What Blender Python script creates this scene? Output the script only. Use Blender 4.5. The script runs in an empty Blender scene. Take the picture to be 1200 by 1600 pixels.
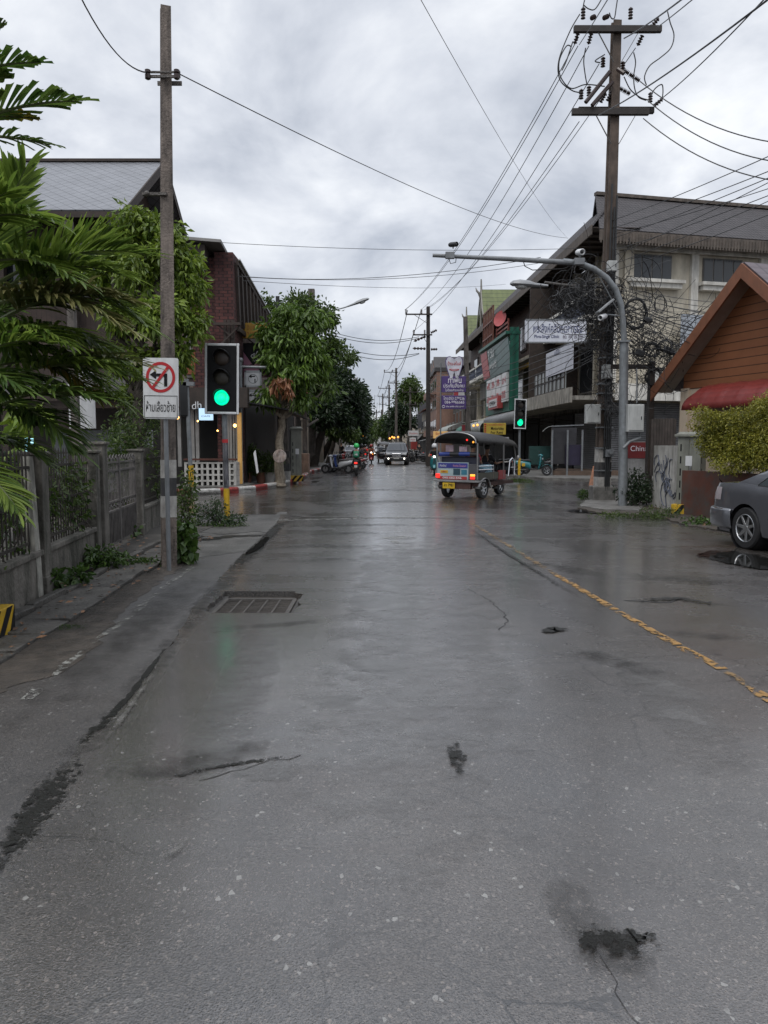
import bpy, bmesh, math, random
import numpy as np
from mathutils import Vector, Matrix, Euler
PI = math.pi
R = math.radians
C = bpy.context.scene.collection
scene = bpy.context.scene
# ------------------------------------------------------------------ camera
F = 1180.0; CH = 1.55; HOR = 696.0
PITCH = math.atan((800 - HOR) / F)
cam_d = bpy.data.cameras.new('camera'); cam = bpy.data.objects.new('camera', cam_d); C.objects.link(cam)
cam_d.sensor_fit = 'VERTICAL'; cam_d.sensor_height = 36.0; cam_d.lens = 36.0 * F / 1600.0
cam_d.clip_start = 0.05; cam_d.clip_end = 4000
cam.location = (0, 0, CH); cam.rotation_euler = (PI / 2 - PITCH, 0, 0)
scene.camera = cam
# ------------------------------------------------------------------ world: overcast sky
SUN_EL, SUN_AZ = R(58), R(205)
w = bpy.data.worlds.new('World'); scene.world = w; w.use_nodes = True
nt = w.node_tree; nt.nodes.clear()
def N(t, **k):
    n = nt.nodes.new(t)
    for a, b in k.items(): setattr(n, a, b)
    return n
out = N('ShaderNodeOutputWorld'); bg = N('ShaderNodeBackground'); bg.inputs[1].default_value = 0.1
sky = N('ShaderNodeTexSky', sky_type='NISHITA'); sky.sun_disc = False; sky.sun_elevation = SUN_EL; sky.sun_rotation = SUN_AZ
tc = N('ShaderNodeTexCoord'); sep = N('ShaderNodeSeparateXYZ'); nt.links.new(tc.outputs['Generated'], sep.inputs[0])
mx = N('ShaderNodeMath', operation='MAXIMUM'); nt.links.new(sep.outputs[2], mx.inputs[0]); mx.inputs[1].default_value = 0.0
ad = N('ShaderNodeMath', operation='ADD'); nt.links.new(mx.outputs[0], ad.inputs[0]); ad.inputs[1].default_value = 0.45
dx = N('ShaderNodeMath', operation='DIVIDE'); dy = N('ShaderNodeMath', operation='DIVIDE')
nt.links.new(sep.outputs[0], dx.inputs[0]); nt.links.new(ad.outputs[0], dx.inputs[1])
nt.links.new(sep.outputs[1], dy.inputs[0]); nt.links.new(ad.outputs[0], dy.inputs[1])
cb = N('ShaderNodeCombineXYZ'); nt.links.new(dx.outputs[0], cb.inputs[0]); nt.links.new(dy.outputs[0], cb.inputs[1])
n1 = N('ShaderNodeTexNoise'); n1.inputs['Scale'].default_value = 3.0; n1.inputs['Detail'].default_value = 7; n1.inputs['Roughness'].default_value = 0.55; n1.inputs['Distortion'].default_value = 0.25
nt.links.new(cb.outputs[0], n1.inputs['Vector'])
r1 = N('ShaderNodeValToRGB'); nt.links.new(n1.outputs[0], r1.inputs[0])
el = r1.color_ramp.elements
el[0].position = 0.36; el[0].color = (4.15, 4.5, 5.2, 1)
el[1].position = 0.67; el[1].color = (8.6, 8.8, 9.1, 1)
e = el.new(0.52); e.color = (6.3, 6.6, 7.2, 1)
mixw = N('ShaderNodeMix', data_type='RGBA'); mixw.inputs[0].default_value = 0.94
nt.links.new(sky.outputs[0], mixw.inputs[6]); nt.links.new(r1.outputs[0], mixw.inputs[7])
zm = N('ShaderNodeMapRange'); nt.links.new(sep.outputs[2], zm.inputs[0]); zm.inputs[1].default_value = 0.50; zm.inputs[2].default_value = 0.95; zm.inputs[3].default_value = 0.89; zm.inputs[4].default_value = 1.75
zv = N('ShaderNodeVectorMath', operation='SCALE'); nt.links.new(mixw.outputs[2], zv.inputs[0]); nt.links.new(zm.outputs[0], zv.inputs['Scale'])   # overcast sky: zenith about twice the horizon
nt.links.new(zv.outputs[0], bg.inputs[0]); nt.links.new(bg.outputs[0], out.inputs[0])
# ------------------------------------------------------------------ sun behind the cloud
sd = bpy.data.lights.new('sun', 'SUN'); sd.energy = 1.2; sd.angle = R(40); sd.color = (1, 0.96, 0.9)
so = bpy.data.objects.new('sun', sd); C.objects.link(so)
so.rotation_euler = (PI / 2 - SUN_EL, 0, PI - SUN_AZ)
scene.view_settings.view_transform = 'Standard'; scene.view_settings.look = 'None'
scene.view_settings.exposure = 0.45; scene.view_settings.gamma = 1.0
scene.cycles.max_bounces = 6; scene.cycles.diffuse_bounces = 3; scene.cycles.glossy_bounces = 3
scene.cycles.transmission_bounces = 4; scene.cycles.transparent_max_bounces = 6
scene.cycles.caustics_reflective = False; scene.cycles.caustics_refractive = False

# ------------------------------------------------------------------ measuring helpers: real distances from the photograph's angles
def P(u, v, Y):
    a = (u - 600) / F; b = -(v - 800) / F
    y = math.cos(PITCH) + b * math.sin(PITCH); z = -math.sin(PITCH) + b * math.cos(PITCH)
    t = Y / y
    return Vector((a * t, Y, CH + z * t))
def G(u, v, z=0.0):
    a = (u - 600) / F; b = -(v - 800) / F
    y = math.cos(PITCH) + b * math.sin(PITCH); zz = -math.sin(PITCH) + b * math.cos(PITCH)
    t = (z - CH) / zz
    return Vector((a * t, y * t, z))

# ------------------------------------------------------------------ materials
MC = {}
def newmat(name):
    m = bpy.data.materials.new(name); m.use_nodes = True
    t = m.node_tree; t.nodes.clear()
    o = t.nodes.new('ShaderNodeOutputMaterial'); b = t.nodes.new('ShaderNodeBsdfPrincipled')
    t.links.new(b.outputs[0], o.inputs[0])
    return m, t, b, o
def nd(t, ty, **k):
    n = t.nodes.new(ty)
    for a, b in k.items():
        if a.startswith('i_'):
            n.inputs[a[2:].replace('_', ' ')].default_value = b
        else: setattr(n, a, b)
    return n
def col4(c): return (c[0], c[1], c[2], 1)
def mat(name, c, rough=0.6, var=0.25, scale=3.0, bump=0.0, bscale=30.0, metal=0.0, stain=0.0, sscale=1.2, stainc=(0.02, 0.019, 0.016), island=0.0, emit=None, es=0, vert=True, alpha=None, spec=None, trans=0):
    if name in MC: return MC[name]
    m, t, b, o = newmat(name)
    L = t.links.new
    tcn = nd(t, 'ShaderNodeTexCoord')
    n = nd(t, 'ShaderNodeTexNoise', i_Scale=scale, i_Detail=6.0, i_Roughness=0.6); L(tcn.outputs['Object'], n.inputs['Vector'])
    r = nd(t, 'ShaderNodeValToRGB'); L(n.outputs[0], r.inputs[0])
    r.color_ramp.elements[0].position = 0.3; r.color_ramp.elements[1].position = 0.7
    r.color_ramp.elements[0].color = col4([x * (1 - var) for x in c]); r.color_ramp.elements[1].color = col4([min(0.95, x * (1 + var)) for x in c])
    cur = r.outputs[0]
    if island:
        g = nd(t, 'ShaderNodeNewGeometry'); hs = nd(t, 'ShaderNodeHueSaturation')
        mr = nd(t, 'ShaderNodeMapRange'); L(g.outputs['Random Per Island'], mr.inputs[0]); mr.inputs[3].default_value = 1 - island; mr.inputs[4].default_value = 1 + island
        L(mr.outputs[0], hs.inputs['Value']); L(cur, hs.inputs['Color']); cur = hs.outputs[0]
    if stain:
        mp = nd(t, 'ShaderNodeMapping'); mp.inputs['Scale'].default_value = (1, 1, 0.22 if vert else 1); L(tcn.outputs['Object'], mp.inputs[0])
        s = nd(t, 'ShaderNodeTexNoise', i_Scale=sscale * 3, i_Detail=8.0, i_Roughness=0.68); L(mp.outputs[0], s.inputs['Vector'])
        sr = nd(t, 'ShaderNodeValToRGB'); L(s.outputs[0], sr.inputs[0]); sr.color_ramp.elements[0].position = 0.42; sr.color_ramp.elements[1].position = 0.66
        ml = nd(t, 'ShaderNodeMath', operation='MULTIPLY'); L(sr.outputs[0], ml.inputs[0]); ml.inputs[1].default_value = stain
        mi = nd(t, 'ShaderNodeMix', data_type='RGBA'); L(ml.outputs[0], mi.inputs[0]); L(cur, mi.inputs[6]); mi.inputs[7].default_value = col4(stainc); cur = mi.outputs[2]
    L(cur, b.inputs['Base Color'])
    b.inputs['Roughness'].default_value = rough; b.inputs['Metallic'].default_value = metal
    if spec is not None: b.inputs['Specular IOR Level'].default_value = spec
    if trans: b.inputs['Transmission Weight'].default_value = trans
    if bump:
        bn = nd(t, 'ShaderNodeTexNoise', i_Scale=bscale, i_Detail=5.0); L(tcn.outputs['Object'], bn.inputs['Vector'])
        bp = nd(t, 'ShaderNodeBump'); bp.inputs['Strength'].default_value = bump; bp.inputs['Distance'].default_value = 0.02; L(bn.outputs[0], bp.inputs['Height']); L(bp.outputs[0], b.inputs['Normal'])
    if emit: b.inputs['Emission Color'].default_value = col4(emit); b.inputs['Emission Strength'].default_value = es
    if alpha is not None: b.inputs['Alpha'].default_value = alpha
    MC[name] = m
    return m
def leafmat(name, c1, c2, rough=0.42, trl=0.35):
    if name in MC: return MC[name]
    m, t, b, o = newmat(name); L = t.links.new
    g = nd(t, 'ShaderNodeNewGeometry'); r = nd(t, 'ShaderNodeValToRGB'); L(g.outputs['Random Per Island'], r.inputs[0])
    r.color_ramp.elements[0].color = col4(c1); r.color_ramp.elements[1].color = col4(c2)
    tcn = nd(t, 'ShaderNodeTexCoord'); n = nd(t, 'ShaderNodeTexNoise', i_Scale=1.3, i_Detail=3.0); L(tcn.outputs['Object'], n.inputs['Vector'])
    mi = nd(t, 'ShaderNodeHueSaturation'); L(r.outputs[0], mi.inputs['Color']); mr = nd(t, 'ShaderNodeMapRange'); L(n.outputs[0], mr.inputs[0])
    mr.inputs[1].default_value = 0.3; mr.inputs[2].default_value = 0.7; mr.inputs[3].default_value = 0.65; mr.inputs[4].default_value = 1.3; L(mr.outputs[0], mi.inputs['Value'])
    L(mi.outputs[0], b.inputs['Base Color']); b.inputs['Roughness'].default_value = rough
    tr = nd(t, 'ShaderNodeBsdfTranslucent'); L(mi.outputs[0], tr.inputs[0]); ms = nd(t, 'ShaderNodeMixShader'); ms.inputs[0].default_value = trl
    L(b.outputs[0], ms.inputs[1]); L(tr.outputs[0], ms.inputs[2]); L(ms.outputs[0], o.inputs[0])
    MC[name] = m; return m
def uvmat(name, kind, c1, c2, su=1.0, sv=1.0, rough=0.6, mortar=None, bump=0.6, msize=0.03, stain=0.35, metal=0, dist=0.02):
    """patterned surfaces driven by metre UVs: brick, tile, corrugated, siding, planks, diamond, shutter"""
    if name in MC: return MC[name]
    m, t, b, o = newmat(name); L = t.links.new
    uv = nd(t, 'ShaderNodeUVMap'); tcn = nd(t, 'ShaderNodeTexCoord')
    mp = nd(t, 'ShaderNodeMapping'); mp.inputs['Scale'].default_value = (su, sv, 1); L(uv.outputs[0], mp.inputs[0])
    nz = nd(t, 'ShaderNodeTexNoise', i_Scale=1.5, i_Detail=7.0, i_Roughness=0.65); L(tcn.outputs['Object'], nz.inputs['Vector'])
    H = None
    if kind == 'brick':
        br = nd(t, 'ShaderNodeTexBrick'); br.inputs['Scale'].default_value = 1; br.inputs['Mortar Size'].default_value = msize; br.inputs['Brick Width'].default_value = 1; br.inputs['Row Height'].default_value = 1
        br.inputs['Color1'].default_value = col4(c1); br.inputs['Color2'].default_value = col4(c2); br.inputs['Mortar'].default_value = col4(mortar or [x * .4 for x in c1]); br.inputs['Bias'].default_value = 0.0
        br.inputs['Mortar Smooth'].default_value = 0.3
        L(mp.outputs[0], br.inputs[0]); cur = br.outputs[0]; H = br.outputs[1]; inv = nd(t, 'ShaderNodeMath', operation='SUBTRACT'); inv.inputs[0].default_value = 1; L(H, inv.inputs[1]); H = inv.outputs[0]
    else:
        sp = nd(t, 'ShaderNodeSeparateXYZ'); L(mp.outputs[0], sp.inputs[0])
        def frac(o_):
            f = nd(t, 'ShaderNodeMath', operation='FRACT'); L(o_, f.inputs[0]); return f.outputs[0]
        def math_(op, a, bb=None):
            f = nd(t, 'ShaderNodeMath', operation=op)
            for i, q in enumerate((a, bb)):
                if q is None: continue
                if isinstance(q, (int, float)): f.inputs[i].default_value = q
                else: L(q, f.inputs[i])
            return f.outputs[0]
        U, V = sp.outputs[0], sp.outputs[1]
        if kind == 'corr':      # ribs along v, waves along u
            H = math_('ADD', math_('MULTIPLY', math_('SINE', math_('MULTIPLY', U, 2 * PI)), 0.5), 0.5); M_ = H
        elif kind == 'siding':  # boards stacked along v
            H = frac(V); M_ = math_('GREATER_THAN', H, msize * 2)
        elif kind == 'planks':
            H = frac(U); M_ = math_('GREATER_THAN', H, msize * 2)
        elif kind == 'shutter':
            H = math_('ABSOLUTE', math_('SINE', math_('MULTIPLY', V, PI))); M_ = H
        elif kind == 'tile':
            a = math_('ABSOLUTE', math_('SINE', math_('MULTIPLY', U, PI))); f = frac(V)
            H = math_('ADD', math_('MULTIPLY', a, 0.6), math_('MULTIPLY', f, -0.6)); M_ = math_('ADD', math_('MULTIPLY', math_('LESS_THAN', f, 0.84), 0.75), math_('MULTIPLY', a, .25))
        elif kind == 'diamond':
            a = frac(math_('ADD', U, V)); c = frac(math_('SUBTRACT', U, V))
            M_ = math_('MULTIPLY', math_('GREATER_THAN', a, msize), math_('GREATER_THAN', c, msize)); H = M_
        mi0 = nd(t, 'ShaderNodeMix', data_type='RGBA'); L(M_, mi0.inputs[0]); mi0.inputs[6].default_value = col4(c2); mi0.inputs[7].default_value = col4(c1); cur = mi0.outputs[2]
    rr = nd(t, 'ShaderNodeMapRange'); L(nz.outputs[0], rr.inputs[0]); rr.inputs[1].default_value = 0.3; rr.inputs[2].default_value = 0.7; rr.inputs[3].default_value = 1 - stain; rr.inputs[4].default_value = 1 + stain * .5
    hs = nd(t, 'ShaderNodeHueSaturation'); L(cur, hs.inputs['Color']); L(rr.outputs[0], hs.inputs['Value']); L(hs.outputs[0], b.inputs['Base Color'])
    b.inputs['Roughness'].default_value = rough; b.inputs['Metallic'].default_value = metal
    if bump and H is not None:
        bp = nd(t, 'ShaderNodeBump'); bp.inputs['Strength'].default_value = bump; bp.inputs['Distance'].default_value = dist; L(H, bp.inputs['Height']); L(bp.outputs[0], b.inputs['Normal'])
    MC[name] = m; return m

# ------------------------------------------------------------------ mesh builder
class MB:
    def __init__(s): s.v = []; s.f = []; s.m = []; s.uv = []
    def add(s, vs, fs, mi=0, uvs=None):
        b = len(s.v); s.v += [tuple(x) for x in vs]
        for k, f in enumerate(fs):
            s.f.append([b + i for i in f]); s.m.append(mi)
            if uvs: s.uv.append(uvs[k])
            else:
                p = [Vector(vs[i]) for i in f]
                ux = (p[1] - p[0]); lx = ux.length or 1; ux = ux / lx
                nn = ux.cross(p[-1] - p[0]); uy = nn.cross(ux); uy = uy / (uy.length or 1)
                s.uv.append([((q - p[0]).dot(ux), (q - p[0]).dot(uy)) for q in p])
        return s
    def quad(s, a, b, c, d, mi=0): return s.add([a, b, c, d], [(0, 1, 2, 3)], mi)
    def poly(s, pts, mi=0): return s.add(pts, [tuple(range(len(pts)))], mi)
    def box(s, c, d, rz=0, rot=None, mi=0, taper=None):
        M = rot.to_matrix() if isinstance(rot, Euler) else (rot if rot is not None else Matrix.Rotation(rz, 3, 'Z'))
        c = Vector(c); vs = []
        for z in (-.5, .5):
            k = 1 if (taper is None or z < 0) else taper
            for x, y in ((-.5, -.5), (.5, -.5), (.5, .5), (-.5, .5)):
                vs.append(c + M @ Vector((x * d[0] * k, y * d[1] * k, z * d[2])))
        return s.add(vs, [(3, 2, 1, 0), (4, 5, 6, 7), (0, 1, 5, 4), (1, 2, 6, 5), (2, 3, 7, 6), (3, 0, 4, 7)], mi)
    def bx(s, x0, x1, y0, y1, z0, z1, mi=0): return s.box(((x0 + x1) / 2, (y0 + y1) / 2, (z0 + z1) / 2), (abs(x1 - x0), abs(y1 - y0), abs(z1 - z0)), mi=mi)
    def bar(s, a, b, wd, hd=None, mi=0):
        a = Vector(a); b = Vector(b); d = b - a; hd = hd or wd
        q = d.to_track_quat('Z', 'Y').to_matrix()
        return s.box((a + b) / 2, (wd, hd, d.length), rot=q, mi=mi)
    def prism(s, poly, vec, mi=0):
        n = len(poly); vec = Vector(vec); a = [Vector(p) for p in poly]; b = [p + vec for p in a]
        fs = [tuple(reversed(range(n))), tuple(range(n, 2 * n))] + [(i, (i + 1) % n, n + (i + 1) % n, n + i) for i in range(n)]
        return s.add(a + b, fs, mi)
    def tube(s, path, r, n=8, mi=0, cap=True):
        path = [Vector(p) for p in path]; k = len(path)
        rs = r if isinstance(r, (list, tuple)) else [r] * k
        vs = []; prev = None
        for i, p in enumerate(path):
            d = (path[min(i + 1, k - 1)] - path[max(i - 1, 0)])
            if d.length < 1e-7: d = Vector((0, 0, 1))
            d.normalize()
            if prev is None:
                ref = Vector((1, 0, 0)) if abs(d.z) > 0.8 else Vector((0, 0, 1))
                x = d.cross(ref).normalized()
            else: x = (prev - d * prev.dot(d)); x = x.normalized() if x.length > 1e-6 else d.orthogonal().normalized()
            prev = x; y = d.cross(x)
            for j in range(n):
                an = 2 * PI * j / n; vs.append(p + (x * math.cos(an) + y * math.sin(an)) * rs[i])
        fs = [(i * n + j, i * n + (j + 1) % n, (i + 1) * n + (j + 1) % n, (i + 1) * n + j) for i in range(k - 1) for j in range(n)]
        if cap: fs += [tuple(reversed(range(n))), tuple(range((k - 1) * n, k * n))]
        return s.add(vs, fs, mi)
    def lathe(s, prof, c=(0, 0, 0), n=16, M=None, mi=0, cap=True):
        """prof: (r, z) pairs around local z; M orients it"""
        c = Vector(c); M = M or Matrix.Identity(3); vs = []
        for r, z in prof:
            for j in range(n):
                an = 2 * PI * j / n; vs.append(c + M @ Vector((r * math.cos(an), r * math.sin(an), z)))
        k = len(prof)
        fs = [(i * n + j, i * n + (j + 1) % n, (i + 1) * n + (j + 1) % n, (i + 1) * n + j) for i in range(k - 1) for j in range(n)]
        if cap: fs += [tuple(reversed(range(n))), tuple(range((k - 1) * n, k * n))]
        return s.add(vs, fs, mi)
    def ball(s, c, r, n=10, m=7, mi=0):
        r = (r, r, r) if not isinstance(r, (tuple, list)) else r
        c = Vector(c); vs = [c + Vector((0, 0, -r[2]))]
        for i in range(1, m):
            th = -PI / 2 + PI * i / m
            for j in range(n):
                an = 2 * PI * j / n; vs.append(c + Vector((math.cos(an) * math.cos(th) * r[0], math.sin(an) * math.cos(th) * r[1], math.sin(th) * r[2])))
        vs.append(c + Vector((0, 0, r[2]))); fs = []
        for j in range(n): fs.append((0, 1 + (j + 1) % n, 1 + j))
        for i in range(m - 2):
            for j in range(n): a = 1 + i * n; fs.append((a + j, a + (j + 1) % n, a + n + (j + 1) % n, a + n + j))
        T = len(vs) - 1; a = 1 + (m - 2) * n
        for j in range(n): fs.append((a + j, a + (j + 1) % n, T))
        return s.add(vs, fs, mi)
    def grid(s, rows, mi=0, close=False):
        k = len(rows); n = len(rows[0]); vs = [p for r_ in rows for p in r_]
        fs = [(i * n + j, i * n + (j + 1) % n, (i + 1) * n + (j + 1) % n, (i + 1) * n + j) for i in range(k - 1) for j in range(n if close else n - 1)]
        return s.add(vs, fs, mi)
    def build(s, name, mats, parent=None, smooth=False, bevel=0, ang=35, loc=None, rz=None, solid=0):
        me = bpy.data.meshes.new(name); me.from_pydata(s.v, [], s.f)
        if not isinstance(mats, (list, tuple)): mats = [mats]
        for q in mats: me.materials.append(q)
        if len(mats) > 1: me.polygons.foreach_set('material_index', s.m)
        uvl = me.uv_layers.new(name='UVMap'); flat = [c for f in s.uv for p in f for c in p]
        uvl.data.foreach_set('uv', flat)
        if smooth:
            me.polygons.foreach_set('use_smooth', [True] * len(me.polygons)); me.set_sharp_from_angle(angle=R(ang))
        me.update()
        o = bpy.data.objects.new(name, me); C.objects.link(o)
        if parent: o.parent = parent
        if loc is not None: o.location = loc
        if rz is not None: o.rotation_euler = (0, 0, rz)
        if solid:
            md = o.modifiers.new('s', 'SOLIDIFY'); md.thickness = solid; md.offset = 0
        if bevel:
            md = o.modifiers.new('b', 'BEVEL'); md.width = bevel; md.segments = 2; md.limit_method = 'ANGLE'; md.angle_limit = R(40)
        return o
def tag(o, label=None, cat=None, group=None, kind=None):
    if label: o['label'] = label
    if cat: o['category'] = cat
    if group: o['group'] = group
    if kind: o['kind'] = kind
    return o
def thing(name, label, cat, loc=(0, 0, 0), rz=0, group=None):
    o = bpy.data.objects.new(name, None); C.objects.link(o); o.empty_display_size = 0.1
    o.location = loc; o.rotation_euler = (0, 0, rz)
    return tag(o, label, cat, group)
def kids(o): return [c for c in C.objects if c.parent == o]
def dup(root, loc, rz=None, label=None, group=None, scale=None, swap=None):
    def cp(o, par):
        c = o.copy(); C.objects.link(c); c.parent = par
        if swap and c.type == 'MESH' and o.name.split('.')[0] in swap:
            c.data = c.data.copy(); c.data.materials.clear(); c.data.materials.append(swap[o.name.split('.')[0]])
        for q in kids(o): cp(q, c)
        return c
    r = cp(root, None); r.location = loc
    if rz is not None: r.rotation_euler = (0, 0, rz)
    if scale: r.scale = (scale,) * 3
    if label: r['label'] = label
    if group: r['group'] = group
    return r
# ------------------------------------------------------------------ lettering
def text(name, body, m, parent, pos, xdir, up, width=None, height=None, bold=0.0, depth=0.004, center=True):
    cu = bpy.data.curves.new('t', 'FONT'); cu.body = body; cu.size = 1; cu.offset = bold; cu.extrude = 0
    ob = bpy.data.objects.new('t', cu); C.objects.link(ob)
    dg = bpy.context.evaluated_depsgraph_get(); me = bpy.data.meshes.new_from_object(ob.evaluated_get(dg))
    bpy.data.objects.remove(ob); bpy.data.curves.remove(cu)
    if not me.vertices: return None
    co = np.empty(len(me.vertices) * 3); me.vertices.foreach_get('co', co); co = co.reshape(-1, 3)
    mn, mx_ = co.min(0), co.max(0); wd, ht = mx_[0] - mn[0], mx_[1] - mn[1]
    sx = width / wd if width else None; sy = height / ht if height else None
    if sx is None: sx = sy
    if sy is None: sy = sx
    co[:, 0] = (co[:, 0] - (mn[0] + mx_[0]) / 2) * sx; co[:, 1] = (co[:, 1] - (mn[1] + mx_[1]) / 2) * sy
    X = Vector(xdir).normalized(); U = Vector(up).normalized(); Z = X.cross(U)
    pos = Vector(pos)
    A = np.array([list(X), list(U), list(Z)])
    me.vertices.foreach_set('co', (co @ A + np.array(pos)).ravel())
    me.materials.clear(); me.materials.append(m); me.name = name; me.update()
    o = bpy.data.objects.new(name, me); C.objects.link(o)
    if parent: o.parent = parent
    return o
# ------------------------------------------------------------------ foliage
def leaf_mesh(name, pts, nrm, size, mats, parent=None, aspect=0.42, seed=0, jitter=0.5, droop=0.2, fold=0.18):
    rs = np.random.RandomState(seed); n = len(pts)
    d = nrm + rs.normal(0, jitter, (n, 3)); d[:, 2] -= droop; d /= np.linalg.norm(d, axis=1)[:, None] + 1e-9
    a = rs.normal(0, 1, (n, 3)); s = np.cross(d, a); s /= np.linalg.norm(s, axis=1)[:, None] + 1e-9
    up = np.cross(s, d)
    L = size * rs.uniform(0.65, 1.3, n)[:, None]; W = L * aspect
    base = pts; tip = pts + d * L - np.array([0, 0, 1]) * L * 0.12; mid = pts + d * L * 0.5
    le = mid + s * W * .5 + up * L * fold; ri = mid - s * W * .5 + up * L * fold
    v = np.stack([base, le, tip, ri], 1).reshape(-1, 3)
    idx = np.arange(n)[:, None] * 4
    f = np.concatenate([idx + np.array([[0, 1, 2]]), idx + np.array([[0, 2, 3]])], 1).reshape(-1, 3)
    me = bpy.data.meshes.new(name); me.vertices.add(len(v)); me.vertices.foreach_set('co', v.ravel())
    me.loops.add(f.size); me.polygons.add(len(f)); me.loops.foreach_set('vertex_index', f.ravel().astype(np.int32))
    me.polygons.foreach_set('loop_start', np.arange(0, f.size, 3).astype(np.int32)); me.polygons.foreach_set('loop_total', np.full(len(f), 3, np.int32))
    me.update(calc_edges=True); me.materials.append(mats)
    o = bpy.data.objects.new(name, me); C.objects.link(o)
    if parent: o.parent = parent
    return o
def blob_pts(blobs, n, seed=0, clump=0, cr=0.2, shell=0.45):
    """points in overlapping ellipsoids, denser towards the outside, gathered in twigs"""
    rs = np.random.RandomState(seed); vol = np.array([b[3] * b[4] * b[5] for b in blobs]) ** 0.8; vol /= vol.sum()
    if clump: nc = n // clump
    else: nc = n
    k = rs.choice(len(blobs), nc, p=vol); B = np.array(blobs)[k]
    d = rs.normal(0, 1, (nc, 3)); d /= np.linalg.norm(d, axis=1)[:, None]
    r = rs.uniform(0, 1, (nc, 1)) ** shell
    c = B[:, :3] + d * r * B[:, 3:6] * (1 + rs.normal(0, .08, (nc, 1)))
    if not clump: return c, d
    pts = np.repeat(c, clump, 0); dd = np.repeat(d, clump, 0)
    off = rs.normal(0, 1, pts.shape); off /= np.linalg.norm(off, axis=1)[:, None]
    return pts + off * rs.uniform(0, cr, (len(pts), 1)), dd * .5 + off
def branch(mb, a, b, r0, r1, seed, n=7, wob=0.08, k=6):
    rd = random.Random(seed); a = Vector(a); b = Vector(b); L = (b - a).length; pts = []; rr = []
    for i in range(n + 1):
        t = i / n; w_ = math.sin(t * PI) * wob * L
        pts.append(a.lerp(b, t) + Vector((rd.uniform(-1, 1), rd.uniform(-1, 1), rd.uniform(-.5, .5))) * w_); rr.append(r0 + (r1 - r0) * t)
    mb.tube(pts, rr, k)
def wire(a, b, sag, r=0.012, n=14, parent=None, name='power_cable', m=None, label=None, cat='cable', group=None, seg=4):
    a = Vector(a); b = Vector(b); pts = [a.lerp(b, i / n) - Vector((0, 0, sag * 4 * (i / n) * (1 - i / n))) for i in range(n + 1)]
    o = MB().tube(pts, r, seg).build(name, m or mat('cable', (0.02, 0.02, 0.022), .5), parent, smooth=True)
    if label: tag(o, label, cat, group)
    return o
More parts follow.
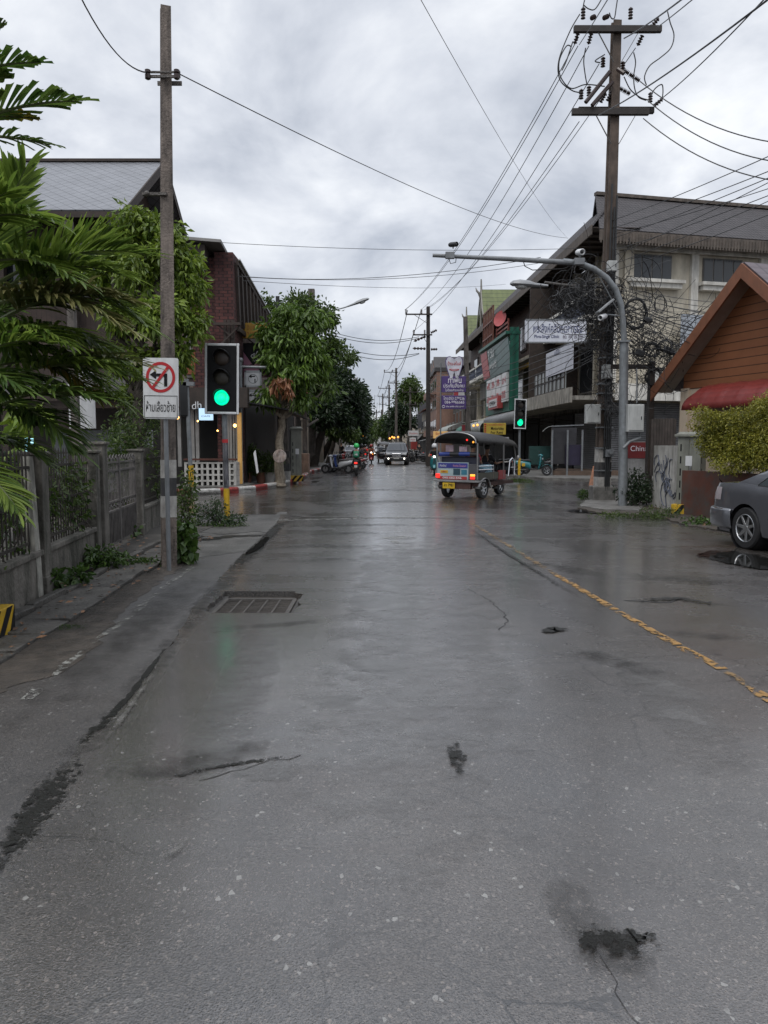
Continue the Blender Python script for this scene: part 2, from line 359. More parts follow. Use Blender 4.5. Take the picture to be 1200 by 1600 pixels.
# =================================================================== GROUND
def asphalt(name, base=(0.052, 0.048, 0.045), wet=0.0, speck=1.0, rbase=0.20, brown=0.0):
    m, t, b, o = newmat(name); L = t.links.new
    tcn = nd(t, 'ShaderNodeTexCoord'); V = tcn.outputs['Object']
    def noise(s, d=6.0, r=0.6, vec=None, dist=0.0):
        n = nd(t, 'ShaderNodeTexNoise', i_Scale=s, i_Detail=d, i_Roughness=r, i_Distortion=dist); L(vec or V, n.inputs['Vector']); return n.outputs[0]
    def ramp(x, p0, p1, c0=(0, 0, 0), c1=(1, 1, 1)):
        r = nd(t, 'ShaderNodeValToRGB'); L(x, r.inputs[0]); e = r.color_ramp.elements
        e[0].position = p0; e[1].position = p1; e[0].color = col4(c0); e[1].color = col4(c1); return r.outputs[0]
    def mth(op, a, c):
        f = nd(t, 'ShaderNodeMath', operation=op)
        for i, q in enumerate((a, c)):
            if isinstance(q, (int, float)): f.inputs[i].default_value = q
            else: L(q, f.inputs[i])
        return f.outputs[0]
    def mix(fac, a, c):
        mi = nd(t, 'ShaderNodeMix', data_type='RGBA')
        L(fac, mi.inputs[0])
        for i, q in ((6, a), (7, c)):
            if isinstance(q, tuple): mi.inputs[i].default_value = col4(q)
            else: L(q, mi.inputs[i])
        return mi.outputs[2]
    big = noise(0.55, 5, 0.6); mid = noise(2.3, 7, 0.65); fine = noise(70, 3, 0.7)
    c = ramp(mid, 0.3, 0.72, tuple(x * 0.72 for x in base), tuple(x * 1.3 for x in base))
    c = mix(mth('MULTIPLY', ramp(big, 0.42, 0.62), 0.55 + brown), c, (base[0] * 1.25, base[1] * 1.1, base[2] * .95))
    c = mix(mth('MULTIPLY', fine, 0.5), c, tuple(x * .45 for x in base))
    # grain: every 4-6 mm cell its own tone, then angular aggregate stones in three sizes
    vg = nd(t, 'ShaderNodeTexVoronoi', i_Scale=210.0); L(V, vg.inputs['Vector']); sg = nd(t, 'ShaderNodeSeparateColor'); L(vg.outputs['Color'], sg.inputs[0])
    hg = nd(t, 'ShaderNodeHueSaturation'); L(c, hg.inputs['Color']); gr = nd(t, 'ShaderNodeMapRange'); L(sg.outputs[0], gr.inputs[0]); gr.inputs[3].default_value = .35; gr.inputs[4].default_value = 1.75; L(gr.outputs[0], hg.inputs['Value']); c = hg.outputs[0]
    for sc, rth, cc, eg in ((60, 0.975, (0.22, 0.215, 0.20), .10), (92, 0.89, (0.15, 0.13, 0.115), .09), (135, 0.70, (0.095, 0.083, 0.073), .08)):
        mpn = nd(t, 'ShaderNodeMapping'); mpn.inputs['Scale'].default_value = (1, 0.8, 1); mpn.inputs['Rotation'].default_value = (0, 0, sc * .01); L(V, mpn.inputs[0])
        vo = nd(t, 'ShaderNodeTexVoronoi', i_Scale=sc); L(mpn.outputs[0], vo.inputs['Vector']); ve = nd(t, 'ShaderNodeTexVoronoi', i_Scale=sc); ve.feature = 'DISTANCE_TO_EDGE'; L(mpn.outputs[0], ve.inputs['Vector'])
        sepc = nd(t, 'ShaderNodeSeparateColor'); L(vo.outputs['Color'], sepc.inputs[0])
        k = mth('MULTIPLY', mth('GREATER_THAN', ve.outputs['Distance'], mth('MULTIPLY', mth('ADD', sepc.outputs[1], .35), eg * 1.6)), mth('GREATER_THAN', sepc.outputs[0], rth))
        k = mth('MULTIPLY', k, mth('MULTIPLY', mth('ADD', mth('MULTIPLY', sepc.outputs[2], .8), 0.15), speck))
        c = mix(k, c, cc)
    # oily dark stains with their own shape
    mp2 = nd(t, 'ShaderNodeMapping'); mp2.inputs['Scale'].default_value = (0.9, 0.35, 1); mp2.inputs['Location'].default_value = (3.1, 7.7, 0); L(V, mp2.inputs[0])
    st = ramp(noise(1.1, 8, 0.62, mp2.outputs[0], 0.8), 0.56, 0.68); c = mix(mth('MULTIPLY', st, 0.45), c, tuple(x * .5 for x in base))
    # fine crack network, only in patches
    vc = nd(t, 'ShaderNodeTexVoronoi', i_Scale=1.15); vc.feature = 'DISTANCE_TO_EDGE'
    wv = nd(t, 'ShaderNodeVectorMath', operation='ADD'); nv = nd(t, 'ShaderNodeTexNoise', i_Scale=2.2, i_Detail=6.0); L(V, nv.inputs['Vector'])
    sc_ = nd(t, 'ShaderNodeVectorMath', operation='SCALE'); L(nv.outputs['Color'], sc_.inputs[0]); sc_.inputs['Scale'].default_value = 0.7
    L(V, wv.inputs[0]); L(sc_.outputs[0], wv.inputs[1]); L(wv.outputs[0], vc.inputs['Vector'])
    ck = mth('MULTIPLY', mth('LESS_THAN', vc.outputs['Distance'], 0.006), ramp(noise(0.5, 2, 0.5, mp2.outputs[0]), 0.54, 0.6))
    c = mix(mth('MULTIPLY', ck, 0.85), c, (0.008, 0.008, 0.008))
    L(c, b.inputs['Base Color'])
    # wetness: roughness from thin film, down to mirror in the pools
    film = noise(0.8, 6, 0.6, mp2.outputs[0], 0.4); strk = nd(t, 'ShaderNodeMapping'); strk.inputs['Scale'].default_value = (0.35, 1.6, 1); L(V, strk.inputs[0])
    fs = noise(1.4, 6, 0.65, strk.outputs[0], 0.3)
    rg = nd(t, 'ShaderNodeMapRange'); L(mth('ADD', mth('MULTIPLY', film, 0.6), mth('MULTIPLY', fs, 0.4)), rg.inputs[0]); rg.inputs[1].default_value = 0.36; rg.inputs[2].default_value = 0.62
    rg.inputs[3].default_value = rbase - 0.10; rg.inputs[4].default_value = rbase + 0.20
    pool = ramp(noise(0.42, 7, 0.55, mp2.outputs[0], 0.6), 0.655 - wet, 0.685 - wet)
    ro = nd(t, 'ShaderNodeMix', data_type='FLOAT'); L(pool, ro.inputs[0]); L(rg.outputs[0], ro.inputs[2]); ro.inputs[3].default_value = 0.04
    L(ro.outputs[0], b.inputs['Roughness'])
    # grain relief, drowned in the pools
    vb = nd(t, 'ShaderNodeTexVoronoi', i_Scale=150.0); vb.feature = 'F1'; L(V, vb.inputs['Vector'])
    hh = mth('ADD', mth('MULTIPLY', vb.outputs['Distance'], 0.6), mth('ADD', mth('MULTIPLY', fine, 0.5), mth('MULTIPLY', noise(9, 3, .6), .35)))
    hh = mth('SUBTRACT', hh, mth('MULTIPLY', ck, 1.5))
    inv = mth('SUBTRACT', 1.0, pool)
    bp = nd(t, 'ShaderNodeBump'); L(mth('MULTIPLY', inv, 0.9), bp.inputs['Strength']); bp.inputs['Distance'].default_value = 0.0036; L(hh, bp.inputs['Height'])
    lw = nd(t, 'ShaderNodeBump'); lw.inputs['Strength'].default_value = 0.22; lw.inputs['Distance'].default_value = 0.012; L(noise(1.9, 2, .5), lw.inputs['Height']); L(lw.outputs[0], bp.inputs['Normal'])
    L(bp.outputs[0], b.inputs['Normal'])
    b.inputs['Specular IOR Level'].default_value = 1.0
    cw = nd(t, 'ShaderNodeMapRange'); L(mth('ADD', mth('MULTIPLY', film, 0.65), mth('MULTIPLY', fs, 0.35)), cw.inputs[0]); cw.inputs[1].default_value = 0.40; cw.inputs[2].default_value = 0.60; cw.inputs[3].default_value = 1.0 if rbase < .3 else .3; cw.inputs[4].default_value = 0.4 if rbase < .3 else .08; L(cw.outputs[0], b.inputs['Coat Weight']); b.inputs['Coat Roughness'].default_value = rbase - .02; b.inputs['Coat IOR'].default_value = 1.6; L(lw.outputs[0], b.inputs['Coat Normal'])
    MC[name] = m; return m
ASPH = asphalt('asphalt'); OLD = asphalt('old_asphalt', base=(0.034, 0.031, 0.029), rbase=0.46, speck=0.6, wet=0.03)
JUNC = ASPH
DIRT = mat('dirt', (0.055, 0.045, 0.036), 0.75, 0.45, 6, bump=1.0, bscale=25, stain=0.5, vert=False)
mat('apron_concrete', (.085, .082, .076), .5, .35, 1.5, bump=.7, bscale=28, stain=.7, vert=False, sscale=.9)
CONC = mat('old_concrete', (0.15, 0.145, 0.135), 0.6, 0.3, 2.2, bump=0.7, bscale=28, stain=0.75, vert=False, sscale=1.1)
POTC = mat('wet_collar', (.055, .05, .044), .6, .5, 9, stain=.8, sscale=3, vert=False)
POTH = mat('pothole_dirt', (0.011, 0.010, 0.008), .5, .5, 30, bump=1, bscale=90, spec=.2)
WATER = mat('puddle_water', (0.010, 0.010, 0.009), 0.06, 0.1, 1, spec=0.35)

rnd = random.Random(4)
def nz(x, s=1.0, a=1.0):
    return a * (math.sin(x * 3.1 * s + 1.3) * .5 + math.sin(x * 7.7 * s + .4) * .3 + math.sin(x * 17.3 * s + 2.2) * .2 + math.sin(x * 41 * s) * .12)
g = MB(); g.quad((-700, -60, -.06), (700, -60, -.06), (700, 1300, -.06), (-700, 1300, -.06)); tag(g.build('ground', DIRT), kind='structure')
EDGE = [(-3, -0.9), (0, -1.15), (2.0, -1.3), (2.75, -1.42), (3.94, -1.6), (4.6, -1.58), (5.8, -1.68), (7.2, -1.82), (8.96, -1.93), (11, -1.98), (13.6, -2.0), (15.2, -2.15), (16.6, -2.3), (20, -2.6)]
def interp(T, y):
    for (a, xa), (b_, xb) in zip(T, T[1:]):
        if a <= y <= b_: return xa + (xb - xa) * (y - a) / (b_ - a)
    return T[-1][1] if y > T[-1][0] else T[0][1]
HY0, HY1 = 6.88, 7.93
def hl(y): return -1.68 + nz(y * 2.1, 1, .03) + (0.05 if y < 7.0 else 0) - 0.03 * (y - 7)
def hr(y): return -0.84 + nz(y * 2.7 + 5, 1, .035) - (0.12 if y > 7.85 else 0)
m = MB(); ys = [-3 + i * .05 for i in range(0, 401)]
for y0, y1 in zip(ys, ys[1:]):
    a0 = interp(EDGE, y0) + nz(y0, 1, .03) + nz(y0 * 7, 1, .012); a1 = interp(EDGE, y1) + nz(y1, 1, .03) + nz(y1 * 7, 1, .012)
    y0, y1 = y0, y1
    def strip(xa0, xa1, xb0, xb1): m.quad((xa0, y0, 0), (xb0, y0, 0), (xb1, y1, 0), (xa1, y1, 0))
    if HY0 <= (y0 + y1) / 2 <= HY1:
        strip(a0, a1, hl(y0), hl(y1)); strip(hr(y0), hr(y1), 9, 9)
        m.quad((hl(y0), y0, 0), (hl(y0), y0, -.14), (hl(y1), y1, -.14), (hl(y1), y1, 0)); m.quad((hr(y1), y1, 0), (hr(y1), y1, -.14), (hr(y0), y0, -.14), (hr(y0), y0, 0))
    else: strip(a0, a1, 9, 9)
    m.quad((a0, y0, 0), (a1, y1, 0), (a1, y1, -.05), (a0, y0, -.05))
for yy in (6.9, 7.95):
    m.quad((hl(yy), yy, 0), (hr(yy), yy, 0), (hr(yy), yy, -.14), (hl(yy), yy, -.14))
m.quad((-60, 17.0, 0.0005), (-2.45, 17.0, 0.0005), (-2.6, 40, 0.0005), (-60, 40, 0.0005))
m.quad((-2.6, 17.0 + .0, -.004), (9, 17.0, -.004), (9, 40, -.004), (-2.6, 40, -.004)); m.quad((9, 17, 0.0005), (60, 17, 0.0005), (60, 40, .0005), (9, 40, .0005))
m.quad((-9, 40, 0), (9, 40, 0), (9, 420, 0), (-9, 420, 0))
tag(m.build('road', ASPH), kind='structure')
m = MB(); m.quad((-6, -3, -.007), (-.8, -3, -.007), (-1.75, 6.6, -.007), (-6, 6.6, -.007)); m.quad((-6, 6.6, -.007), (-1.74, 6.6, -.007), (-1.80, 8.1, -.007), (-6, 8.1, -.007)); m.quad((-6, 8.1, -.007), (-1.7, 8.1, -.007), (-2.2, 17.0, -.007), (-6, 17.0, -.007))
tag(m.build('road_shoulder', OLD), kind='structure')
# concrete apron beside the shoulder, rain pools along the broken edge
def sheet(name, pts, z, mm, kind='structure', jag=0, seed=1, solid=0.0):
    rd = random.Random(seed); P2 = []
    for (a, b_) in zip(pts, pts[1:] + pts[:1]):
        a = Vector(a); b_ = Vector(b_); k = max(1, int((b_ - a).length / max(jag * 2.5, .05))) if jag else 1
        for i in range(k):
            q = a.lerp(b_, i / k); P2.append((q.x + rd.uniform(-jag, jag), q.y + rd.uniform(-jag, jag)))
    mb = MB()
    if solid: mb.prism([(x, y, z - solid) for x, y in P2], (0, 0, solid))
    else: mb.poly([(x, y, z) for x, y in P2])
    o = mb.build(name, mm); return tag(o, kind=kind)
def gpt(u, v): q = G(u, v); return (q.x, q.y)
sheet('concrete_apron', [gpt(300, 872), gpt(405, 858), gpt(432, 822), gpt(450, 800), gpt(380, 795), gpt(300, 815), gpt(250, 850)], -.003, MC['apron_concrete'], jag=.03)
def puddle(uv, seed, z=0.003, jag=.012, m=None):
    return sheet('puddle', [gpt(*q) for q in uv], z, m or WATER, jag=jag, seed=seed)
def crack(uv, wd, seed, z=.0025):
    rd = random.Random(seed); pts = [Vector(gpt(*q)) for q in uv]; fine = []
    for a, b_ in zip(pts, pts[1:]):
        k = max(2, int((b_ - a).length / .06))
        for i in range(k): fine.append(a.lerp(b_, i / k) + Vector((rd.uniform(-1, 1), rd.uniform(-1, 1))) * .018)
    fine.append(pts[-1]); mb = MB()
    for i, (a, b_) in enumerate(zip(fine, fine[1:])):
        d = (b_ - a); nn = Vector((-d.y, d.x)).normalized()
        w0 = wd * (.5 + .5 * abs(math.sin(i * 1.7))); w1 = wd * (.5 + .5 * abs(math.sin((i + 1) * 1.7)))
        mb.quad((a.x - nn.x * w0, a.y - nn.y * w0, z), (a.x + nn.x * w0, a.y + nn.y * w0, z), (b_.x + nn.x * w1, b_.y + nn.y * w1, z), (b_.x - nn.x * w1, b_.y - nn.y * w1, z))
    return tag(mb.build('road_crack', mat('crack_dark', (.014, .013, .012), .6)), kind='structure')
crack([(730, 920), (745, 928), (765, 938), (785, 955), (792, 972), (780, 985)], .008, 1)
crack([(940, 1490), (960, 1530), (985, 1580), (1010, 1640)], .0012, 3)
crack([(440, 806), (560, 809), (700, 810), (940, 812)], .02, 7)
crack([(300, 830), (350, 835), (400, 830), (450, 838)], .02, 9); crack([(310, 1220), (400, 1195), (470, 1180)], .004, 10); crack([(975, 938), (1040, 942), (1070, 934)], .02, 11)
def ribmat(name, c, rough, lo, hi, ns, spec=.5, amax=1.0, bump=0):
    """soft edged stain, pool or painted sheen film: opacity falls off across the ribbon and breaks up in noise"""
    m, t, b, o = newmat(name); L = t.links.new; uv = nd(t, 'ShaderNodeUVMap'); sp = nd(t, 'ShaderNodeSeparateXYZ'); L(uv.outputs[0], sp.inputs[0]); tcn = nd(t, 'ShaderNodeTexCoord')
    def mt(op, a, q=0):
        f = nd(t, 'ShaderNodeMath', operation=op)
        for i, k in enumerate((a, q)):
            if isinstance(k, (int, float)): f.inputs[i].default_value = k
            else: L(k, f.inputs[i])
        return f.outputs[0]
    n = nd(t, 'ShaderNodeTexNoise', i_Scale=ns, i_Detail=9.0, i_Roughness=0.72); L(tcn.outputs['Object'], n.inputs['Vector'])
    fall = mt('MULTIPLY', mt('MULTIPLY', mt('MULTIPLY', sp.outputs[1], mt('SUBTRACT', 1, sp.outputs[1])), mt('MULTIPLY', sp.outputs[0], mt('SUBTRACT', 1, sp.outputs[0]))), 16)
    r = nd(t, 'ShaderNodeMapRange'); L(mt('ADD', mt('POWER', fall, .45), mt('MULTIPLY', mt('SUBTRACT', n.outputs[0], .5), 2.6)), r.inputs[0]); r.inputs[1].default_value = lo; r.inputs[2].default_value = hi; r.inputs[4].default_value = amax
    L(r.outputs[0], b.inputs['Alpha']); b.inputs['Base Color'].default_value = col4(c); b.inputs['Roughness'].default_value = rough; b.inputs['Specular IOR Level'].default_value = spec
    if bump: bp = nd(t, 'ShaderNodeBump'); bp.inputs['Distance'].default_value = .01; bp.inputs['Strength'].default_value = bump; n2 = nd(t, 'ShaderNodeTexNoise', i_Scale=90.0, i_Detail=4.0); L(tcn.outputs['Object'], n2.inputs['Vector']); L(n2.outputs[0], bp.inputs['Height']); L(bp.outputs[0], b.inputs['Normal'])
    return m
DAMP = ribmat('damp_stain', (.016, .015, .013), .5, .6, 1.5, 5.0, .3, .6, .6); GUNK = ribmat('wet_gunk', (.009, .009, .007), .35, .55, .75, 9.0, .25, 1, 1); GUNK2 = ribmat('broken_gunk', (.010, .010, .008), .4, .75, .95, 26.0, .3, 1, 1); SHEEN = ribmat('painted_sheen_film', (.125, .123, .12), .17, .5, 1.3, 3.0, 1, .8, .2); POOL = ribmat('pool_water', (.014, .014, .013), .04, .5, .62, 2.2, .6); SILT = ribmat('pale_silt', (.14, .135, .125), .5, .65, 1.2, 7.0, .4, .6, .5)  # pale colour of the film ribbons paints the sky sheen onto the wet road
ZR = [.0012]
def ribbon(name, uv, wd, m, step=.12, px=True):
    """wd: width in metres per node"""
    pts = [Vector(gpt(*q)) if px else Vector(q) for q in uv]; wd = wd if isinstance(wd, (list, tuple)) else [wd] * len(pts); fine = []
    for i, (a, b_) in enumerate(zip(pts, pts[1:])):
        k = max(2, int((b_ - a).length / step)); fine += [(a.lerp(b_, j / k), wd[i] + (wd[i + 1] - wd[i]) * j / k) for j in range(k)]
    fine.append((pts[-1], wd[-1])); ZR[0] += .00035; z = ZR[0]; K = len(fine) - 1; mb = MB(); L_ = []
    for i, (p_, w_) in enumerate(fine):
        d = fine[min(i + 1, K)][0] - fine[max(i - 1, 0)][0]; n_ = Vector((-d.y, d.x)).normalized() * w_ / 2; L_.append((p_ - n_, p_ + n_))
    for i in range(K): (a, b_), (c, d) = L_[i], L_[i + 1]; mb.add([(a.x, a.y, z), (b_.x, b_.y, z), (d.x, d.y, z), (c.x, c.y, z)], [(0, 1, 2, 3)], 0, [[(i / K, 0), (i / K, 1), ((i + 1) / K, 1), ((i + 1) / K, 0)]])
    return tag(mb.build(name, m), kind='structure')
ribbon('damp_stain', [(-120, 1480), (10, 1330), (70, 1250), (130, 1165), (200, 1090), (262, 1010), (340, 920), (400, 860), (440, 812)], [.5, .34, .34, .36, .26, .22, .3, .3, .3], DAMP)
ribbon('puddle_edge', [(-40, 1400), (10, 1335), (60, 1265), (95, 1215), (125, 1170)], [.10, .16, .22, .24, .12], GUNK2); ribbon('puddle_edge', [(118, 1170), (150, 1140), (200, 1090), (235, 1045), (262, 1008)], [.12, .10, .05, .05, .03], GUNK)
ribbon('puddle_edge', [(350, 900), (372, 880), (398, 860), (412, 845), (432, 825), (446, 812)], [.1, .2, .26, .2, .24, .3], GUNK); ribbon('puddle_edge', [(300, 846), (360, 838), (430, 836)], .35, GUNK)
ribbon('damp_stain', [(150, 1215), (260, 1200), (380, 1175), (480, 1160)], [.3, .42, .36, .2], DAMP); ribbon('damp_stain', [(230, 1225), (330, 1200), (470, 1178)], .05, GUNK2)
ribbon('painted_sheen_film', [(300, 1230), (345, 1150), (375, 1090), (400, 1030), (410, 990)], [.3, .4, .4, .45, .3], SHEEN); ribbon('painted_sheen_film', [(350, 1215), (420, 1200), (470, 1210)], [.2, .3, .2], SHEEN)
ribbon('painted_sheen_film', [(640, 1500), (640, 1250), (650, 1050), (665, 900), (650, 830)], [1.0, 1.3, 1.6, 2.0, 2.2], SHEEN, .3); ribbon('painted_sheen_film', [(560, 1150), (600, 950), (620, 850)], [.5, .8, 1.0], SHEEN, .3); ribbon('painted_sheen_film', [(1130, 1230), (1090, 1150), (1040, 1080), (990, 1020)], .5, SHEEN)
for uv, wd in (([(430, 822), (600, 820), (700, 822)], .5), ([(400, 860), (500, 852), (600, 856)], .5), ([(420, 880), (520, 874), (590, 878)], .35), ([(470, 838), (560, 832), (620, 834)], .4), ([(700, 835), (800, 842), (900, 850)], .7), ([(760, 880), (860, 884), (960, 905)], .5), ([(330, 985), (420, 978), (520, 970)], .22), ([(880, 1010), (960, 1035), (1060, 1062)], .3), ([(960, 900), (1060, 905), (1180, 915)], .7), ([(480, 790), (620, 783), (760, 786)], 1.0), ([(450, 770), (600, 765), (700, 767)], 1.2)): ribbon('damp_stain', uv, wd, DAMP)
ribbon('pothole', [(895, 1490), (925, 1472), (960, 1476), (1010, 1468), (1030, 1490)], [.10, .18, .18, .15, .08], GUNK2, .03); ribbon('pothole', [(930, 1440), (922, 1470), (915, 1505)], .08, GUNK2, .03); ribbon('damp_stain', [(870, 1370), (905, 1430), (950, 1490), (1000, 1560)], [.15, .25, .35, .2], DAMP, .05)
ribbon('pothole', [(706, 1155), (714, 1185), (716, 1218)], [.07, .13, .07], GUNK2, .03); ribbon('pothole', [(845, 990), (868, 984), (892, 989)], [.1, .2, .1], GUNK, .03); ribbon('damp_stain', [(728, 821), (790, 864), (857, 905), (940, 955)], .09, GUNK2); ribbon('damp_stain', [(975, 940), (1060, 936), (1110, 944), (1160, 948)], .2, GUNK2); ribbon('damp_stain', [(975, 980), (1040, 990), (1200, 1000)], .25, DAMP)
ribbon('pale_silt', [(230, 1345), (265, 1338), (285, 1325), (300, 1300)], [.02, .035, .02, .01], SILT, .03); ribbon('pale_silt', [(600, 760), (700, 764), (820, 770)], 1.5, SILT); ribbon('pale_silt', [(430, 800), (480, 808), (560, 809), (700, 810)], .25, SILT); ribbon('pale_silt', [(140, 1190), (180, 1140), (250, 1040)], [.03, .05, .03], SILT, .05)
ribbon('puddle', [(1075, 862), (1120, 866), (1180, 880), (1260, 897)], [.5, 1.0, .9, .8], POOL); ribbon('puddle', [(885, 797), (920, 800), (955, 803)], .8, POOL); ribbon('puddle', [(378, 872), (402, 856), (420, 838)], [.05, .16, .1], POOL)
ribbon('damp_stain', [(-20, 1080), (60, 1020), (150, 950), (230, 890), (270, 862)], .7, DAMP); ribbon('damp_stain', [(-40, 1180), (60, 1110), (150, 1030), (240, 960), (320, 890)], .6, DAMP)
# worn paint
def paint(name, c, thr):
    m, t, b, o = newmat(name); L = t.links.new
    tcn = nd(t, 'ShaderNodeTexCoord'); n = nd(t, 'ShaderNodeTexNoise', i_Scale=9.0, i_Detail=9.0, i_Roughness=0.72); L(tcn.outputs['Object'], n.inputs['Vector'])
    r = nd(t, 'ShaderNodeValToRGB'); L(n.outputs[0], r.inputs[0]); r.color_ramp.elements[0].position = thr; r.color_ramp.elements[1].position = thr + .05
    L(r.outputs[0], b.inputs['Alpha']); b.inputs['Roughness'].default_value = .45
    n2 = nd(t, 'ShaderNodeTexNoise', i_Scale=60.0, i_Detail=3.0); L(tcn.outputs['Object'], n2.inputs['Vector']); r2 = nd(t, 'ShaderNodeValToRGB'); L(n2.outputs[0], r2.inputs[0])
    r2.color_ramp.elements[0].color = col4([x * .55 for x in c]); r2.color_ramp.elements[1].color = col4(c); r2.color_ramp.elements[0].position = .35; L(r2.outputs[0], b.inputs['Base Color'])
    return m
YP = paint('worn_yellow_paint', (0.42, 0.23, 0.06), .455); YPF = paint('faded_yellow_paint', (0.29, 0.18, 0.07), .485); WP = paint('worn_white_paint', (0.36, 0.36, 0.33), .50)
def strip_line(name, segs, mm, wd, z=.005, jag=.02, step=.12, seed=1):
    rd = random.Random(seed); mb = MB()
    for (u0, v0, u1, v1) in segs:
        a = Vector(gpt(u0, v0)); b_ = Vector(gpt(u1, v1)); d = (b_ - a).normalized(); nn = Vector((-d.y, d.x)); k = max(1, int((b_ - a).length / step)); pr = None
        for i in range(k + 1):
            q = a.lerp(b_, i / k); l = q + nn * (wd / 2 + rd.uniform(-jag, jag)); r_ = q - nn * (wd / 2 + rd.uniform(-jag, jag))
            if pr: mb.quad((pr[0].x, pr[0].y, z), (pr[1].x, pr[1].y, z), (r_.x, r_.y, z), (l.x, l.y, z))
            pr = (l, r_)
    return tag(mb.build(name, mm), kind='structure')
strip_line('centre_line', [(868, 898, 962, 953), (966, 956, 1058, 1008), (1062, 1011, 1128, 1046), (1174, 1076, 1260, 1128), (1275, 1137, 1500, 1272), (1520, 1284, 1900, 1512)], YP, .078, seed=3, jag=.012)
strip_line('centre_line', [(738, 818, 868, 898), (1128, 1048, 1176, 1076)], YPF, .075, seed=4, jag=.012)
strip_line('edge_line', [(40, 1092, 62, 1074), (72, 1062, 140, 1010), (148, 1004, 200, 962), (210, 955, 245, 926), (252, 920, 300, 885)], WP, .06, z=-.003, seed=5)
strip_line('stop_line', [(430, 813, 735, 806)], WP, .22, z=.004, seed=6)
strip_line('faded_road_marking', [(605, 842, 640, 838), (610, 848, 630, 846)], WP, .35, z=.004, seed=7)
# ---- drain
IRON = mat('rusty_iron', (0.06, 0.052, 0.045), .45, .4, 12, bump=.6, bscale=60)
rt = thing('drain_grate', 'rusty iron drain grate sunk in a broken hole in the near left lane', 'drain grate', (-1.27, 7.32, 0))
IRON = mat('rusty_iron', (0.028, 0.02, 0.015), .5, .4, 12, bump=.6, bscale=60)
mb = MB(); mb.bx(-.36, .36, -.42, -.37, -.075, -.03); mb.bx(-.36, .36, .37, .42, -.075, -.03); mb.bx(-.37, -.33, -.37, .37, -.075, -.03); mb.bx(.33, .37, -.37, .37, -.075, -.03)
for xx in (-.2, -.07, .07, .2): mb.bx(xx - .009, xx + .009, -.37, .37, -.08, -.034)
mb.build('frame', IRON, rt)
mb = MB()
for i in range(14): x = -.35 + i * .70 / 13; mb.box((0, x, -.036), (.66, .013, .006), rot=Euler((0, 0, .012 * math.sin(i * 3))))
mb.build('bars', IRON, rt)
mb = MB(); mb.bx(-.47, .49, -.52, .66, -.9, -.85)
for a in ((-.49, -.47), (.48, .5)): mb.bx(a[0], a[1], -.52, .66, -.85, -.15)
mb.build('pit', mat('pit_dark', (.01, .01, .009), .7), rt)
mb = MB()
for (x0, x1, y0, y1) in ((-.47, -.372, -.5, .64), (.372, .47, -.5, .64), (-.372, .372, .422, .64), (-.372, .372, -.5, -.422)): mb.bx(x0, x1, y0, y1, -.15, (-.11 if y0 > .4 else -.042) + rnd.uniform(-.01, .01))
mb.build('concrete_collar', MC['crack_dark'] if False else POTC, rt)
# ---- near left pavement
slab = uvmat('pavement_slabs', 'brick', (0.075, 0.068, 0.06), (0.05, 0.046, 0.04), 1 / .62, 1 / .9, .6, mortar=(0.02, 0.018, 0.015), msize=.02, stain=.7, bump=.8)
PE = [gpt(-40, 1035), gpt(30, 985), gpt(150, 905), gpt(250, 862), gpt(262, 850)]
fx = -4.35
mb = MB(); pv = [(-8, -3), (-2.9, -3), (-3.0, 3)] + PE + [(-3.25, 14.5), (-8, 14.5)]
mb.prism([(x, y, -.05) for x, y in pv], (0, 0, .057)); tag(mb.build('pavement', slab), kind='structure')
# old slabs and kerb stones lying uneven along it
mb = MB(); rd = random.Random(8)
for i in range(17):
    y = 4.2 + i * .52; x = -2.98 - .05 * (y - 6) - .02 * math.sin(i)
    mb.box((x, y, -.005 + rd.uniform(-.006, .008)), (.46 + rd.uniform(-.05, .03), .5, .07), rot=Euler((rd.uniform(-.03, .03), rd.uniform(-.04, .04), .03 + rd.uniform(-.04, .04))))
o = mb.build('drain_cover_slabs', mat('dirty_slab', (.075, .07, .063), .6, .35, 2, bump=.7, bscale=28, stain=.8, vert=False, sscale=1.3), bevel=.01); tag(o, kind='structure')
mb = MB()
for i in range(12):
    y = 5.2 + i * .72; mb.box((-3.29 - .045 * (y - 6.5) + .015 * math.sin(i * 2), y, .0 + rd.uniform(-.01, .02)), (.10, .66, .12), rot=Euler((rd.uniform(-.04, .04), rd.uniform(-.1, .1), rd.uniform(-.05, .05))))
tag(mb.build('kerb_stones', MC['dirty_slab'], bevel=.012), kind='structure')
sheet('dirt_verge', [(-3.2, 3.0), gpt(120, 1040), gpt(190, 960), gpt(255, 905), gpt(300, 875), gpt(250, 862), gpt(150, 900), gpt(30, 980), (-3.4, 5.0)], -.004, DIRT, jag=.05, seed=12)
# fallen leaves and grit
def litter(name, n, fn, s0, s1, mm, seed, z=.01):
    rs = random.Random(seed); mb = MB()
    for i in range(n):
        x, y, zz = fn(rs); s = rs.uniform(s0, s1); a = rs.uniform(0, 6.3); t_ = rs.uniform(-.4, .4)
        ca, sa = math.cos(a) * s, math.sin(a) * s
        mb.quad((x - ca, y - sa, zz), (x + sa * .35, y - ca * .35, zz + s * t_ * .4), (x + ca, y + sa, zz + s * .15), (x - sa * .35, y + ca * .35, zz + s * .3))
    return tag(mb.build(name, mm), kind='stuff')
LIT = mat('dead_leaf', (.13, .065, .03), .7, .3, 5, island=.6)
litter('fallen_leaves', 420, lambda r: (r.uniform(-4.2, -2.7), r.uniform(4.5, 12.5), .045 if r.random() < .9 else .1), .015, .045, LIT, 3)
litter('fallen_leaves', 260, lambda r: (r.uniform(5.9, 8.2), r.uniform(13.5, 21), .03), .02, .05, LIT, 4)
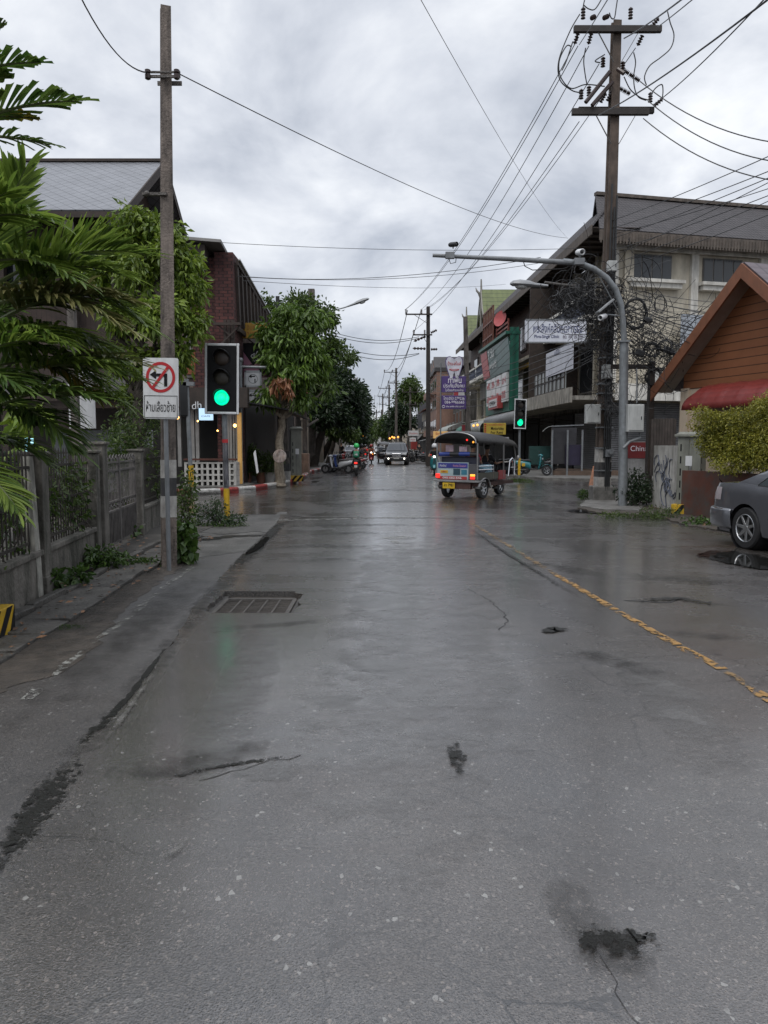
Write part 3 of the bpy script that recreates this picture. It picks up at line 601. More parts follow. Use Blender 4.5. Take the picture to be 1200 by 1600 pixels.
# ---- far left corner with the red and white kerb
KP = [gpt(255, 774), gpt(300, 775), gpt(345, 773), gpt(400, 768), gpt(435, 762), gpt(462, 755), gpt(478, 748), gpt(487, 740)]
KP += [(-3.75, 46), (-3.8, 60), (-3.9, 90), (-4, 140), (-4, 420)]
mb = MB(); pp = [(x, y, -.05) for x, y in KP] + [(-60, 420, -.05), (-60, 25, -.05)]
mb.prism(pp, (0, 0, .16)); tag(mb.build('pavement', CONC), kind='structure')
def kerb(path, red0, cs, lab, wd=.2, h=.20, step=.95, upto=1e9):
    pts = []; 
    acc = 0; cur = Vector(path[0])
    for a, b_ in zip(path, path[1:]):
        a = Vector(a); b_ = Vector(b_); L_ = (b_ - a).length; k = max(1, round(L_ / step))
        for i in range(k): pts.append(a.lerp(b_, i / k))
    pts.append(Vector(path[-1])); mb = MB()
    for i, (a, b_) in enumerate(zip(pts, pts[1:])):
        if a.y > upto: break
        d = (b_ - a).normalized(); nn = Vector((d.y, -d.x)); 
        prof = [(0, -.04), (0, h * .8), (-.03, h), (-wd, h), (-wd, -.04)]
        A = [Vector((a.x, a.y, 0)) + Vector((nn.x * p_, nn.y * p_, z)) for p_, z in prof]; A2 = [p_ + Vector((d.x, d.y, 0)) * ((b_ - a).length - .008) for p_ in A]
        n = len(A); mb.add(A + A2, [(j, (j + 1) % n, n + (j + 1) % n, n + j) for j in range(n)] + [tuple(range(n)), tuple(range(n, 2 * n))], mi=(i + red0) % 2)
    return tag(mb.build('kerb', cs), kind='structure')
KR = mat('kerb_red', (.30, .035, .03), .45, .35, 9, stain=.45, sscale=4, bump=.4, vert=False); KW = mat('kerb_white', (.50, .49, .46), .45, .25, 9, stain=.5, sscale=4, bump=.4, vert=False)
kerb(KP, 0, [KR, KW], '', upto=120)
# ---- far right corner
RP_ = [(4.3, 420), (4.3, 140), (4.2, 60), (4.4, 48), (5.4, 38.5), (7.2, 34.2), (9.5, 33), (14, 34), (40, 42), (60, 47), (60, 420)]
mb = MB(); mb.prism([(x, y, -.05) for x, y in RP_], (0, 0, .15)); tag(mb.build('pavement', CONC), kind='structure')
mb = MB(); mb.prism([(8.3, 37, .09), (12, 36.4, .09), (13, 40, .09), (8.8, 41, .09)], (0, 0, .22)); tag(mb.build('step', mat('brown_step', (.10, .065, .045), .6, .4, 3, stain=.5)), kind='structure')
# ---- right near verge
RV = [gpt(905, 795), gpt(935, 803), gpt(1000, 806), gpt(1040, 812), gpt(1070, 822), (6.15, 13.4), (6.0, 11), (6.3, 6), (7, -3), (40, -3), (40, 22), (9.5, 22.5), (7.5, 22.4), gpt(925, 786)]
sheet('dirt_verge', RV, .03, DIRT, jag=.06, seed=21, solid=.06)
sheet('concrete_pad', [gpt(905, 793), gpt(940, 799), gpt(1000, 801), gpt(1005, 792), gpt(950, 782), gpt(915, 784)], .05, CONC, jag=.04, seed=22, solid=.04)
# =================================================================== shared street kit
CPOLE = mat('weathered_pole_concrete', (0.115, 0.10, 0.09), .75, .35, 4, bump=.5, bscale=40, stain=.85, sscale=2.2, stainc=(.02, .018, .015))
GALV = mat('galvanised_steel', (0.20, 0.215, 0.225), .45, .2, 8, metal=.3, stain=.35, sscale=2)
GREYP = mat('grey_paint_steel', (0.17, 0.18, 0.19), .4, .2, 6, stain=.25)
BLK = mat('black_plastic', (0.012, 0.013, 0.014), .4, .2, 5)
CABLE = mat('cable', (0.012, 0.012, 0.013), .5)
CERAM = mat('brown_porcelain', (0.035, 0.02, 0.018), .25, .2, 5)
WHITEP = mat('white_paint', (0.62, 0.63, 0.64), .45, .08, 6, stain=.18, sscale=3)
BLKP = mat('black_paint', (0.010, 0.010, 0.011), .7, spec=.2)
REDP = mat('sign_red', (0.42, 0.02, 0.025), .4, .1)
YELP = mat('yellow_paint', (0.50, 0.31, 0.015), .45, .2, 6, stain=.25, sscale=3)
GLASS = mat('dark_glass', (0.012, 0.015, 0.018), .06, .1, 1, spec=.8)
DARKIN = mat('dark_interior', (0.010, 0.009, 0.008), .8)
LAMPW = mat('warm_bulb', (1, .6, .2), .4, 0, emit=(1, .5, .12), es=5)
RUBBER = mat('tyre_rubber', (0.012, 0.012, 0.013), .65)
CHROME = mat('chrome', (.6, .6, .62), .15, .05, 3, metal=1)

def hpole(parent, base, top, w0, w1, rz=0, m=CPOLE, name='shaft'):
    """tapered concrete pole with a sunken web on two sides"""
    base = Vector(base); top = Vector(top); mb = MB(); Rm = Matrix.Rotation(rz, 3, 'Z'); rings = []
    sec = [(-1, -1), (1, -1), (1, -.55), (.62, -.4), (.62, .4), (1, .55), (1, 1), (-1, 1), (-1, .55), (-.62, .4), (-.62, -.4), (-1, -.55)]
    K = 10
    for i in range(K + 1):
        c = base.lerp(top, i / K); w = (w0 + (w1 - w0) * i / K) / 2
        rings.append([c + Rm @ Vector((x * w, y * w, 0)) for x, y in sec])
    mb.grid(rings, close=True); mb.poly(rings[-1])
    return mb.build(name, m, parent)
def insulator(mb, c, h=.22, r=.055, d=(0, 0, 1), n=10):
    d = Vector(d).normalized(); M = d.to_track_quat('Z', 'Y').to_matrix(); pr = []
    k = 4
    for i in range(k):
        z = h * i / k; pr += [(r * .45, z), (r, z + h * .06), (r * .8, z + h * .15), (r * .45, z + h * .17)]
    pr += [(r * .3, h), (.001, h)]
    mb.lathe([(.001, 0)] + pr, c, n, M)
def striped_base(parent, w, d, h, name='striped_base'):
    """yellow base with diagonal black bands"""
    o = MB().bx(-w / 2, w / 2, -d / 2, d / 2, 0, h).build(name, YELP, parent, bevel=.01)
    mb = MB()
    for face in range(4):
        L_ = w if face % 2 == 0 else d; off = (d if face % 2 == 0 else w) / 2 + .002
        Rz = Matrix.Rotation(face * PI / 2, 3, 'Z'); x = -L_ / 2 + .04
        while x < L_ / 2 - .02:
            pts = []
            for (a, z) in ((x, .004), (x + .11, .004), (x + .11 + h * .8, h - .004), (x + h * .8, h - .004)):
                pts.append((min(max(a, -L_ / 2 + .005), L_ / 2 - .005), z))
            mb.poly([Rz @ Vector((a, -off, z)) for a, z in pts]); x += .22
    mb.build('stripe', BLKP, o); return o

# =================================================================== LEFT SIDE
# ---- tall leaning-in concrete pole with one wire
b0 = G(264, 884); b0.z = -.02; t0 = P(258.5, 12, b0.y)
lp = thing('utility_pole', 'tall weathered square concrete pole behind the no left turn sign, single wire near its top', 'utility pole', b0)
hpole(lp, (0, 0, 0), t0 - b0, .19, .12, rz=.35, m=mat('blotched_pole_concrete', (0.17, 0.14, 0.12), .8, .3, 3, bump=.6, bscale=35, stain=.9, sscale=3.2, stainc=(.022, .018, .016)))
mb = MB(); zz = P(258, 121, b0.y).z; zc = t0.x - b0.x
mb.box((zc - .02, -.11, zz - .02), (.42, .025, .03)); mb.box((zc - .02, -.11, zz + .03), (.42, .025, .02)); mb.box((zc, .11, zz), (.30, .02, .05))
mb.build('bracket', IRON, lp)
for dx_ in (-.20, .15): MB().lathe([(.02, -.06), (.035, -.05), (.035, 0), (.02, .01), (.035, .02), (.035, .05), (.015, .06)], (zc + dx_, -.12, zz), 10).build('insulator', CERAM, lp, smooth=True)
mb = MB(); z2 = P(258, 305, b0.y).z; mb.box((-.03 , -.1, z2), (.30, .05, .035)); mb.ball((-.12, -.12, z2), .035); mb.build('lower_bracket', IRON, lp)
def band(par, za, zb, H_, w0, w1, top, rz, m, name='painted_band'):
    r = []
    for z in (za, zb):
        f = z / H_; w = (w0 + (w1 - w0) * f) / 2 + .004; c = Vector((top.x * f, top.y * f, z)); Rm = Matrix.Rotation(rz, 3, 'Z')
        r.append([c + Rm @ Vector((x * w, y * w, 0)) for x, y in ((-1, -1), (1, -1), (1, 1), (-1, 1))])
    return MB().grid(r, close=True).build(name, m, par)
PB = mat('worn_black_band', (.03, .03, .032), .6, .4, 9, stain=.5, sscale=4, stainc=(.12, .11, .10)); PW = mat('worn_white_band', (.38, .37, .35), .6, .3, 9, stain=.6, sscale=4, stainc=(.10, .09, .08))
tl = t0 - b0
for va, vb, mm in ((805, 772, PW), (772, 744, PB), (744, 716, PW)):
    band(lp, P(264, va, b0.y).z, P(264, vb, b0.y).z, tl.z, .19, .12, tl, .35, mm)
wire(P(100, -60, 8.0), (t0.x - .2, b0.y - .12, zz),   .25, .009, label='thin twisted wire reaching in over the palms to the tall left pole', cat='cable')
wire((t0.x + .15, b0.y - .12, zz), P(888, 372, 38), .4, .008, n=30, label='long thin wire from the tall left pole across the street to the dark roofed row', cat='cable')
# ---- no left turn sign
sb = G(264, 884); sb = Vector((sb.x * .965, sb.y - .34, 0)); st_ = P(257, 560, sb.y)
ns = thing('traffic_sign', 'white no left turn sign with red ring and Thai words on grey post', 'traffic sign', sb)
MB().tube([(0, 0, -.05), ((st_.x - sb.x) * 1.0, 0, st_.z)], .028, 12).build('post', GREYP, ns, smooth=True)
pc = P(251, 607, sb.y - .04) - sb; sg = bpy.data.objects.new('sign_face_frame', None)
wS, hS = .445, .735
def rrect(mb, c, w_, h_, th, r=.03, mi=0, y=0):
    pts = []
    for cx, cz, a0 in ((w_ / 2 - r, h_ / 2 - r, 0), (-w_ / 2 + r, h_ / 2 - r, 90), (-w_ / 2 + r, -h_ / 2 + r, 180), (w_ / 2 - r, -h_ / 2 + r, 270)):
        for k in range(5): a = R(a0 + 22.5 * k); pts.append(Vector((cx + r * math.cos(a), 0, cz + r * math.sin(a))))
    mb.prism([c + p for p in pts], (0, th, 0), mi); return pts
tilt = Matrix.Rotation(R(1.5), 3, 'Y')
mb = MB(); rrect(mb, Vector((0, 0, 0)), wS, hS, .012); o = mb.build('panel', WHITEP, ns); o.location = pc; o.rotation_euler = (0, R(1.2), R(-6))
pn = o
ring = MB(); n_ = 48; Rr = .185; cz = .135
for i in range(n_):
    a, c_ = 2 * PI * i / n_, 2 * PI * (i + 1) / n_
    ring.quad(*[(r_ * math.cos(q), -.003, cz + r_ * math.sin(q)) for r_, q in ((Rr, a), (Rr, c_), (Rr - .036, c_), (Rr - .036, a))][::1])
a = R(45); dxy = Vector((math.cos(R(52)), 0, math.sin(R(52)))); px_ = Vector((-dxy.z, 0, dxy.x)) * .017
ring.poly([Vector((0, -.0065, cz)) + dxy * .165 + px_, Vector((0, -.0065, cz)) - dxy * .165 + px_, Vector((0, -.0065, cz)) - dxy * .165 - px_, Vector((0, -.0065, cz)) + dxy * .165 - px_])
ring.build('red_ring', REDP, pn)
ar = MB(); yv = -.0045
ar.poly([(.045, yv, cz + .045), (-.055, yv, cz + .045), (-.055, yv, cz + .085), (-.135, yv, cz + .03), (-.055, yv, cz - .025), (-.055, yv, cz + .01), (.045, yv, cz + .01)]); ar.poly([(.045, yv, cz + .045), (.045, yv, cz - .11), (.085, yv, cz - .11), (.085, yv, cz + .045)])
ar.build('arrow', BLKP, pn)
fr = MB(); z0, z1 = -.355, -.085
for q in ((-.21, .21, z1 - .005, z1), (-.21, .21, z0, z0 + .005), (-.21, -.205, z0, z1), (.205, .21, z0, z1)): fr.bx(q[0], q[1], -.004, -.001, q[2], q[3])
fr.build('word_frame', BLKP, pn)
text('lettering', 'ห้ามเลี้ยวซ้าย', BLKP, pn, (0, -.004, -.215), (1, 0, 0), (0, 0, 1), width=.37, height=.13, bold=.0)

# ---- traffic light
def traffic_light(base, top_v, lab, yaw, mirror=1, yellow=(0.12, .74), wB=.68, hB=1.36, zc=3.0, group=None, stickers=True, lens_off=0.0):
    t = thing('traffic_light', lab, 'traffic light', base, 0, group)
    MB().tube([(0, 0, -.05), (-.02, 0, zc)], .052, 12).build('post', GALV, t, smooth=True)
    MB().tube([(0, 0, .02 + yellow[0]), (-.002, 0, yellow[1])], .060, 12, cap=False).build('yellow_sleeve', YELP, t, smooth=True)
    if stickers:
        mb = MB(); mb.tube([(-.003, 0, yellow[1] + .02), (-.012, 0, yellow[1] + .92)], .056, 12, cap=False); mb.build('sticker_wrap', mat('torn_black_stickers', (.025, .025, .03), .5, .5, 20, stain=.6, sscale=5, stainc=(.3, .3, .32)), t, smooth=True)
        mb = MB(); mb.tube([(-.012, 0, yellow[1] + .90), (-.013, 0, yellow[1] + .97)], .060, 12, cap=False); mb.build('red_tape', REDP, t, smooth=True)
    hd = MB(); rrect(hd, Vector((0, 0, 0)), wB, hB, .02, .04); h = hd.build('backing_board', BLKP, t); h.location = (-.02, -.16, zc); h.rotation_euler = (0, R(1.2 * mirror), yaw)
    b = MB()
    for q in ((-wB / 2, -wB / 2 + .05, -hB / 2, hB / 2), (wB / 2 - .05, wB / 2, -hB / 2, hB / 2), (-wB / 2 + .05, wB / 2 - .05, hB / 2 - .05, hB / 2), (-wB / 2 + .05, wB / 2 - .05, -hB / 2, -hB / 2 + .05)): b.bx(q[0] , q[1], -.006, .023, q[2], q[3])
    b.build('white_border', WHITEP, h, bevel=.012)
    MB().box((.05, .14, -.02), (.44, .22, 1.22)).build('housing', BLK, h, bevel=.03)
    for k, (z, nm) in enumerate(((.40, 'red'), (.02, 'amber'), (-.36, 'green'))):
        L_ = MB(); Mr = Matrix.Rotation(PI / 2, 3, 'X')
        L_.lathe([(.148, -.01), (.148, 0), (.13, .02), (.08, .035), (.001, .04)], (lens_off, -.002, z), 28, Mr)
        mm = mat('lit_green_lens', (0, .8, .45), .3, .05, emit=(0.0, .95, .42), es=1.15) if nm == 'green' else mat('unlit_%s_lens' % nm, (.030, .020, .015) if nm == 'red' else (.026, .022, .015), .45, .2, 3)
        L_.build('lens', mm, h, smooth=True)
        V_ = MB(); n = 22; rows = []
        for yv, rr_ in ((0, .165), (-.20, .160)):
            rows.append([Vector((lens_off + rr_ * math.cos(q), yv - .004, z + rr_ * math.sin(q))) for q in [R(-25) + R(230) * i / n for i in range(n + 1)]])
        for i in range(n + 1): # scalloped visor, longest on top
            q = R(-25) + R(230) * i / n; rows[1][i].y = -.03 - .15 * max(0, math.sin(q))
        V_.grid(rows); V_.build('visor', BLK, h, smooth=True, solid=.006)
    return t
tb = G(355, 818); tb.z = 0
traffic_light(tb, 0, 'green traffic light with white edged board on a stickered post with yellow foot, near left', R(-4), zc=P(337, 592, tb.y - .16).z, yellow=(.06, P(350, 763, tb.y).z))

gm = MC['lit_green_lens'].node_tree; vt = nd(gm, 'ShaderNodeTexVoronoi', i_Scale=42.0); vt.inputs['Randomness'].default_value = .15; tg_ = nd(gm, 'ShaderNodeTexCoord'); gm.links.new(tg_.outputs['Object'], vt.inputs['Vector']); mg = nd(gm, 'ShaderNodeMapRange'); gm.links.new(vt.outputs['Distance'], mg.inputs[0]); mg.inputs[1].default_value = .2; mg.inputs[2].default_value = .6; mg.inputs[3].default_value = 1.7; mg.inputs[4].default_value = .45
for n_g in gm.nodes:
    if n_g.type == 'BSDF_PRINCIPLED': gm.links.new(mg.outputs[0], n_g.inputs['Emission Strength'])   # LED dots
# ---- utility cabinets (left edge, right verge)
CABM = mat('cabinet_grey_green', (0.20, 0.205, 0.175), .5, .12, 4, stain=.4, sscale=2)
def cabinet(lab, loc, rz, hb=1.42, w=.62, d=.46):
    t = thing('utility_cabinet', lab, 'utility cabinet', loc, rz)
    striped_base(t, w + .16, d + .14, .24)
    MB().bx(-w / 2, w / 2, -d / 2, d / 2, .24, .24 + hb).build('body', CABM, t, bevel=.01)
    mb = MB(); mb.bx(-w / 2 - .06, w / 2 + .06, -d / 2 - .06, d / 2 + .06, .24 + hb + .002, .24 + hb + .055); mb.box((0, 0, .24 + hb + .085), (w + .06, d + .06, .055), taper=.8); mb.build('cap', CABM, t, bevel=.008)
    mb = MB()
    for i in range(5): mb.bx(-w / 2 + .06, -w / 2 + .09, -d / 2 - .004, -d / 2 - .001, .34 + i * .27, .50 + i * .27)
    for i in range(5): mb.bx(w / 2 + .001, w / 2 + .004, -d / 2 + .06, -d / 2 + .09, .34 + i * .27, .50 + i * .27)
    mb.bx(-.003, .003, -d / 2 - .003, -d / 2 - .0005, .28, .24 + hb - .04)
    mb.build('vents', BLKP, t)
    mb = MB(); mb.bx(.03, .06, -d / 2 - .03, -d / 2 - .0015, .95, 1.1); mb.build('handle', GREYP, t, bevel=.005)
    mb = MB(); mb.bx(-w / 2 + .18, -w / 2 + .32, -d / 2 - .006, -d / 2 - .001, 1.1, 1.32); mb.build('paper_notice', WHITEP, t)
    p = MB().bx(w / 2 + .001, w / 2 + .006, -.10, .14, .72, .90).build('warning_plate', mat('warning_yellow', (.45, .30, .03), .5, .2, 8), t)
    text('lettering', 'อันตราย', BLKP, p, (w / 2 + .008, .05, .81), (0, 1, 0), (0, 0, 1), width=.12, height=.06, bold=.01)
    MB().poly([(w / 2 + .008, -.06, .86), (w / 2 + .008, -.035, .86), (w / 2 + .008, -.045, .82), (w / 2 + .008, -.03, .82), (w / 2 + .008, -.06, .75), (w / 2 + .008, -.052, .80), (w / 2 + .008, -.068, .80)]).build('lightning_mark', BLKP, p)
    return t
cabinet('grey green cabinet on a yellow and black striped base at the left edge', (-3.44, 5.86, .0), R(4))
# ---- slim white concrete post by the fence
wb = G(57, 936); wt = P(42, 713, wb.y + .1)
o = MB(); o.grid([[wb + Vector((x * .055, y * .055, 0)) for x, y in ((-1, -1), (1, -1), (1, 1), (-1, 1))], [wt + Vector((x * .045, y * .045, 0)) for x, y in ((-1, -1), (1, -1), (1, 1), (-1, 1))]], close=True); o.poly([wt + Vector((x * .045, y * .045, 0)) for x, y in ((-1, -1), (1, -1), (1, 1), (-1, 1))])
tag(o.build('concrete_post', mat('pale_post', (.36, .35, .31), .7, .25, 5, stain=.6, sscale=3), bevel=.006), 'slim pale concrete post leaning beside the railing fence on the left', 'post')
# ---- fence and gate
MOSSC = mat('mossy_concrete', (0.13, 0.12, 0.105), .85, .4, 3, bump=.8, bscale=22, stain=.85, sscale=1.6, stainc=(.018, .02, .012))
RAIL = mat('rusty_rail', (0.03, 0.026, 0.022), .55, .5, 10)
def fx_(y): return -3.5 - .125 * (y - 7)
def fpt(y, z, off=0): return Vector((fx_(y) + off, y, z))
fa = math.atan(.125)
def pillar(parent, y, w_, h, name='pillar', off=0):
    mb = MB(); mb.box((fx_(y) + off, y, h / 2), (w_, w_, h), rz=fa); mb.box((fx_(y) + off, y, h + .02), (w_ + .05, w_ + .05, .04), rz=fa)
    mb.box((fx_(y) + off, y, .62 * 0 + .1), (w_ + .03, w_ + .03, .2), rz=fa)
    return mb.build(name, MOSSC, parent, bevel=.01)
def fence(lab, ys, name='railing_fence', hp=1.45, hw=.43, dens=.095, rot=None):
    t = thing(name, lab, 'fence')
    for y in ys: pillar(t, y, .21, hp)
    for a, b_ in zip(ys, ys[1:]):
        a += .11; b_ -= .11; c = (fpt(a, 0) + fpt(b_, 0)) / 2; L_ = (b_ - a) / math.cos(fa)
        mb = MB(); mb.box((c.x, c.y, hw / 2), (.13, L_, hw), rz=fa); mb.build('low_wall', MOSSC, t)
        MB().box((c.x, c.y, hw + .03), (.2, L_, .06), rz=fa).build('coping', MOSSC, t, bevel=.012)
        mb = MB()
        for z in (hw + .14, hw + .52, hp - .12): mb.box((c.x, c.y, z), (.022, L_, .03), rz=fa)
        k = int(L_ / dens)
        for i in range(k):
            y = a + (i + .5) * (b_ - a) / k; p = fpt(y, (hw + .06 + hp + .02) / 2); mb.box(p, (.014, .014, hp - .04 - hw), rz=fa)
            mb.box(fpt(y, hp + .04), (.03, .008, .07), rz=fa, taper=.1)
        mb.build('railing', RAIL, t)
    return t
fence('mossy low wall with black iron railing left of the iron gate, overgrown with vines', [3.0, 5.3, 7.78, 9.92])
fence('mossy wall and iron railing half hidden by leaves behind the tall pole', [12.95, 16.0])
pillar(None, 10.22, .27, 1.56, 'gate_pillar'); tag(C.objects['gate_pillar'], 'stout mossy concrete pillar on the left of the iron gate', 'pillar')
g_ = thing('iron_gate', 'weathered iron gate with scrollwork top, boarded at the bottom, between two concrete pillars', 'gate')
ga, gb = 10.42, 12.78; L_ = (gb - ga) / math.cos(fa); c = (fpt(ga, 0) + fpt(gb, 0)) / 2
mb = MB()
for z in (.1, .58, .72, 1.18, 1.30): mb.box((c.x, c.y, z), (.03, L_, .028), rz=fa)
for y in (ga, gb, (ga + gb) / 2 - .02, (ga + gb) / 2 + .02): mb.box(fpt(y, .72), (.035, .035, 1.34), rz=fa)
mb.build('gate_frame', mat('grey_old_iron', (.12, .11, .105), .55, .4, 8, stain=.5, sscale=3), g_)
mb = MB(); k = 26
for i in range(k): mb.box(fpt(ga + (i + .5) * (gb - ga) / k, .98), (.012, .012, .60), rz=fa)
mb.build('bars', MC['grey_old_iron'], g_)
MB().box((c.x, c.y, .34), (.015, L_, .45), rz=fa).build('lower_panel', uvmat('ribbed_gate_sheet', 'corr', (.16, .15, .14), (.05, .045, .04), 1, 14, .6, stain=.7) if False else mat('ribbed_gate_sheet', (.13, .12, .11), .6, .5, 14, stain=.7, sscale=6), g_)
mb = MB()
for i in range(k): mb.box(fpt(ga + (i + .5) * (gb - ga) / k, .34, .014), (.012, .02, .44), rz=fa)
mb.build('lower_ribs', MC['grey_old_iron'], g_)
mb = MB()
for i in range(12):
    y = ga + (i + .5) * (gb - ga) / 12
    for s in (-1, 1):
        pts = [fpt(y + s * (.085 - .014 * j * .6) * math.cos(j * .75) * .95, 1.36 + (.06 - .004 * j) * math.sin(j * .75)) for j in range(9)]
        mb.tube(pts, .007, 4)
    mb.tube([fpt(y - .06, .65), fpt(y - .03, .69), fpt(y, .65), fpt(y + .03, .61), fpt(y + .06, .65)], .007, 4)
mb.build('scrollwork', MC['grey_old_iron'], g_)

# ---- plants
LF_BR = leafmat('leaf_bright', (.08, .14, .015), (.25, .34, .045))
LF_MID = leafmat('leaf_mid', (.03, .062, .014), (.10, .15, .03))
LF_DK = leafmat('leaf_dark', (.010, .024, .010), (.03, .055, .018))
LF_YG = leafmat('leaf_yellow_green', (.12, .14, .015), (.36, .33, .05))
LF_WEED = leafmat('leaf_weed', (.03, .065, .015), (.085, .15, .03))
BARK = mat('bark', (.055, .045, .036), .85, .4, 6, bump=1, bscale=25, stain=.4)
BARKP = mat('pale_mottled_bark', (.20, .17, .13), .85, .35, 12, bump=1, bscale=25, stain=.7, sscale=5, stainc=(.06, .045, .03))
def shrub(name, lab, cat, loc, blobs, n, size, lm, seed, aspect=.5, clump=0, cr=.12, stems=5, droop=.2, jitter=.7, group=None, kind=None, shell=.45):
    t = thing(name, lab, cat, loc, 0, group)
    p, d = blob_pts(blobs, n, seed, clump, cr, shell); leaf_mesh('foliage', p, d, size, lm, t, aspect, seed, jitter, droop)
    if stems:
        mb = MB(); rd = random.Random(seed)
        for i in range(stems):
            b_ = blobs[i % len(blobs)]; branch(mb, (rd.uniform(-.04, .04), rd.uniform(-.04, .04), -.02), (b_[0] + rd.uniform(-.3, .3) * b_[3], b_[1] + rd.uniform(-.3, .3) * b_[4], b_[2] + .4 * b_[5]), .012 + size * .03, .005, seed + i)
        mb.build('stem', BARK, t, smooth=True)
    return t
q = G(285, 880)
shrub('leafy_bush', 'bush of broad heart shaped leaves at the foot of the tall pole', 'bush', (q.x, q.y + .05, 0), [(0, 0, .16, .15, .13, .14), (.03, 0, .34, .13, .12, .15), (-.08, .05, .25, .12, .12, .14), (.02, .02, .48, .08, .08, .08)], 230, .11, LF_WEED, 5, .85, droop=.7, jitter=.6)
q = G(343, 822)
shrub('weed_clump', 'weedy plant clump round the foot of the traffic light post', 'plant', (q.x, q.y + .1, 0), [(-.3, 0, .2, .25, .22, .2), (.0, 0, .2, .22, .2, .2), (.25, 0, .1, .22, .2, .1), (-.1, 0, .36, .2, .16, .15)], 900, .07, leafmat('leaf_grey_green', (.025, .05, .02), (.06, .10, .04)), 6, .35, clump=7, cr=.07, stems=8)
q = G(372, 822); shrub('weed_clump', 'low flat weeds in front of the traffic light post', 'plant', (q.x - .3, q.y, 0), [(0, 0, .03, .5, .15, .05), (-.3, -.05, .03, .3, .1, .04)], 400, .045, LF_WEED, 16, .5, stems=0)
q = G(160, 892); shrub('weed_clump', 'green weed tuft against the fence wall beside the gate', 'plant', (q.x + .02, q.y, .03), [(0, 0, .14, .22, .2, .13), (-.18, .1, .1, .15, .15, .1), (.1, .3, .08, .15, .2, .08)], 520, .075, LF_WEED, 7, .45, clump=6, cr=.06)
q = G(85, 925); shrub('weed_clump', 'broad leaved weed at the foot of the fence beside the pale post', 'plant', (q.x, q.y, .03), [(0, 0, .1, .14, .14, .09), (.12, .3, .1, .12, .16, .08)], 220, .09, LF_WEED, 8, .55)
q = G(216, 842); shrub('weed_clump', 'two leaved sprout at the foot of the gate pillar', 'plant', (q.x - .05, q.y, .03), [(0, 0, .1, .08, .05, .07)], 12, .10, LF_WEED, 9, .8, stems=2)
q = G(100, 980); shrub('moss_patch', 'small patch of moss and grass on the dirt below the slabs', 'plant', (q.x, q.y, 0), [(0, 0, .0, .16, .09, .015)], 500, .018, LF_WEED, 10, .3, stems=0)
q = G(232, 884); shrub('weed_clump', 'low weeds left of the sign post foot', 'plant', (q.x, q.y, .02), [(0, 0, .03, .18, .12, .05), (-.15, .1, .03, .1, .1, .04)], 240, .045, LF_WEED, 11, .5, stems=0)
q = G(312, 760); shrub('leafy_bush', 'narrow green creeper bush right of the pole bands', 'bush', (P(288, 700, 12.2).x, 12.2, 0), [(0, 0, .5, .2, .25, .5), (.05, 0, .9, .15, .2, .3)], 700, .07, LF_MID, 12, .5)
# vines through the railing
sv = thing('vine', 'tangled vines with green leaves growing through the iron railing', 'vine', fpt(8.9, 0, -.05))
p, d = blob_pts([(0, y, z, .1, .45, r_) for y, z, r_ in ((-.7, .9, .35), (0, 1.1, .35), (.6, .9, .4), (.2, .7, .2), (-1.6, .8, .4), (-2.6, .7, .35), (-2.2, 1.2, .3))], 1500, 31, 6, .1); p[:, 0] += -p[:, 1] * .125
leaf_mesh('foliage', p, d, .075, LF_MID, sv, .55, 31, .7, .4)
mb = MB()
for i in range(22): rd = random.Random(i); y = rd.uniform(-2.8, .9); branch(mb, (-y * .125, y, .1), (-.125 * y + rd.uniform(-.05, .08), y + rd.uniform(-.5, .5), rd.uniform(.9, 1.5)), .008, .004, i, wob=.12, k=4)
mb.build('stem', BARK, sv)
shrub('leafy_bush', 'tall green bamboo like bush behind the second railing past the gate', 'bush', (-4.75, 14.3, 0), [(0, 0, 1.2, .5, .9, 1.0), (.1, .5, 2.2, .4, .6, .5), (.0, -.8, 1.4, .3, .4, .7)], 3200, .10, LF_MID, 33, .3, clump=6, cr=.12)
shrub('leafy_bush', 'big leaved bright bush standing behind the iron gate', 'bush', (-6.0, 12.3, 0), [(0, 0, 1.4, .35, .4, .45), (.2, .1, 2.0, .3, .3, .3), (.35, 0, 1.0, .3, .3, .4)], 170, .38, LF_BR, 34, .32, droop=.6)
shrub('leafy_bush', 'dark hedge mass inside the garden behind the railing', 'bush', (-5.3, 9.0, 0), [(0, 0, .7, .6, 1.6, .7), (0, -2.5, .7, .6, 1.5, .7), (-.2, 1, 1.4, .5, .6, .5)], 4200, .10, LF_DK, 35, .5, clump=6, cr=.12)

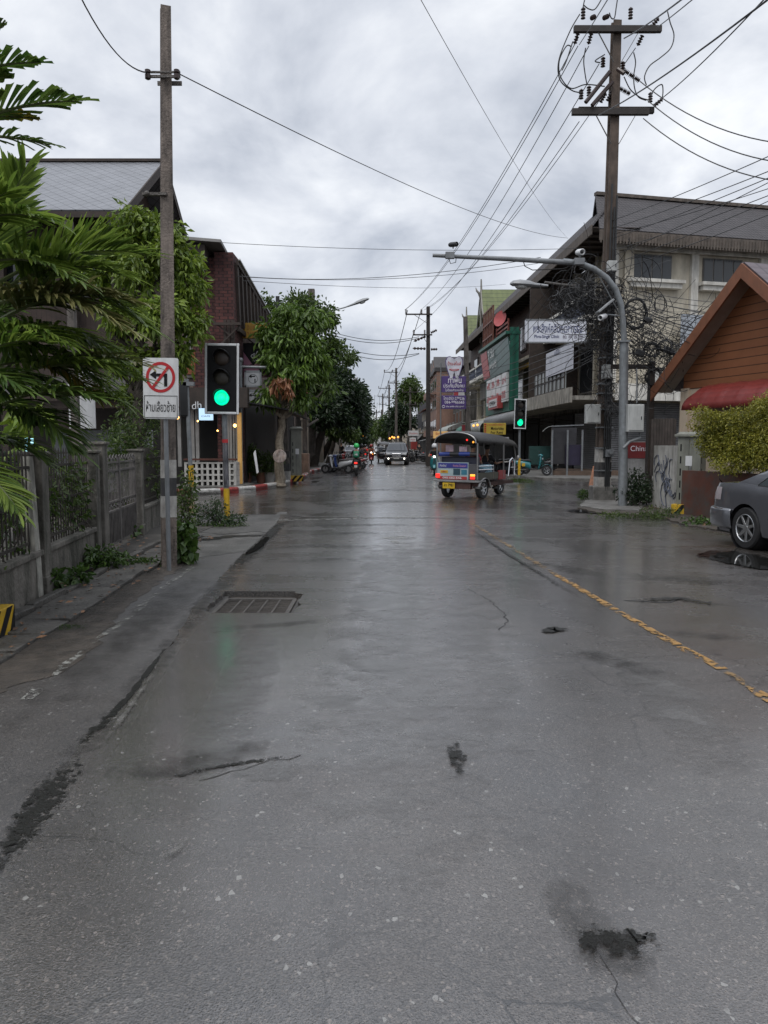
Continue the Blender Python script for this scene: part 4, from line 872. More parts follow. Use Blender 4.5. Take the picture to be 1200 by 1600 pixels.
# ---- palms
def frond(parent, s, e, arch, nl, ll, lw, lm, seed, droop=.5, ragged=0, spread=62, t0=.12, side_roll=0, stalkm=None):
    rd = random.Random(seed); s = Vector(s); e = Vector(e); c = (s + e) / 2 + Vector((0, 0, arch)); mb = MB()
    def B(t): return s * (1 - t) ** 2 + c * 2 * t * (1 - t) + e * t * t
    def T(t): return ((c - s) * 2 * (1 - t) + (e - c) * 2 * t).normalized()
    mb.tube([B(i / 10) for i in range(11)], [.017 * (1 - .85 * i / 10) + .002 for i in range(11)], 5, mi=1)
    for i in range(nl):
        t = t0 + (1 - t0) * (i + .5) / nl
        prof = math.sin(PI * min(1, .16 + .84 * t) ** .8) ** .6 if t < .97 else .5
        for sd_ in (-1, 1):
            tg = T(t); side = tg.cross(Vector((0, 0, 1))).normalized() * sd_; upv = (side.cross(tg) * sd_).normalized()
            sp_ = R(spread + rd.uniform(-7, 7) - 34 * t); l = ll * prof * rd.uniform(.85, 1.12)
            d = (tg * math.cos(sp_) + side * math.sin(sp_) + upv * (.22 + rd.uniform(-.12, .12))).normalized()
            p = B(t + rd.uniform(-.006, .006)); rows = []; K = 5; dv = droop * rd.uniform(.7, 1.35)
            for k in range(K + 1):
                f = k / K; wd = lw * (math.sin(PI * (.08 + .80 * f)) ** .7 if not ragged else (.35 + .75 * f)) * .5
                if k == K and not ragged: wd = lw * .06
                wv = d.cross(upv); wv = wv.normalized() if wv.length > 1e-5 else side
                nn = wv.cross(d).normalized()
                jag = rd.uniform(-.08, .08) * l if (ragged and k == K) else 0
                rows.append([p + wv * wd + d * jag, p - nn * wd * .35, p - wv * wd - d * jag * .7])
                p = p + d * (l / K); d = (d + Vector((0, 0, -1)) * dv * .22 * (.5 + f)).normalized()
            mb.grid(rows)
    return mb.build('frond', [lm, stalkm or MC['palm_stalk']], parent)
mat('palm_stalk', (.08, .10, .035), .6, .3, 4)
PM1 = leafmat('palm_green', (.07, .13, .02), (.24, .33, .06), .45, .42); PM2 = leafmat('palm_pale', (.09, .11, .03), (.24, .22, .09), .38, .3); PM3 = leafmat('palm_dark', (.04, .085, .016), (.13, .20, .04), .45, .35); PM4 = leafmat('palm_yellow', (.10, .11, .015), (.30, .22, .03), .4, .3)
def palm(lab, base, crown, trunk_r):
    t = thing('palm_tree', lab, 'palm tree', base); mb = MB(); b_ = Vector((0, 0, 0)); cr = Vector(crown) - Vector(base)
    K = 26; pts = []; rr = []
    for i in range(K + 1): f = i / K; pts.append(b_.lerp(cr, f)); rr.append(trunk_r * (1 - .35 * f) * (1.06 if i % 2 else .97))
    mb.tube(pts, rr, 12); mb.build('trunk', mat('palm_trunk', (.10, .09, .06), .8, .4, 6, stain=.5, sscale=3), t, smooth=True)
    return t
def pf(t, base, s, e, arch, nl, ll, lw, lm, seed, **k):
    b_ = Vector(base); return frond(t, P(*s) - b_, P(*e) - b_, arch, nl, ll, lw, lm, seed, **k)
pb = (-4.5, 6.9, 0); pt_ = palm('bushy palm with long arching feathery fronds leaning over the left fence', pb, (-4.35, 6.9, 2.2), .07)
FR = [((-40, 470, 6.9), (40, 262, 6.6), .1, 34, .55, .05, PM1, .35), ((0, 440, 6.9), (215, 395, 6.9), .22, 40, .62, .048, PM1, .35),
      ((-20, 480, 6.5), (198, 515, 6.2), .32, 42, .50, .046, PM2, .95), ((30, 450, 6.9), (232, 512, 6.7), .28, 40, .58, .05, PM1, .7),
      ((-40, 560, 6.0), (72, 535, 5.9), .12, 24, .36, .045, PM1, .6), ((10, 590, 6.6), (210, 590, 6.4), .22, 38, .55, .046, PM1, .75),
      ((90, 560, 6.8), (238, 575, 6.2), .12, 16, .36, .04, PM2, .5), ((-30, 650, 6.3), (150, 622, 6.0), .22, 36, .50, .045, PM3, .9),
      ((80, 620, 6.9), (182, 622, 6.7), .05, 16, .34, .05, PM1, .25), ((20, 640, 6.4), (118, 705, 6.2), .2, 28, .46, .042, PM3, .9),
      ((-60, 720, 5.8), (30, 800, 5.6), .15, 24, .34, .04, PM1, .8), ((-60, 640, 6.6), (60, 660, 6.4), .2, 30, .5, .045, PM3, .9),
      ((-80, 430, 7.2), (60, 400, 7.4), .3, 36, .6, .05, PM3, .7), ((-60, 520, 7.4), (120, 470, 7.6), .25, 40, .65, .05, PM3, .7),
      ((-60, 560, 7.4), (150, 540, 7.6), .3, 40, .62, .05, PM3, .9), ((-20, 600, 7.2), (110, 640, 7.4), .3, 34, .6, .05, PM3, 1.0),
      ((-60, 360, 6.6), (75, 345, 6.2), .18, 34, .5, .048, PM1, .8), ((-30, 540, 6.4), (110, 540, 6.1), .26, 34, .46, .045, PM1, .9),
      ((-80, 600, 5.9), (40, 610, 5.7), .2, 30, .42, .042, PM3, .9), ((40, 560, 6.9), (150, 618, 6.7), .15, 22, .42, .045, PM4, .9), ((-50, 700, 6.6), (70, 720, 6.7), .2, 26, .5, .045, PM3, .9),
      ((-60, 480, 6.8), (30, 560, 6.4), .25, 30, .5, .045, PM3, 1.0), ((-100, 400, 6.4), (10, 300, 6.3), .1, 28, .5, .05, PM1, .5),
      ((10, 450, 6.8), (190, 430, 6.6), .25, 36, .6, .05, PM1, .6), ((0, 500, 6.6), (208, 472, 6.4), .25, 36, .55, .05, PM2, .8), ((20, 520, 6.9), (182, 560, 6.7), .22, 34, .55, .05, PM1, .9), ((0, 540, 6.8), (190, 628, 6.7), .3, 34, .5, .05, PM1, .9), ((-20, 580, 7), (120, 605, 7), .3, 30, .55, .05, PM3, .9), ((20, 480, 7.2), (172, 362, 7.3), .12, 32, .55, .05, PM1, .4), ((-40, 420, 6.5), (120, 440, 6.1), .25, 32, .5, .05, PM1, .8)]
for i, (s, e, a_, nl, ll, lw, lm, dr) in enumerate(FR): pf(pt_, pb, s, e, a_, int(nl * 1.35), ll, lw * .72, lm, 100 + i, droop=dr)
pb2 = (-4.3, 5.6, 0); p2 = palm('tall palm whose dark ragged fronds reach in at the upper left', pb2, (-4.25, 5.6, 4.0), .09)
for i, (s, e, a_, nl, ll, lw, lm, dr) in enumerate([((-80, 210, 5.6), (120, 158, 5.5), .12, 20, .33, .042, PM3, .25), ((-80, 215, 5.6), (78, 226, 5.4), .06, 18, .27, .036, PM3, .5),
        ((-80, 130, 5.6), (60, 98, 5.5), .08, 16, .24, .04, PM3, .2), ((-60, 100, 5.8), (4, 40, 5.9), .05, 14, .20, .032, PM3, .2), ((-70, 190, 5.8), (60, 186, 5.7), .05, 8, .2, .06, PM4, .3), ((-90, 170, 5.6), (10, 120, 5.6), .1, 9, .24, .06, PM3, .3)]):
    pf(p2, pb2, s, e, a_, nl, ll, lw, lm, 200 + i, droop=dr, ragged=1, spread=52)

# ---- trees
def tree(name, lab, base, blobs, n, size, lm, seed, tr=.12, aspect=.45, clump=8, cr=.3, bark=BARK, droop=.5, jitter=.6, fork=None, group=None, shell=.5, limbs=None):
    t = thing(name, lab, 'tree', base, 0, group); b0_ = Vector(base)
    bl = [(x - b0_.x, y - b0_.y, z, a * .70, b_ * .8, c_ * .62) for x, y, z, a, b_, c_ in blobs]; rq = random.Random(seed)
    bl += [(x + rq.uniform(-1, 1) * a * 1.3, y + rq.uniform(-1, 1) * b_, z + rq.uniform(-1.1, 1.2) * c_, a * .5, b_ * .5, c_ * .42) for x, y, z, a, b_, c_ in bl]
    cx = sum(b_[0] for b_ in bl) / len(bl); cy = sum(b_[1] for b_ in bl) / len(bl); zb = min(b_[2] - b_[5] for b_ in bl); fk = Vector(fork) - b0_ if fork else Vector((cx * .4, cy * .4, max(zb * .9, 1.2)))
    mb = MB(); branch(mb, (0, 0, -.05), fk, tr * 1.15, tr * .75, seed, 9, .035, 12); mb.ball((0, 0, -.02), (tr * 1.5, tr * 1.5, tr * .8), 12, 6)
    for i, b_ in enumerate(bl[:limbs or 14]):
        branch(mb, fk, (b_[0], b_[1], b_[2]), tr * .45, tr * .12, seed + i + 1, 8, .09, 7)
        rd = random.Random(seed * 7 + i)
        for j in range(3): branch(mb, (b_[0], b_[1], b_[2]), (b_[0] + rd.uniform(-1, 1) * b_[3] * .8, b_[1] + rd.uniform(-1, 1) * b_[4] * .8, b_[2] + rd.uniform(-.5, 1) * b_[5] * .8), tr * .14, tr * .04, seed + i * 5 + j, 5, .1, 5)
    mb.build('trunk', bark, t, smooth=True)
    p, d = blob_pts(bl, n, seed, clump, cr, shell); leaf_mesh('crown', p, d, size, lm, t, aspect, seed, jitter, droop)
    return t
def B_(u, v, Y, ru, rv, ry): q = P(u, v, Y); k = Y / F; return (q.x, q.y, q.z, ru * k, ry, rv * k)
tree('leafy_tree', 'bright green bushy tree beside the tall pole in front of the grey shingle roof', (-4.75, 14.6, 0),
     [B_(215, 345, 14.4, 30, 30, .5), B_(180, 370, 14.4, 32, 28, .5), B_(160, 420, 14.6, 32, 40, .6), B_(215, 420, 14.0, 40, 45, .7), B_(265, 400, 14.2, 40, 40, .6), B_(295, 450, 14.4, 34, 38, .6), B_(300, 505, 14.4, 28, 36, .5), B_(245, 490, 14.0, 42, 48, .7),
      B_(190, 490, 14.4, 40, 46, .6), B_(270, 560, 14.3, 34, 34, .5), B_(225, 560, 14.4, 30, 38, .5), B_(180, 560, 14.6, 24, 34, .5), B_(245, 360, 14.4, 22, 30, .4), B_(300, 405, 14.4, 20, 22, .4), B_(200, 610, 14.8, 18, 18, .4)], 9500, .15, LF_BR, 51, tr=.15, cr=.22, clump=9, aspect=.36, droop=.9, fork=(-4.7, 14.6, 2.4), bark=BARK)
# ---- wooden house with the grey shingle roof
WOOD = uvmat('dark_wood_boards', 'planks', (.045, .028, .022), (.010, .007, .006), 6, 1, .7, msize=.03, stain=.5)
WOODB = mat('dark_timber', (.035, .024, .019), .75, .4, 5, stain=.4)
SHING = uvmat('grey_diamond_shingles', 'diamond', (.165, .17, .185), (.04, .04, .045), 2.2, 2.2, .38, msize=.06, bump=.5, stain=.22)
Ye, Yr, Yb = 25.0, 29.6, 34.2; ze = P(150, 329, Ye).z; zr = P(150, 254, Yr).z; xr_ = P(256, 257, Yr).x; xl_ = -34
h = thing('wooden_house', 'dark wooden house with large grey diamond shingle roof behind the trees', 'house', (0, 0, 0))
mb = MB(); mb.quad((xl_, Ye, ze), (xr_ + .0, Ye, ze), (xr_, Yr, zr), (xl_, Yr, zr)); mb.quad((xr_, Yb, ze), (xl_, Yb, ze), (xl_, Yr, zr), (xr_, Yr, zr)); mb.build('roof', SHING, h, solid=.06)
mb = MB(); mb.bar((xr_ + .06, Ye - .1, ze - .12), (xr_ + .06, Yr, zr - .06), .05, .28); mb.bar((xr_ + .06, Yr, zr - .06), (xr_ + .06, Yb, ze - .12), .05, .28); mb.bx(xl_, xr_, Ye - .04, Ye, ze - .22, ze - .03); mb.bar((xl_, Yr, zr + .06), (xr_ + .1, Yr, zr + .06), .25, .10); mb.build('roof_trim', WOODB, h)
mb = MB(); mb.bx(xl_, xr_ - 1, Ye + 1.2, Yb - 1.2, 3.0, ze + .6); mb.poly([(xr_ - .98, Ye + 1.2, ze + .5), (xr_ - .98, Yb - 1.2, ze + .5), (xr_ - .98, Yr, zr - .3)]); mb.build('wall', WOOD, h)
mb = MB(); mb.bx(xl_, xr_ - .6, Ye + .6, Ye + 1.1, P(150, 390, Ye).z, P(150, 372, Ye).z); mb.build('beam', mat('grey_fascia', (.16, .16, .15), .7, .2, 3, stain=.5), h)
mb = MB()
for x in np.arange(xl_ + 2, xr_ - 1, 2.4): mb.box((x, Ye + .9, ze / 2), (.22, .22, ze))
mb.build('posts', WOODB, h)
mb = MB(); mb.bx(xl_, xr_ - 1, Ye + 2.6, Yb - 1, 0, 3.0); mb.build('ground_floor', mat('ground_floor_dark', (.045, .038, .032), .8, .5, 1.2, stain=.5), h)
for x in np.arange(xr_ - 10, xr_ - 2, 2.6):
    wn = MB().bx(x, x + 1.3, Ye + 1.16, Ye + 1.19, ze - 2.6, ze - 1.1).build('window', WOODB, h); MB().bx(x + .1, x + 1.2, Ye + 1.13, Ye + 1.155, ze - 2.5, ze - 1.2).build('pane', GLASS, wn)
q = P(107, 346, 17); o = MB().box((q.x, 17, q.z / 2), (.16, .14, q.z)).build('concrete_post', CPOLE); tag(o, 'short square concrete post in front of the grey shingle roofed house', 'post')
# restaurant clutter behind the gate: lean-to roof, menu board, lamps
k_ = thing('shop_shelter', 'dark timber shelter behind the iron gate with a pale curtain panel', 'shelter', (0, 0, 0))
mb = MB(); mb.quad((-9.5, 18.2, 2.75), (-6.1, 18.2, 2.75), (-6.6, 22.0, 3.5), (-9.5, 22.0, 3.5)); mb.build('roof', mat('rusty_sheet_dark', (.03, .026, .024), .6, .4, 3, stain=.4), k_, solid=.04)
mb = MB()
for x in (-9.2, -7.6, -6.25): mb.box((x, 18.5, 1.4), (.14, .14, 2.8)); 
mb.bx(-9.3, -6.2, 18.38, 18.5, 2.45, 2.62); mb.build('posts', WOODB, k_)
mb = MB(); mb.bx(-8.7, -6.1, 20.0, 20.06, .3, 1.95); mb.build('curtain', mat('grey_curtain', (.20, .21, .22), .6, .2, 3, stain=.3), k_, bevel=.02)
mb = MB(); mb.bx(-9.4, -7.1, 21.9, 22.0, 0, 3.4); mb.build('back_wall', WOODB, k_)
q = P(131, 618, 17.5); MB()
o = MB().bx(q.x - .35, q.x + .25, 17.48, 17.52, q.z - .75, q.z + .55).build('menu_board', WHITEP); tag(o, 'pale board hanging at the shelter behind the palm fronds', 'board')
for i, (u, v) in enumerate(((133, 645), (136, 658), (277, 652))):
    q = P(u, v, 18.0); L1 = thing('lamp', ['small warm lamp bulb upper of the two behind the palm', 'small warm lamp bulb lower of the two behind the palm', 'small warm lamp glowing just right of the no left turn sign'][i], 'lamp', q)
    MB().ball((0, 0, 0), .045, 10, 8).build('bulb', LAMPW, L1, smooth=True); MB().tube([(0, 0, .04), (0, 0, .5)], .006, 4).build('cord', CABLE, L1)
for i, (u, v0, v1) in enumerate(((41, 684, 708), (50, 685, 710))):
    q = P(u, v0, 12); q1 = P(u, v1, 12); o = MB().tube([q, q1], .022, 8).build('tube_light', mat('cool_tube', (.5, .8, .9), .4, 0, emit=(.35, .75, .85), es=1.0), smooth=True); tag(o, ['dim bluish vertical light tube, left of a pair behind the palm', 'bluish vertical light tube, right of a pair behind the palm'][i], 'lamp')
# =================================================================== RIGHT SIDE
class Plane:
    """vertical facade plane: A = ground corner, d = direction along it, n = direction into the building"""
    def __init__(s, A, ang, flip=1):
        s.A = Vector((A[0], A[1])); s.d = Vector((math.cos(ang), math.sin(ang))); s.n = Vector((-s.d.y, s.d.x)) * flip
    def at(s, u, v, off=0):
        k = P(u, v, 1).x; A = s.A + s.n * off
        t = (k * A.y - A.x) / (s.d.x - k * s.d.y); Y = A.y + t * s.d.y
        return t, P(u, v, Y).z
    def w(s, t, off, z): q = s.A + s.d * t + s.n * off; return Vector((q.x, q.y, z))
    def box(s, mb, t0, t1, o0, o1, z0, z1, mi=0):
        q = [s.w(t, o, z) for z in (z0, z1) for t, o in ((t0, o0), (t1, o0), (t1, o1), (t0, o1))]
        mb.add(q, [(3, 2, 1, 0), (4, 5, 6, 7), (0, 1, 5, 4), (1, 2, 6, 5), (2, 3, 7, 6), (3, 0, 4, 7)], mi)
    def ubox(s, mb, u0, v0, u1, v1, o0, o1, mi=0):
        t0, za = s.at(u0, v0, o0); t1, zb = s.at(u1, v1, o0); s.box(mb, t0, t1, o0, o1, min(za, zb), max(za, zb), mi)
CREAM = mat('cream_render', (.56, .51, .41), .8, .12, 1.5, stain=.6, sscale=.5, stainc=(.16, .145, .12))
CREAMW = mat('white_trim', (.62, .60, .55), .7, .12, 2, stain=.55, sscale=.8, stainc=(.15, .14, .12))
TILE = uvmat('dark_roof_tiles', 'tile', (.048, .042, .044), (.012, .011, .012), 1 / .22, 1 / .36, .75, bump=1.0, dist=.06, stain=.35)
FASC = mat('weathered_fascia', (.11, .09, .075), .8, .3, 4, stain=.5)
BRN = uvmat('brown_boards', 'planks', (.075, .042, .030), (.02, .012, .009), 5, 1, .7, msize=.04, stain=.5)
SHUT = uvmat('roller_shutter', 'shutter', (.13, .13, .135), (.05, .05, .052), 1, 9, .45, bump=.8, stain=.45)
STAINW = mat('stained_concrete', (.16, .15, .135), .85, .3, 1.5, stain=.85, sscale=.9)
# ---- the long row facing the street
RW = Plane((10.9, 38.0), R(90 + 2.35), flip=-1)   # t runs away from the camera, off > 0 into the building
row = thing('shophouse_row', 'long three storey shophouse row with dark tiled roof and timber upper floor on the right', 'building')
Lr = 46.0
mb = MB(); RW.box(mb, 0.4, 7, 1.4, 2.2, 0, 11.9); RW.box(mb, 7, Lr, 1.4, 9, 0, 11.9); mb.build('wall', STAINW, row)
mb = MB()
for k in range(0, 11):
    t = k * 4.4; RW.box(mb, t, t + .3, .95, 1.4, 4.2, 11.9)
for z in (4.1, 7.9): RW.box(mb, 0, Lr, -.1, 1.4, z - .25, z)
mb.build('party_walls', CREAM, row)
zE, zR = 12.0, 14.55
mb = MB()
E0, E1, R0, R1 = RW.w(-.9, -1.0, zE), RW.w(Lr + .8, -1.0, zE), RW.w(2.6, 1.3, zR), RW.w(Lr + .8, 1.3, zR)
mb.quad(E1, E0, R0, R1); B0, B1 = RW.w(20, 7.5, zE), RW.w(Lr + .8, 7.5, zE); mb.quad(R1, RW.w(20, 1.3, zR), B0, B1)
mb.build('roof', TILE, row, solid=.08)
mb = MB(); RW.box(mb, -.9, Lr + .8, -1.06, -1.0, zE - .42, zE + .03); mb.build('fascia', FASC, row)
mb = MB()
for k in range(46): RW.box(mb, k * 1.0, k * 1.0 + .09, -.98, 1.2, zE - .22, zE - .08)
RW.box(mb, -.8, Lr, -.95, 1.4, zE - .08, zE - .04); mb.build('rafters', WOODB, row)
mb = MB(); RW.box(mb, 8.8, Lr, .5, .62, 7.9, 11.9); mb.build('timber_wall', BRN, row)
mb = MB(); RW.box(mb, 8.9, 13.1, -.9, -.6, 4.6, 8.6); mb.build('grey_block_wall', uvmat('grey_block_wall', 'brick', (.075, .065, .06), (.055, .048, .045), 1 / .6, 1 / .45, .8, mortar=(.09, .085, .08), msize=.02), row) if False else None
# windows and shutters, bay by bay
for k in range(0, 10):
    t = k * 4.4
    for z0, z1 in ((8.3, 10.6), (4.6, 7.2)):
        if z0 > 8 and k >= 2: 
            f = MB(); RW.box(f, t + 1.2, t + 3.3, .42, .50, 8.6, 10.6); f = f.build('window', WOODB, row); p_ = MB(); RW.box(p_, t + 1.35, t + 3.15, .39, .415, 8.75, 10.45); p_.build('pane', GLASS, f); continue
        f = MB(); RW.box(f, t + .9, t + 3.7, 1.28, 1.38, z0, z1); f = f.build('window', mat('aluminium_frame', (.12, .11, .10), .5, .2, 3), row); p_ = MB(); RW.box(p_, t + 1.0, t + 3.6, 1.24, 1.275, z0 + .1, z1 - .1); p_.build('pane', GLASS, f)
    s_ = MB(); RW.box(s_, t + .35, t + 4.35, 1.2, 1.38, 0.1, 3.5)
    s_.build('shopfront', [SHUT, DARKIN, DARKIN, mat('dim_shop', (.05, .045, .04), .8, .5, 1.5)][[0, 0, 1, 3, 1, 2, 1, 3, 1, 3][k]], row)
# white curved balconies on the near bays
def balcony(t0, t1, z, off=-1.0):
    mb = MB(); RW.box(mb, t0, t1, off, 1.4, z - .25, z); RW.box(mb, t0 - .08, t1 + .08, off - .08, off + .18, z - .32, z - .1); RW.box(mb, t0 - .05, t1 + .05, off - .06, off + .12, z + .85, z + 1.0)
    b_ = mb.build('balcony', CREAMW, row); mb = MB(); k = int((t1 - t0) / .28)
    for i in range(k + 1):
        q = RW.w(t0 + .1 + i * (t1 - t0 - .2) / k, off + .03, 0); mb.lathe([(.05, z), (.03, z + .15), (.065, z + .35), (.03, z + .6), (.05, z + .85)], (q.x, q.y, 0), 6)
    mb.build('balusters', mat('blue_grey_balusters', (.06, .07, .10), .6, .2, 3), b_)
balcony(.1, 4.2, 8.0); balcony(4.6, 8.6, 8.0, -.8)
for k in range(5, 10): balcony(k * 4.4 + .4, k * 4.4 + 4.2, 8.0, -.7)
mb = MB()  # concrete canopy of the near bays, worn edge
RW.box(mb, -1.2, 8.6, -1.9, 1.3, 3.75, 3.95); RW.box(mb, -1.2, 8.6, -2.0, -1.88, 3.62, 4.35); o = mb.build('canopy', mat('peeling_canopy', (.30, .28, .24), .8, .25, 3, stain=.8, sscale=1.5, stainc=(.05, .045, .04)), row)
f = MB(); RW.box(f, .2, 6.6, -1.85, -1.8, 4.4, 5.55); gb_ = f.build('glazed_balcony', mat('frosted_panels', (.20, .215, .21), .3, .1, 3), row)
f = MB()
for i in range(9): RW.box(f, .2 + i * .79, .26 + i * .79, -1.9, -1.86, 4.35, 5.6)
for z in (4.36, 4.95, 5.56): RW.box(f, .2, 6.6, -1.9, -1.86, z, z + .06)
f.build('frame', WOODB, gb_)
mb = MB(); RW.box(mb, 8.7, 8.8, -1.7, 1.3, 3.9, 11.0); RW.box(mb, 9.0, 13.0, -.3, -.1, 8.1, 8.9); mb.build('dark_partition', WOODB, row)
# yellow strip, grey blocks beside the green board
mb = MB(); RW.ubox(mb, 853, 561, 811, 573, -.6, -.5); mb.build('yellow_strip', mat('mustard', (.26, .16, .02), .6, .2, 3), row)
mb = MB()
for q in ((852, 600, 826, 592 - 8), (852, 620, 826, 610)): pass
RW.box(mb, 8.9, 12.0, -.5, -.3, 5.6, 6.2); RW.box(mb, 9.0, 11.9, -.5, -.3, 4.3, 4.9); mb.build('pale_blocks', mat('pale_grey_block', (.26, .26, .24), .8, .1, 2), row)
# dish and slatted screens
mb = MB(); t, z = RW.at(786, 498, -1.0); q = RW.w(t, -1.2, z); mb.lathe([(.001, -.10), (.35, -.06), (.6, .04), (.62, .06), (.35, -.04), (.001, -.08)], q, 24, Vector((-.75, -.6, .25)).to_track_quat('Z', 'Y').to_matrix()); mb.build('satellite_dish', mat('faded_red', (.35, .06, .06), .5, .15, 3), row, smooth=True)
mb = MB(); t0, z0 = RW.at(795, 520, -.9); t1, z1 = RW.at(777, 494, -.9)
zz_ = np.linspace(8.1, 10.6, 9)
for z in zz_: RW.box(mb, t0, t1, -.95, -.9, z, z + .14)
RW.box(mb, t0, t0 + .1, -.98, -.88, 8, 10.9); RW.box(mb, t1, t1 + .1, -.98, -.88, 8, 10.9); mb.build('red_slat_screen', mat('faded_red_wood', (.20, .05, .035), .6, .25, 4), row)
mb = MB(); t0, _ = RW.at(771, 500, -1.3); t1, _ = RW.at(756, 500, -1.3)
for i in range(7): RW.box(mb, t0 + (t1 - t0) * i / 6, t0 + (t1 - t0) * i / 6 + .12, -1.35, -1.25, 9.2, 12.6)
for z in (9.2, 10.3, 11.4, 12.5): RW.box(mb, t0, t1 + .1, -1.38, -1.3, z, z + .12)
mb.build('brown_lattice', mat('reddish_wood', (.13, .045, .028), .6, .25, 4), row)
# ---- green board with price panels
GRN = uvmat('green_sheet', 'corr', (.010, .105, .070), (.006, .065, .045), 2.5, 1, .5, stain=.3, bump=.4)
gbd = thing('sign_board', 'tall green corrugated sign board with red and white price panels', 'sign board')
tA, zt = RW.at(804, 512, -1.7); tB, _ = RW.at(760, 550, -1.7); zb = RW.at(804, 640, -1.7)[1]; zt2 = RW.at(760, 553, -1.7)[1]

zt = min(zt, zt2)
mb = MB(); RW.box(mb, tA, tB, -1.7, -1.4, zb, zt - .9); RW.box(mb, tA - .05, tA, -2.0, -1.4, zb, zt + .5); mb.build('board', GRN, gbd)
mb = MB(); mb.quad(RW.w(tA + .1, -2.1, zt - .1), RW.w(tB, -2.1, zt - .1), RW.w(tB, -1.8, zt - 2.2), RW.w(tA + .1, -1.8, zt - 2.2)); mb.build('tilted_panel', mat('teal_panel', (.035, .10, .09), .4, .2, 2, stain=.3), gbd, solid=.08)
mb = MB(); RW.box(mb, tA - .1, tB + .2, -2.3, -1.3, zt + .05, zt + .25); mb.build('head_gutter', GRN, gbd)
tl_ = tB - (tB - tA) * .25; X_ = -RW.d.to_3d(); UP = Vector((0, .0, 1))
mb = MB(); mb.quad(RW.w(tl_, -2.16, zt - .1), RW.w(tB, -2.16, zt - .1), RW.w(tB, -1.87, zt - 2.1), RW.w(tl_, -1.87, zt - 2.1)); mb.build('red_panel', mat('faded_red_panel', (.34, .055, .055), .45, .15, 2), gbd, solid=.03)
WB = mat('white_board', (.55, .55, .55), .5, .08, 4, stain=.12); REDT = mat('red_letters', (.40, .03, .03), .5)
def ft(body, t, off, z, wd, h, m, par, bold=.01, name='lettering'): return text(name, body, m, par, RW.w(t, off, z), -RW.d.to_3d() if False else X_, (0, 0, 1), width=wd, height=h, bold=bold)
ft('7 วัน', tA + 6.2, -2.15, zt - .5, 2.4, .7, mat('pale_letters', (.5, .5, .48), .5), gbd); ft('บุฟเฟ่ต์', tA + 6.2, -2.0, zt - 1.4, 3.0, .7, MC['pale_letters'], gbd)
k = 0
for r_ in range(2):
    for c_ in range(4):
        t0 = tA + 1.5 + c_ * (tB - tA - 2.6) / 4; wdt = (tB - tA - 2.6) / 4 - .35; z0 = zt - 2.2 - (zt - zb) * .12 - r_ * (zt - zb) * .2
        b_ = MB(); RW.box(b_, t0, t0 + wdt, -1.9, -1.72, z0 - .5, z0 + .5); b_ = b_.build('price_panel', WB, gbd)
        ft(['มา 4', '199.-', '299.-', 'ฟรี', 'อาหาร', '59.-', '89.-', 'เปิด'][k], t0 + wdt / 2, -1.92, z0, wdt * .75, .5, REDT, b_, .02); k += 1
b_ = MB(); RW.box(b_, tA + 3.5, tA + 7.2, -2.1, -1.72, zb + .3, zb + 1.2); b_ = b_.build('red_box_sign', mat('faded_red_panel', (0, 0, 0)), gbd); mb = MB(); RW.box(mb, tA + 3.75, tA + 6.8, -2.14, -2.102, zb + .45, zb + 1.0); wb_ = mb.build('white_panel', WB, b_); ft('OPEN', tA + 5.3, -2.16, zb + .72, 2.2, .3, BLKP, b_)
# ---- corrugated awnings over the shops
CORR = uvmat('corrugated_grey', 'corr', (.20, .205, .205), (.10, .10, .105), 4.5, 1, .45, bump=.8, stain=.35)
def awning(lab, t0, t1, off0, off1, z0, z1, m, name='awning', val=.5, stripes=None):
    o_ = MB(); rows = []
    for i in range(7):
        f = i / 6; a = f * PI / 2; rows.append([RW.w(t0, off0 + (off1 - off0) * math.sin(a), z0 + (z1 - z0) * (1 - math.cos(a))), RW.w(t1, off0 + (off1 - off0) * math.sin(a), z0 + (z1 - z0) * (1 - math.cos(a)))])
    rows.append([rows[-1][0] - Vector((0, 0, val)), rows[-1][1] - Vector((0, 0, val))])
    o_.grid(rows); t = thing(name, lab, 'awning'); o_.build('sheet', m, t, smooth=True, solid=.04)
    mb = MB()
    for t_ in np.linspace(t0, t1, 4): mb.tube([RW.w(t_, off1 + .05, z1 - .1), RW.w(t_, off0, z1 - .4)], .03, 5)
    mb.build('brackets', WOODB, t); return t
awning('grey corrugated awning over the dark shop left of the concrete canopy', 8.9, 20.5, 1.2, -2.4, 4.1, 3.45, CORR, val=.55)
awning('pale rounded canvas awning beyond the green board', 21, 30, 1.2, -2.6, 3.9, 3.0, mat('pale_canvas', (.30, .32, .30), .6, .15, 2, stain=.4))
awning('small green canvas awning far along the row', 30.5, 35, 1.0, -2.6, 3.8, 2.9, mat('green_canvas', (.02, .13, .09), .6, .2, 3))
awning('rounded grey awning of the last shop of the row', 37, 45, 1.0, -3.2, 4.0, 3.0, mat('pale_canvas', (.3, .3, .3)))
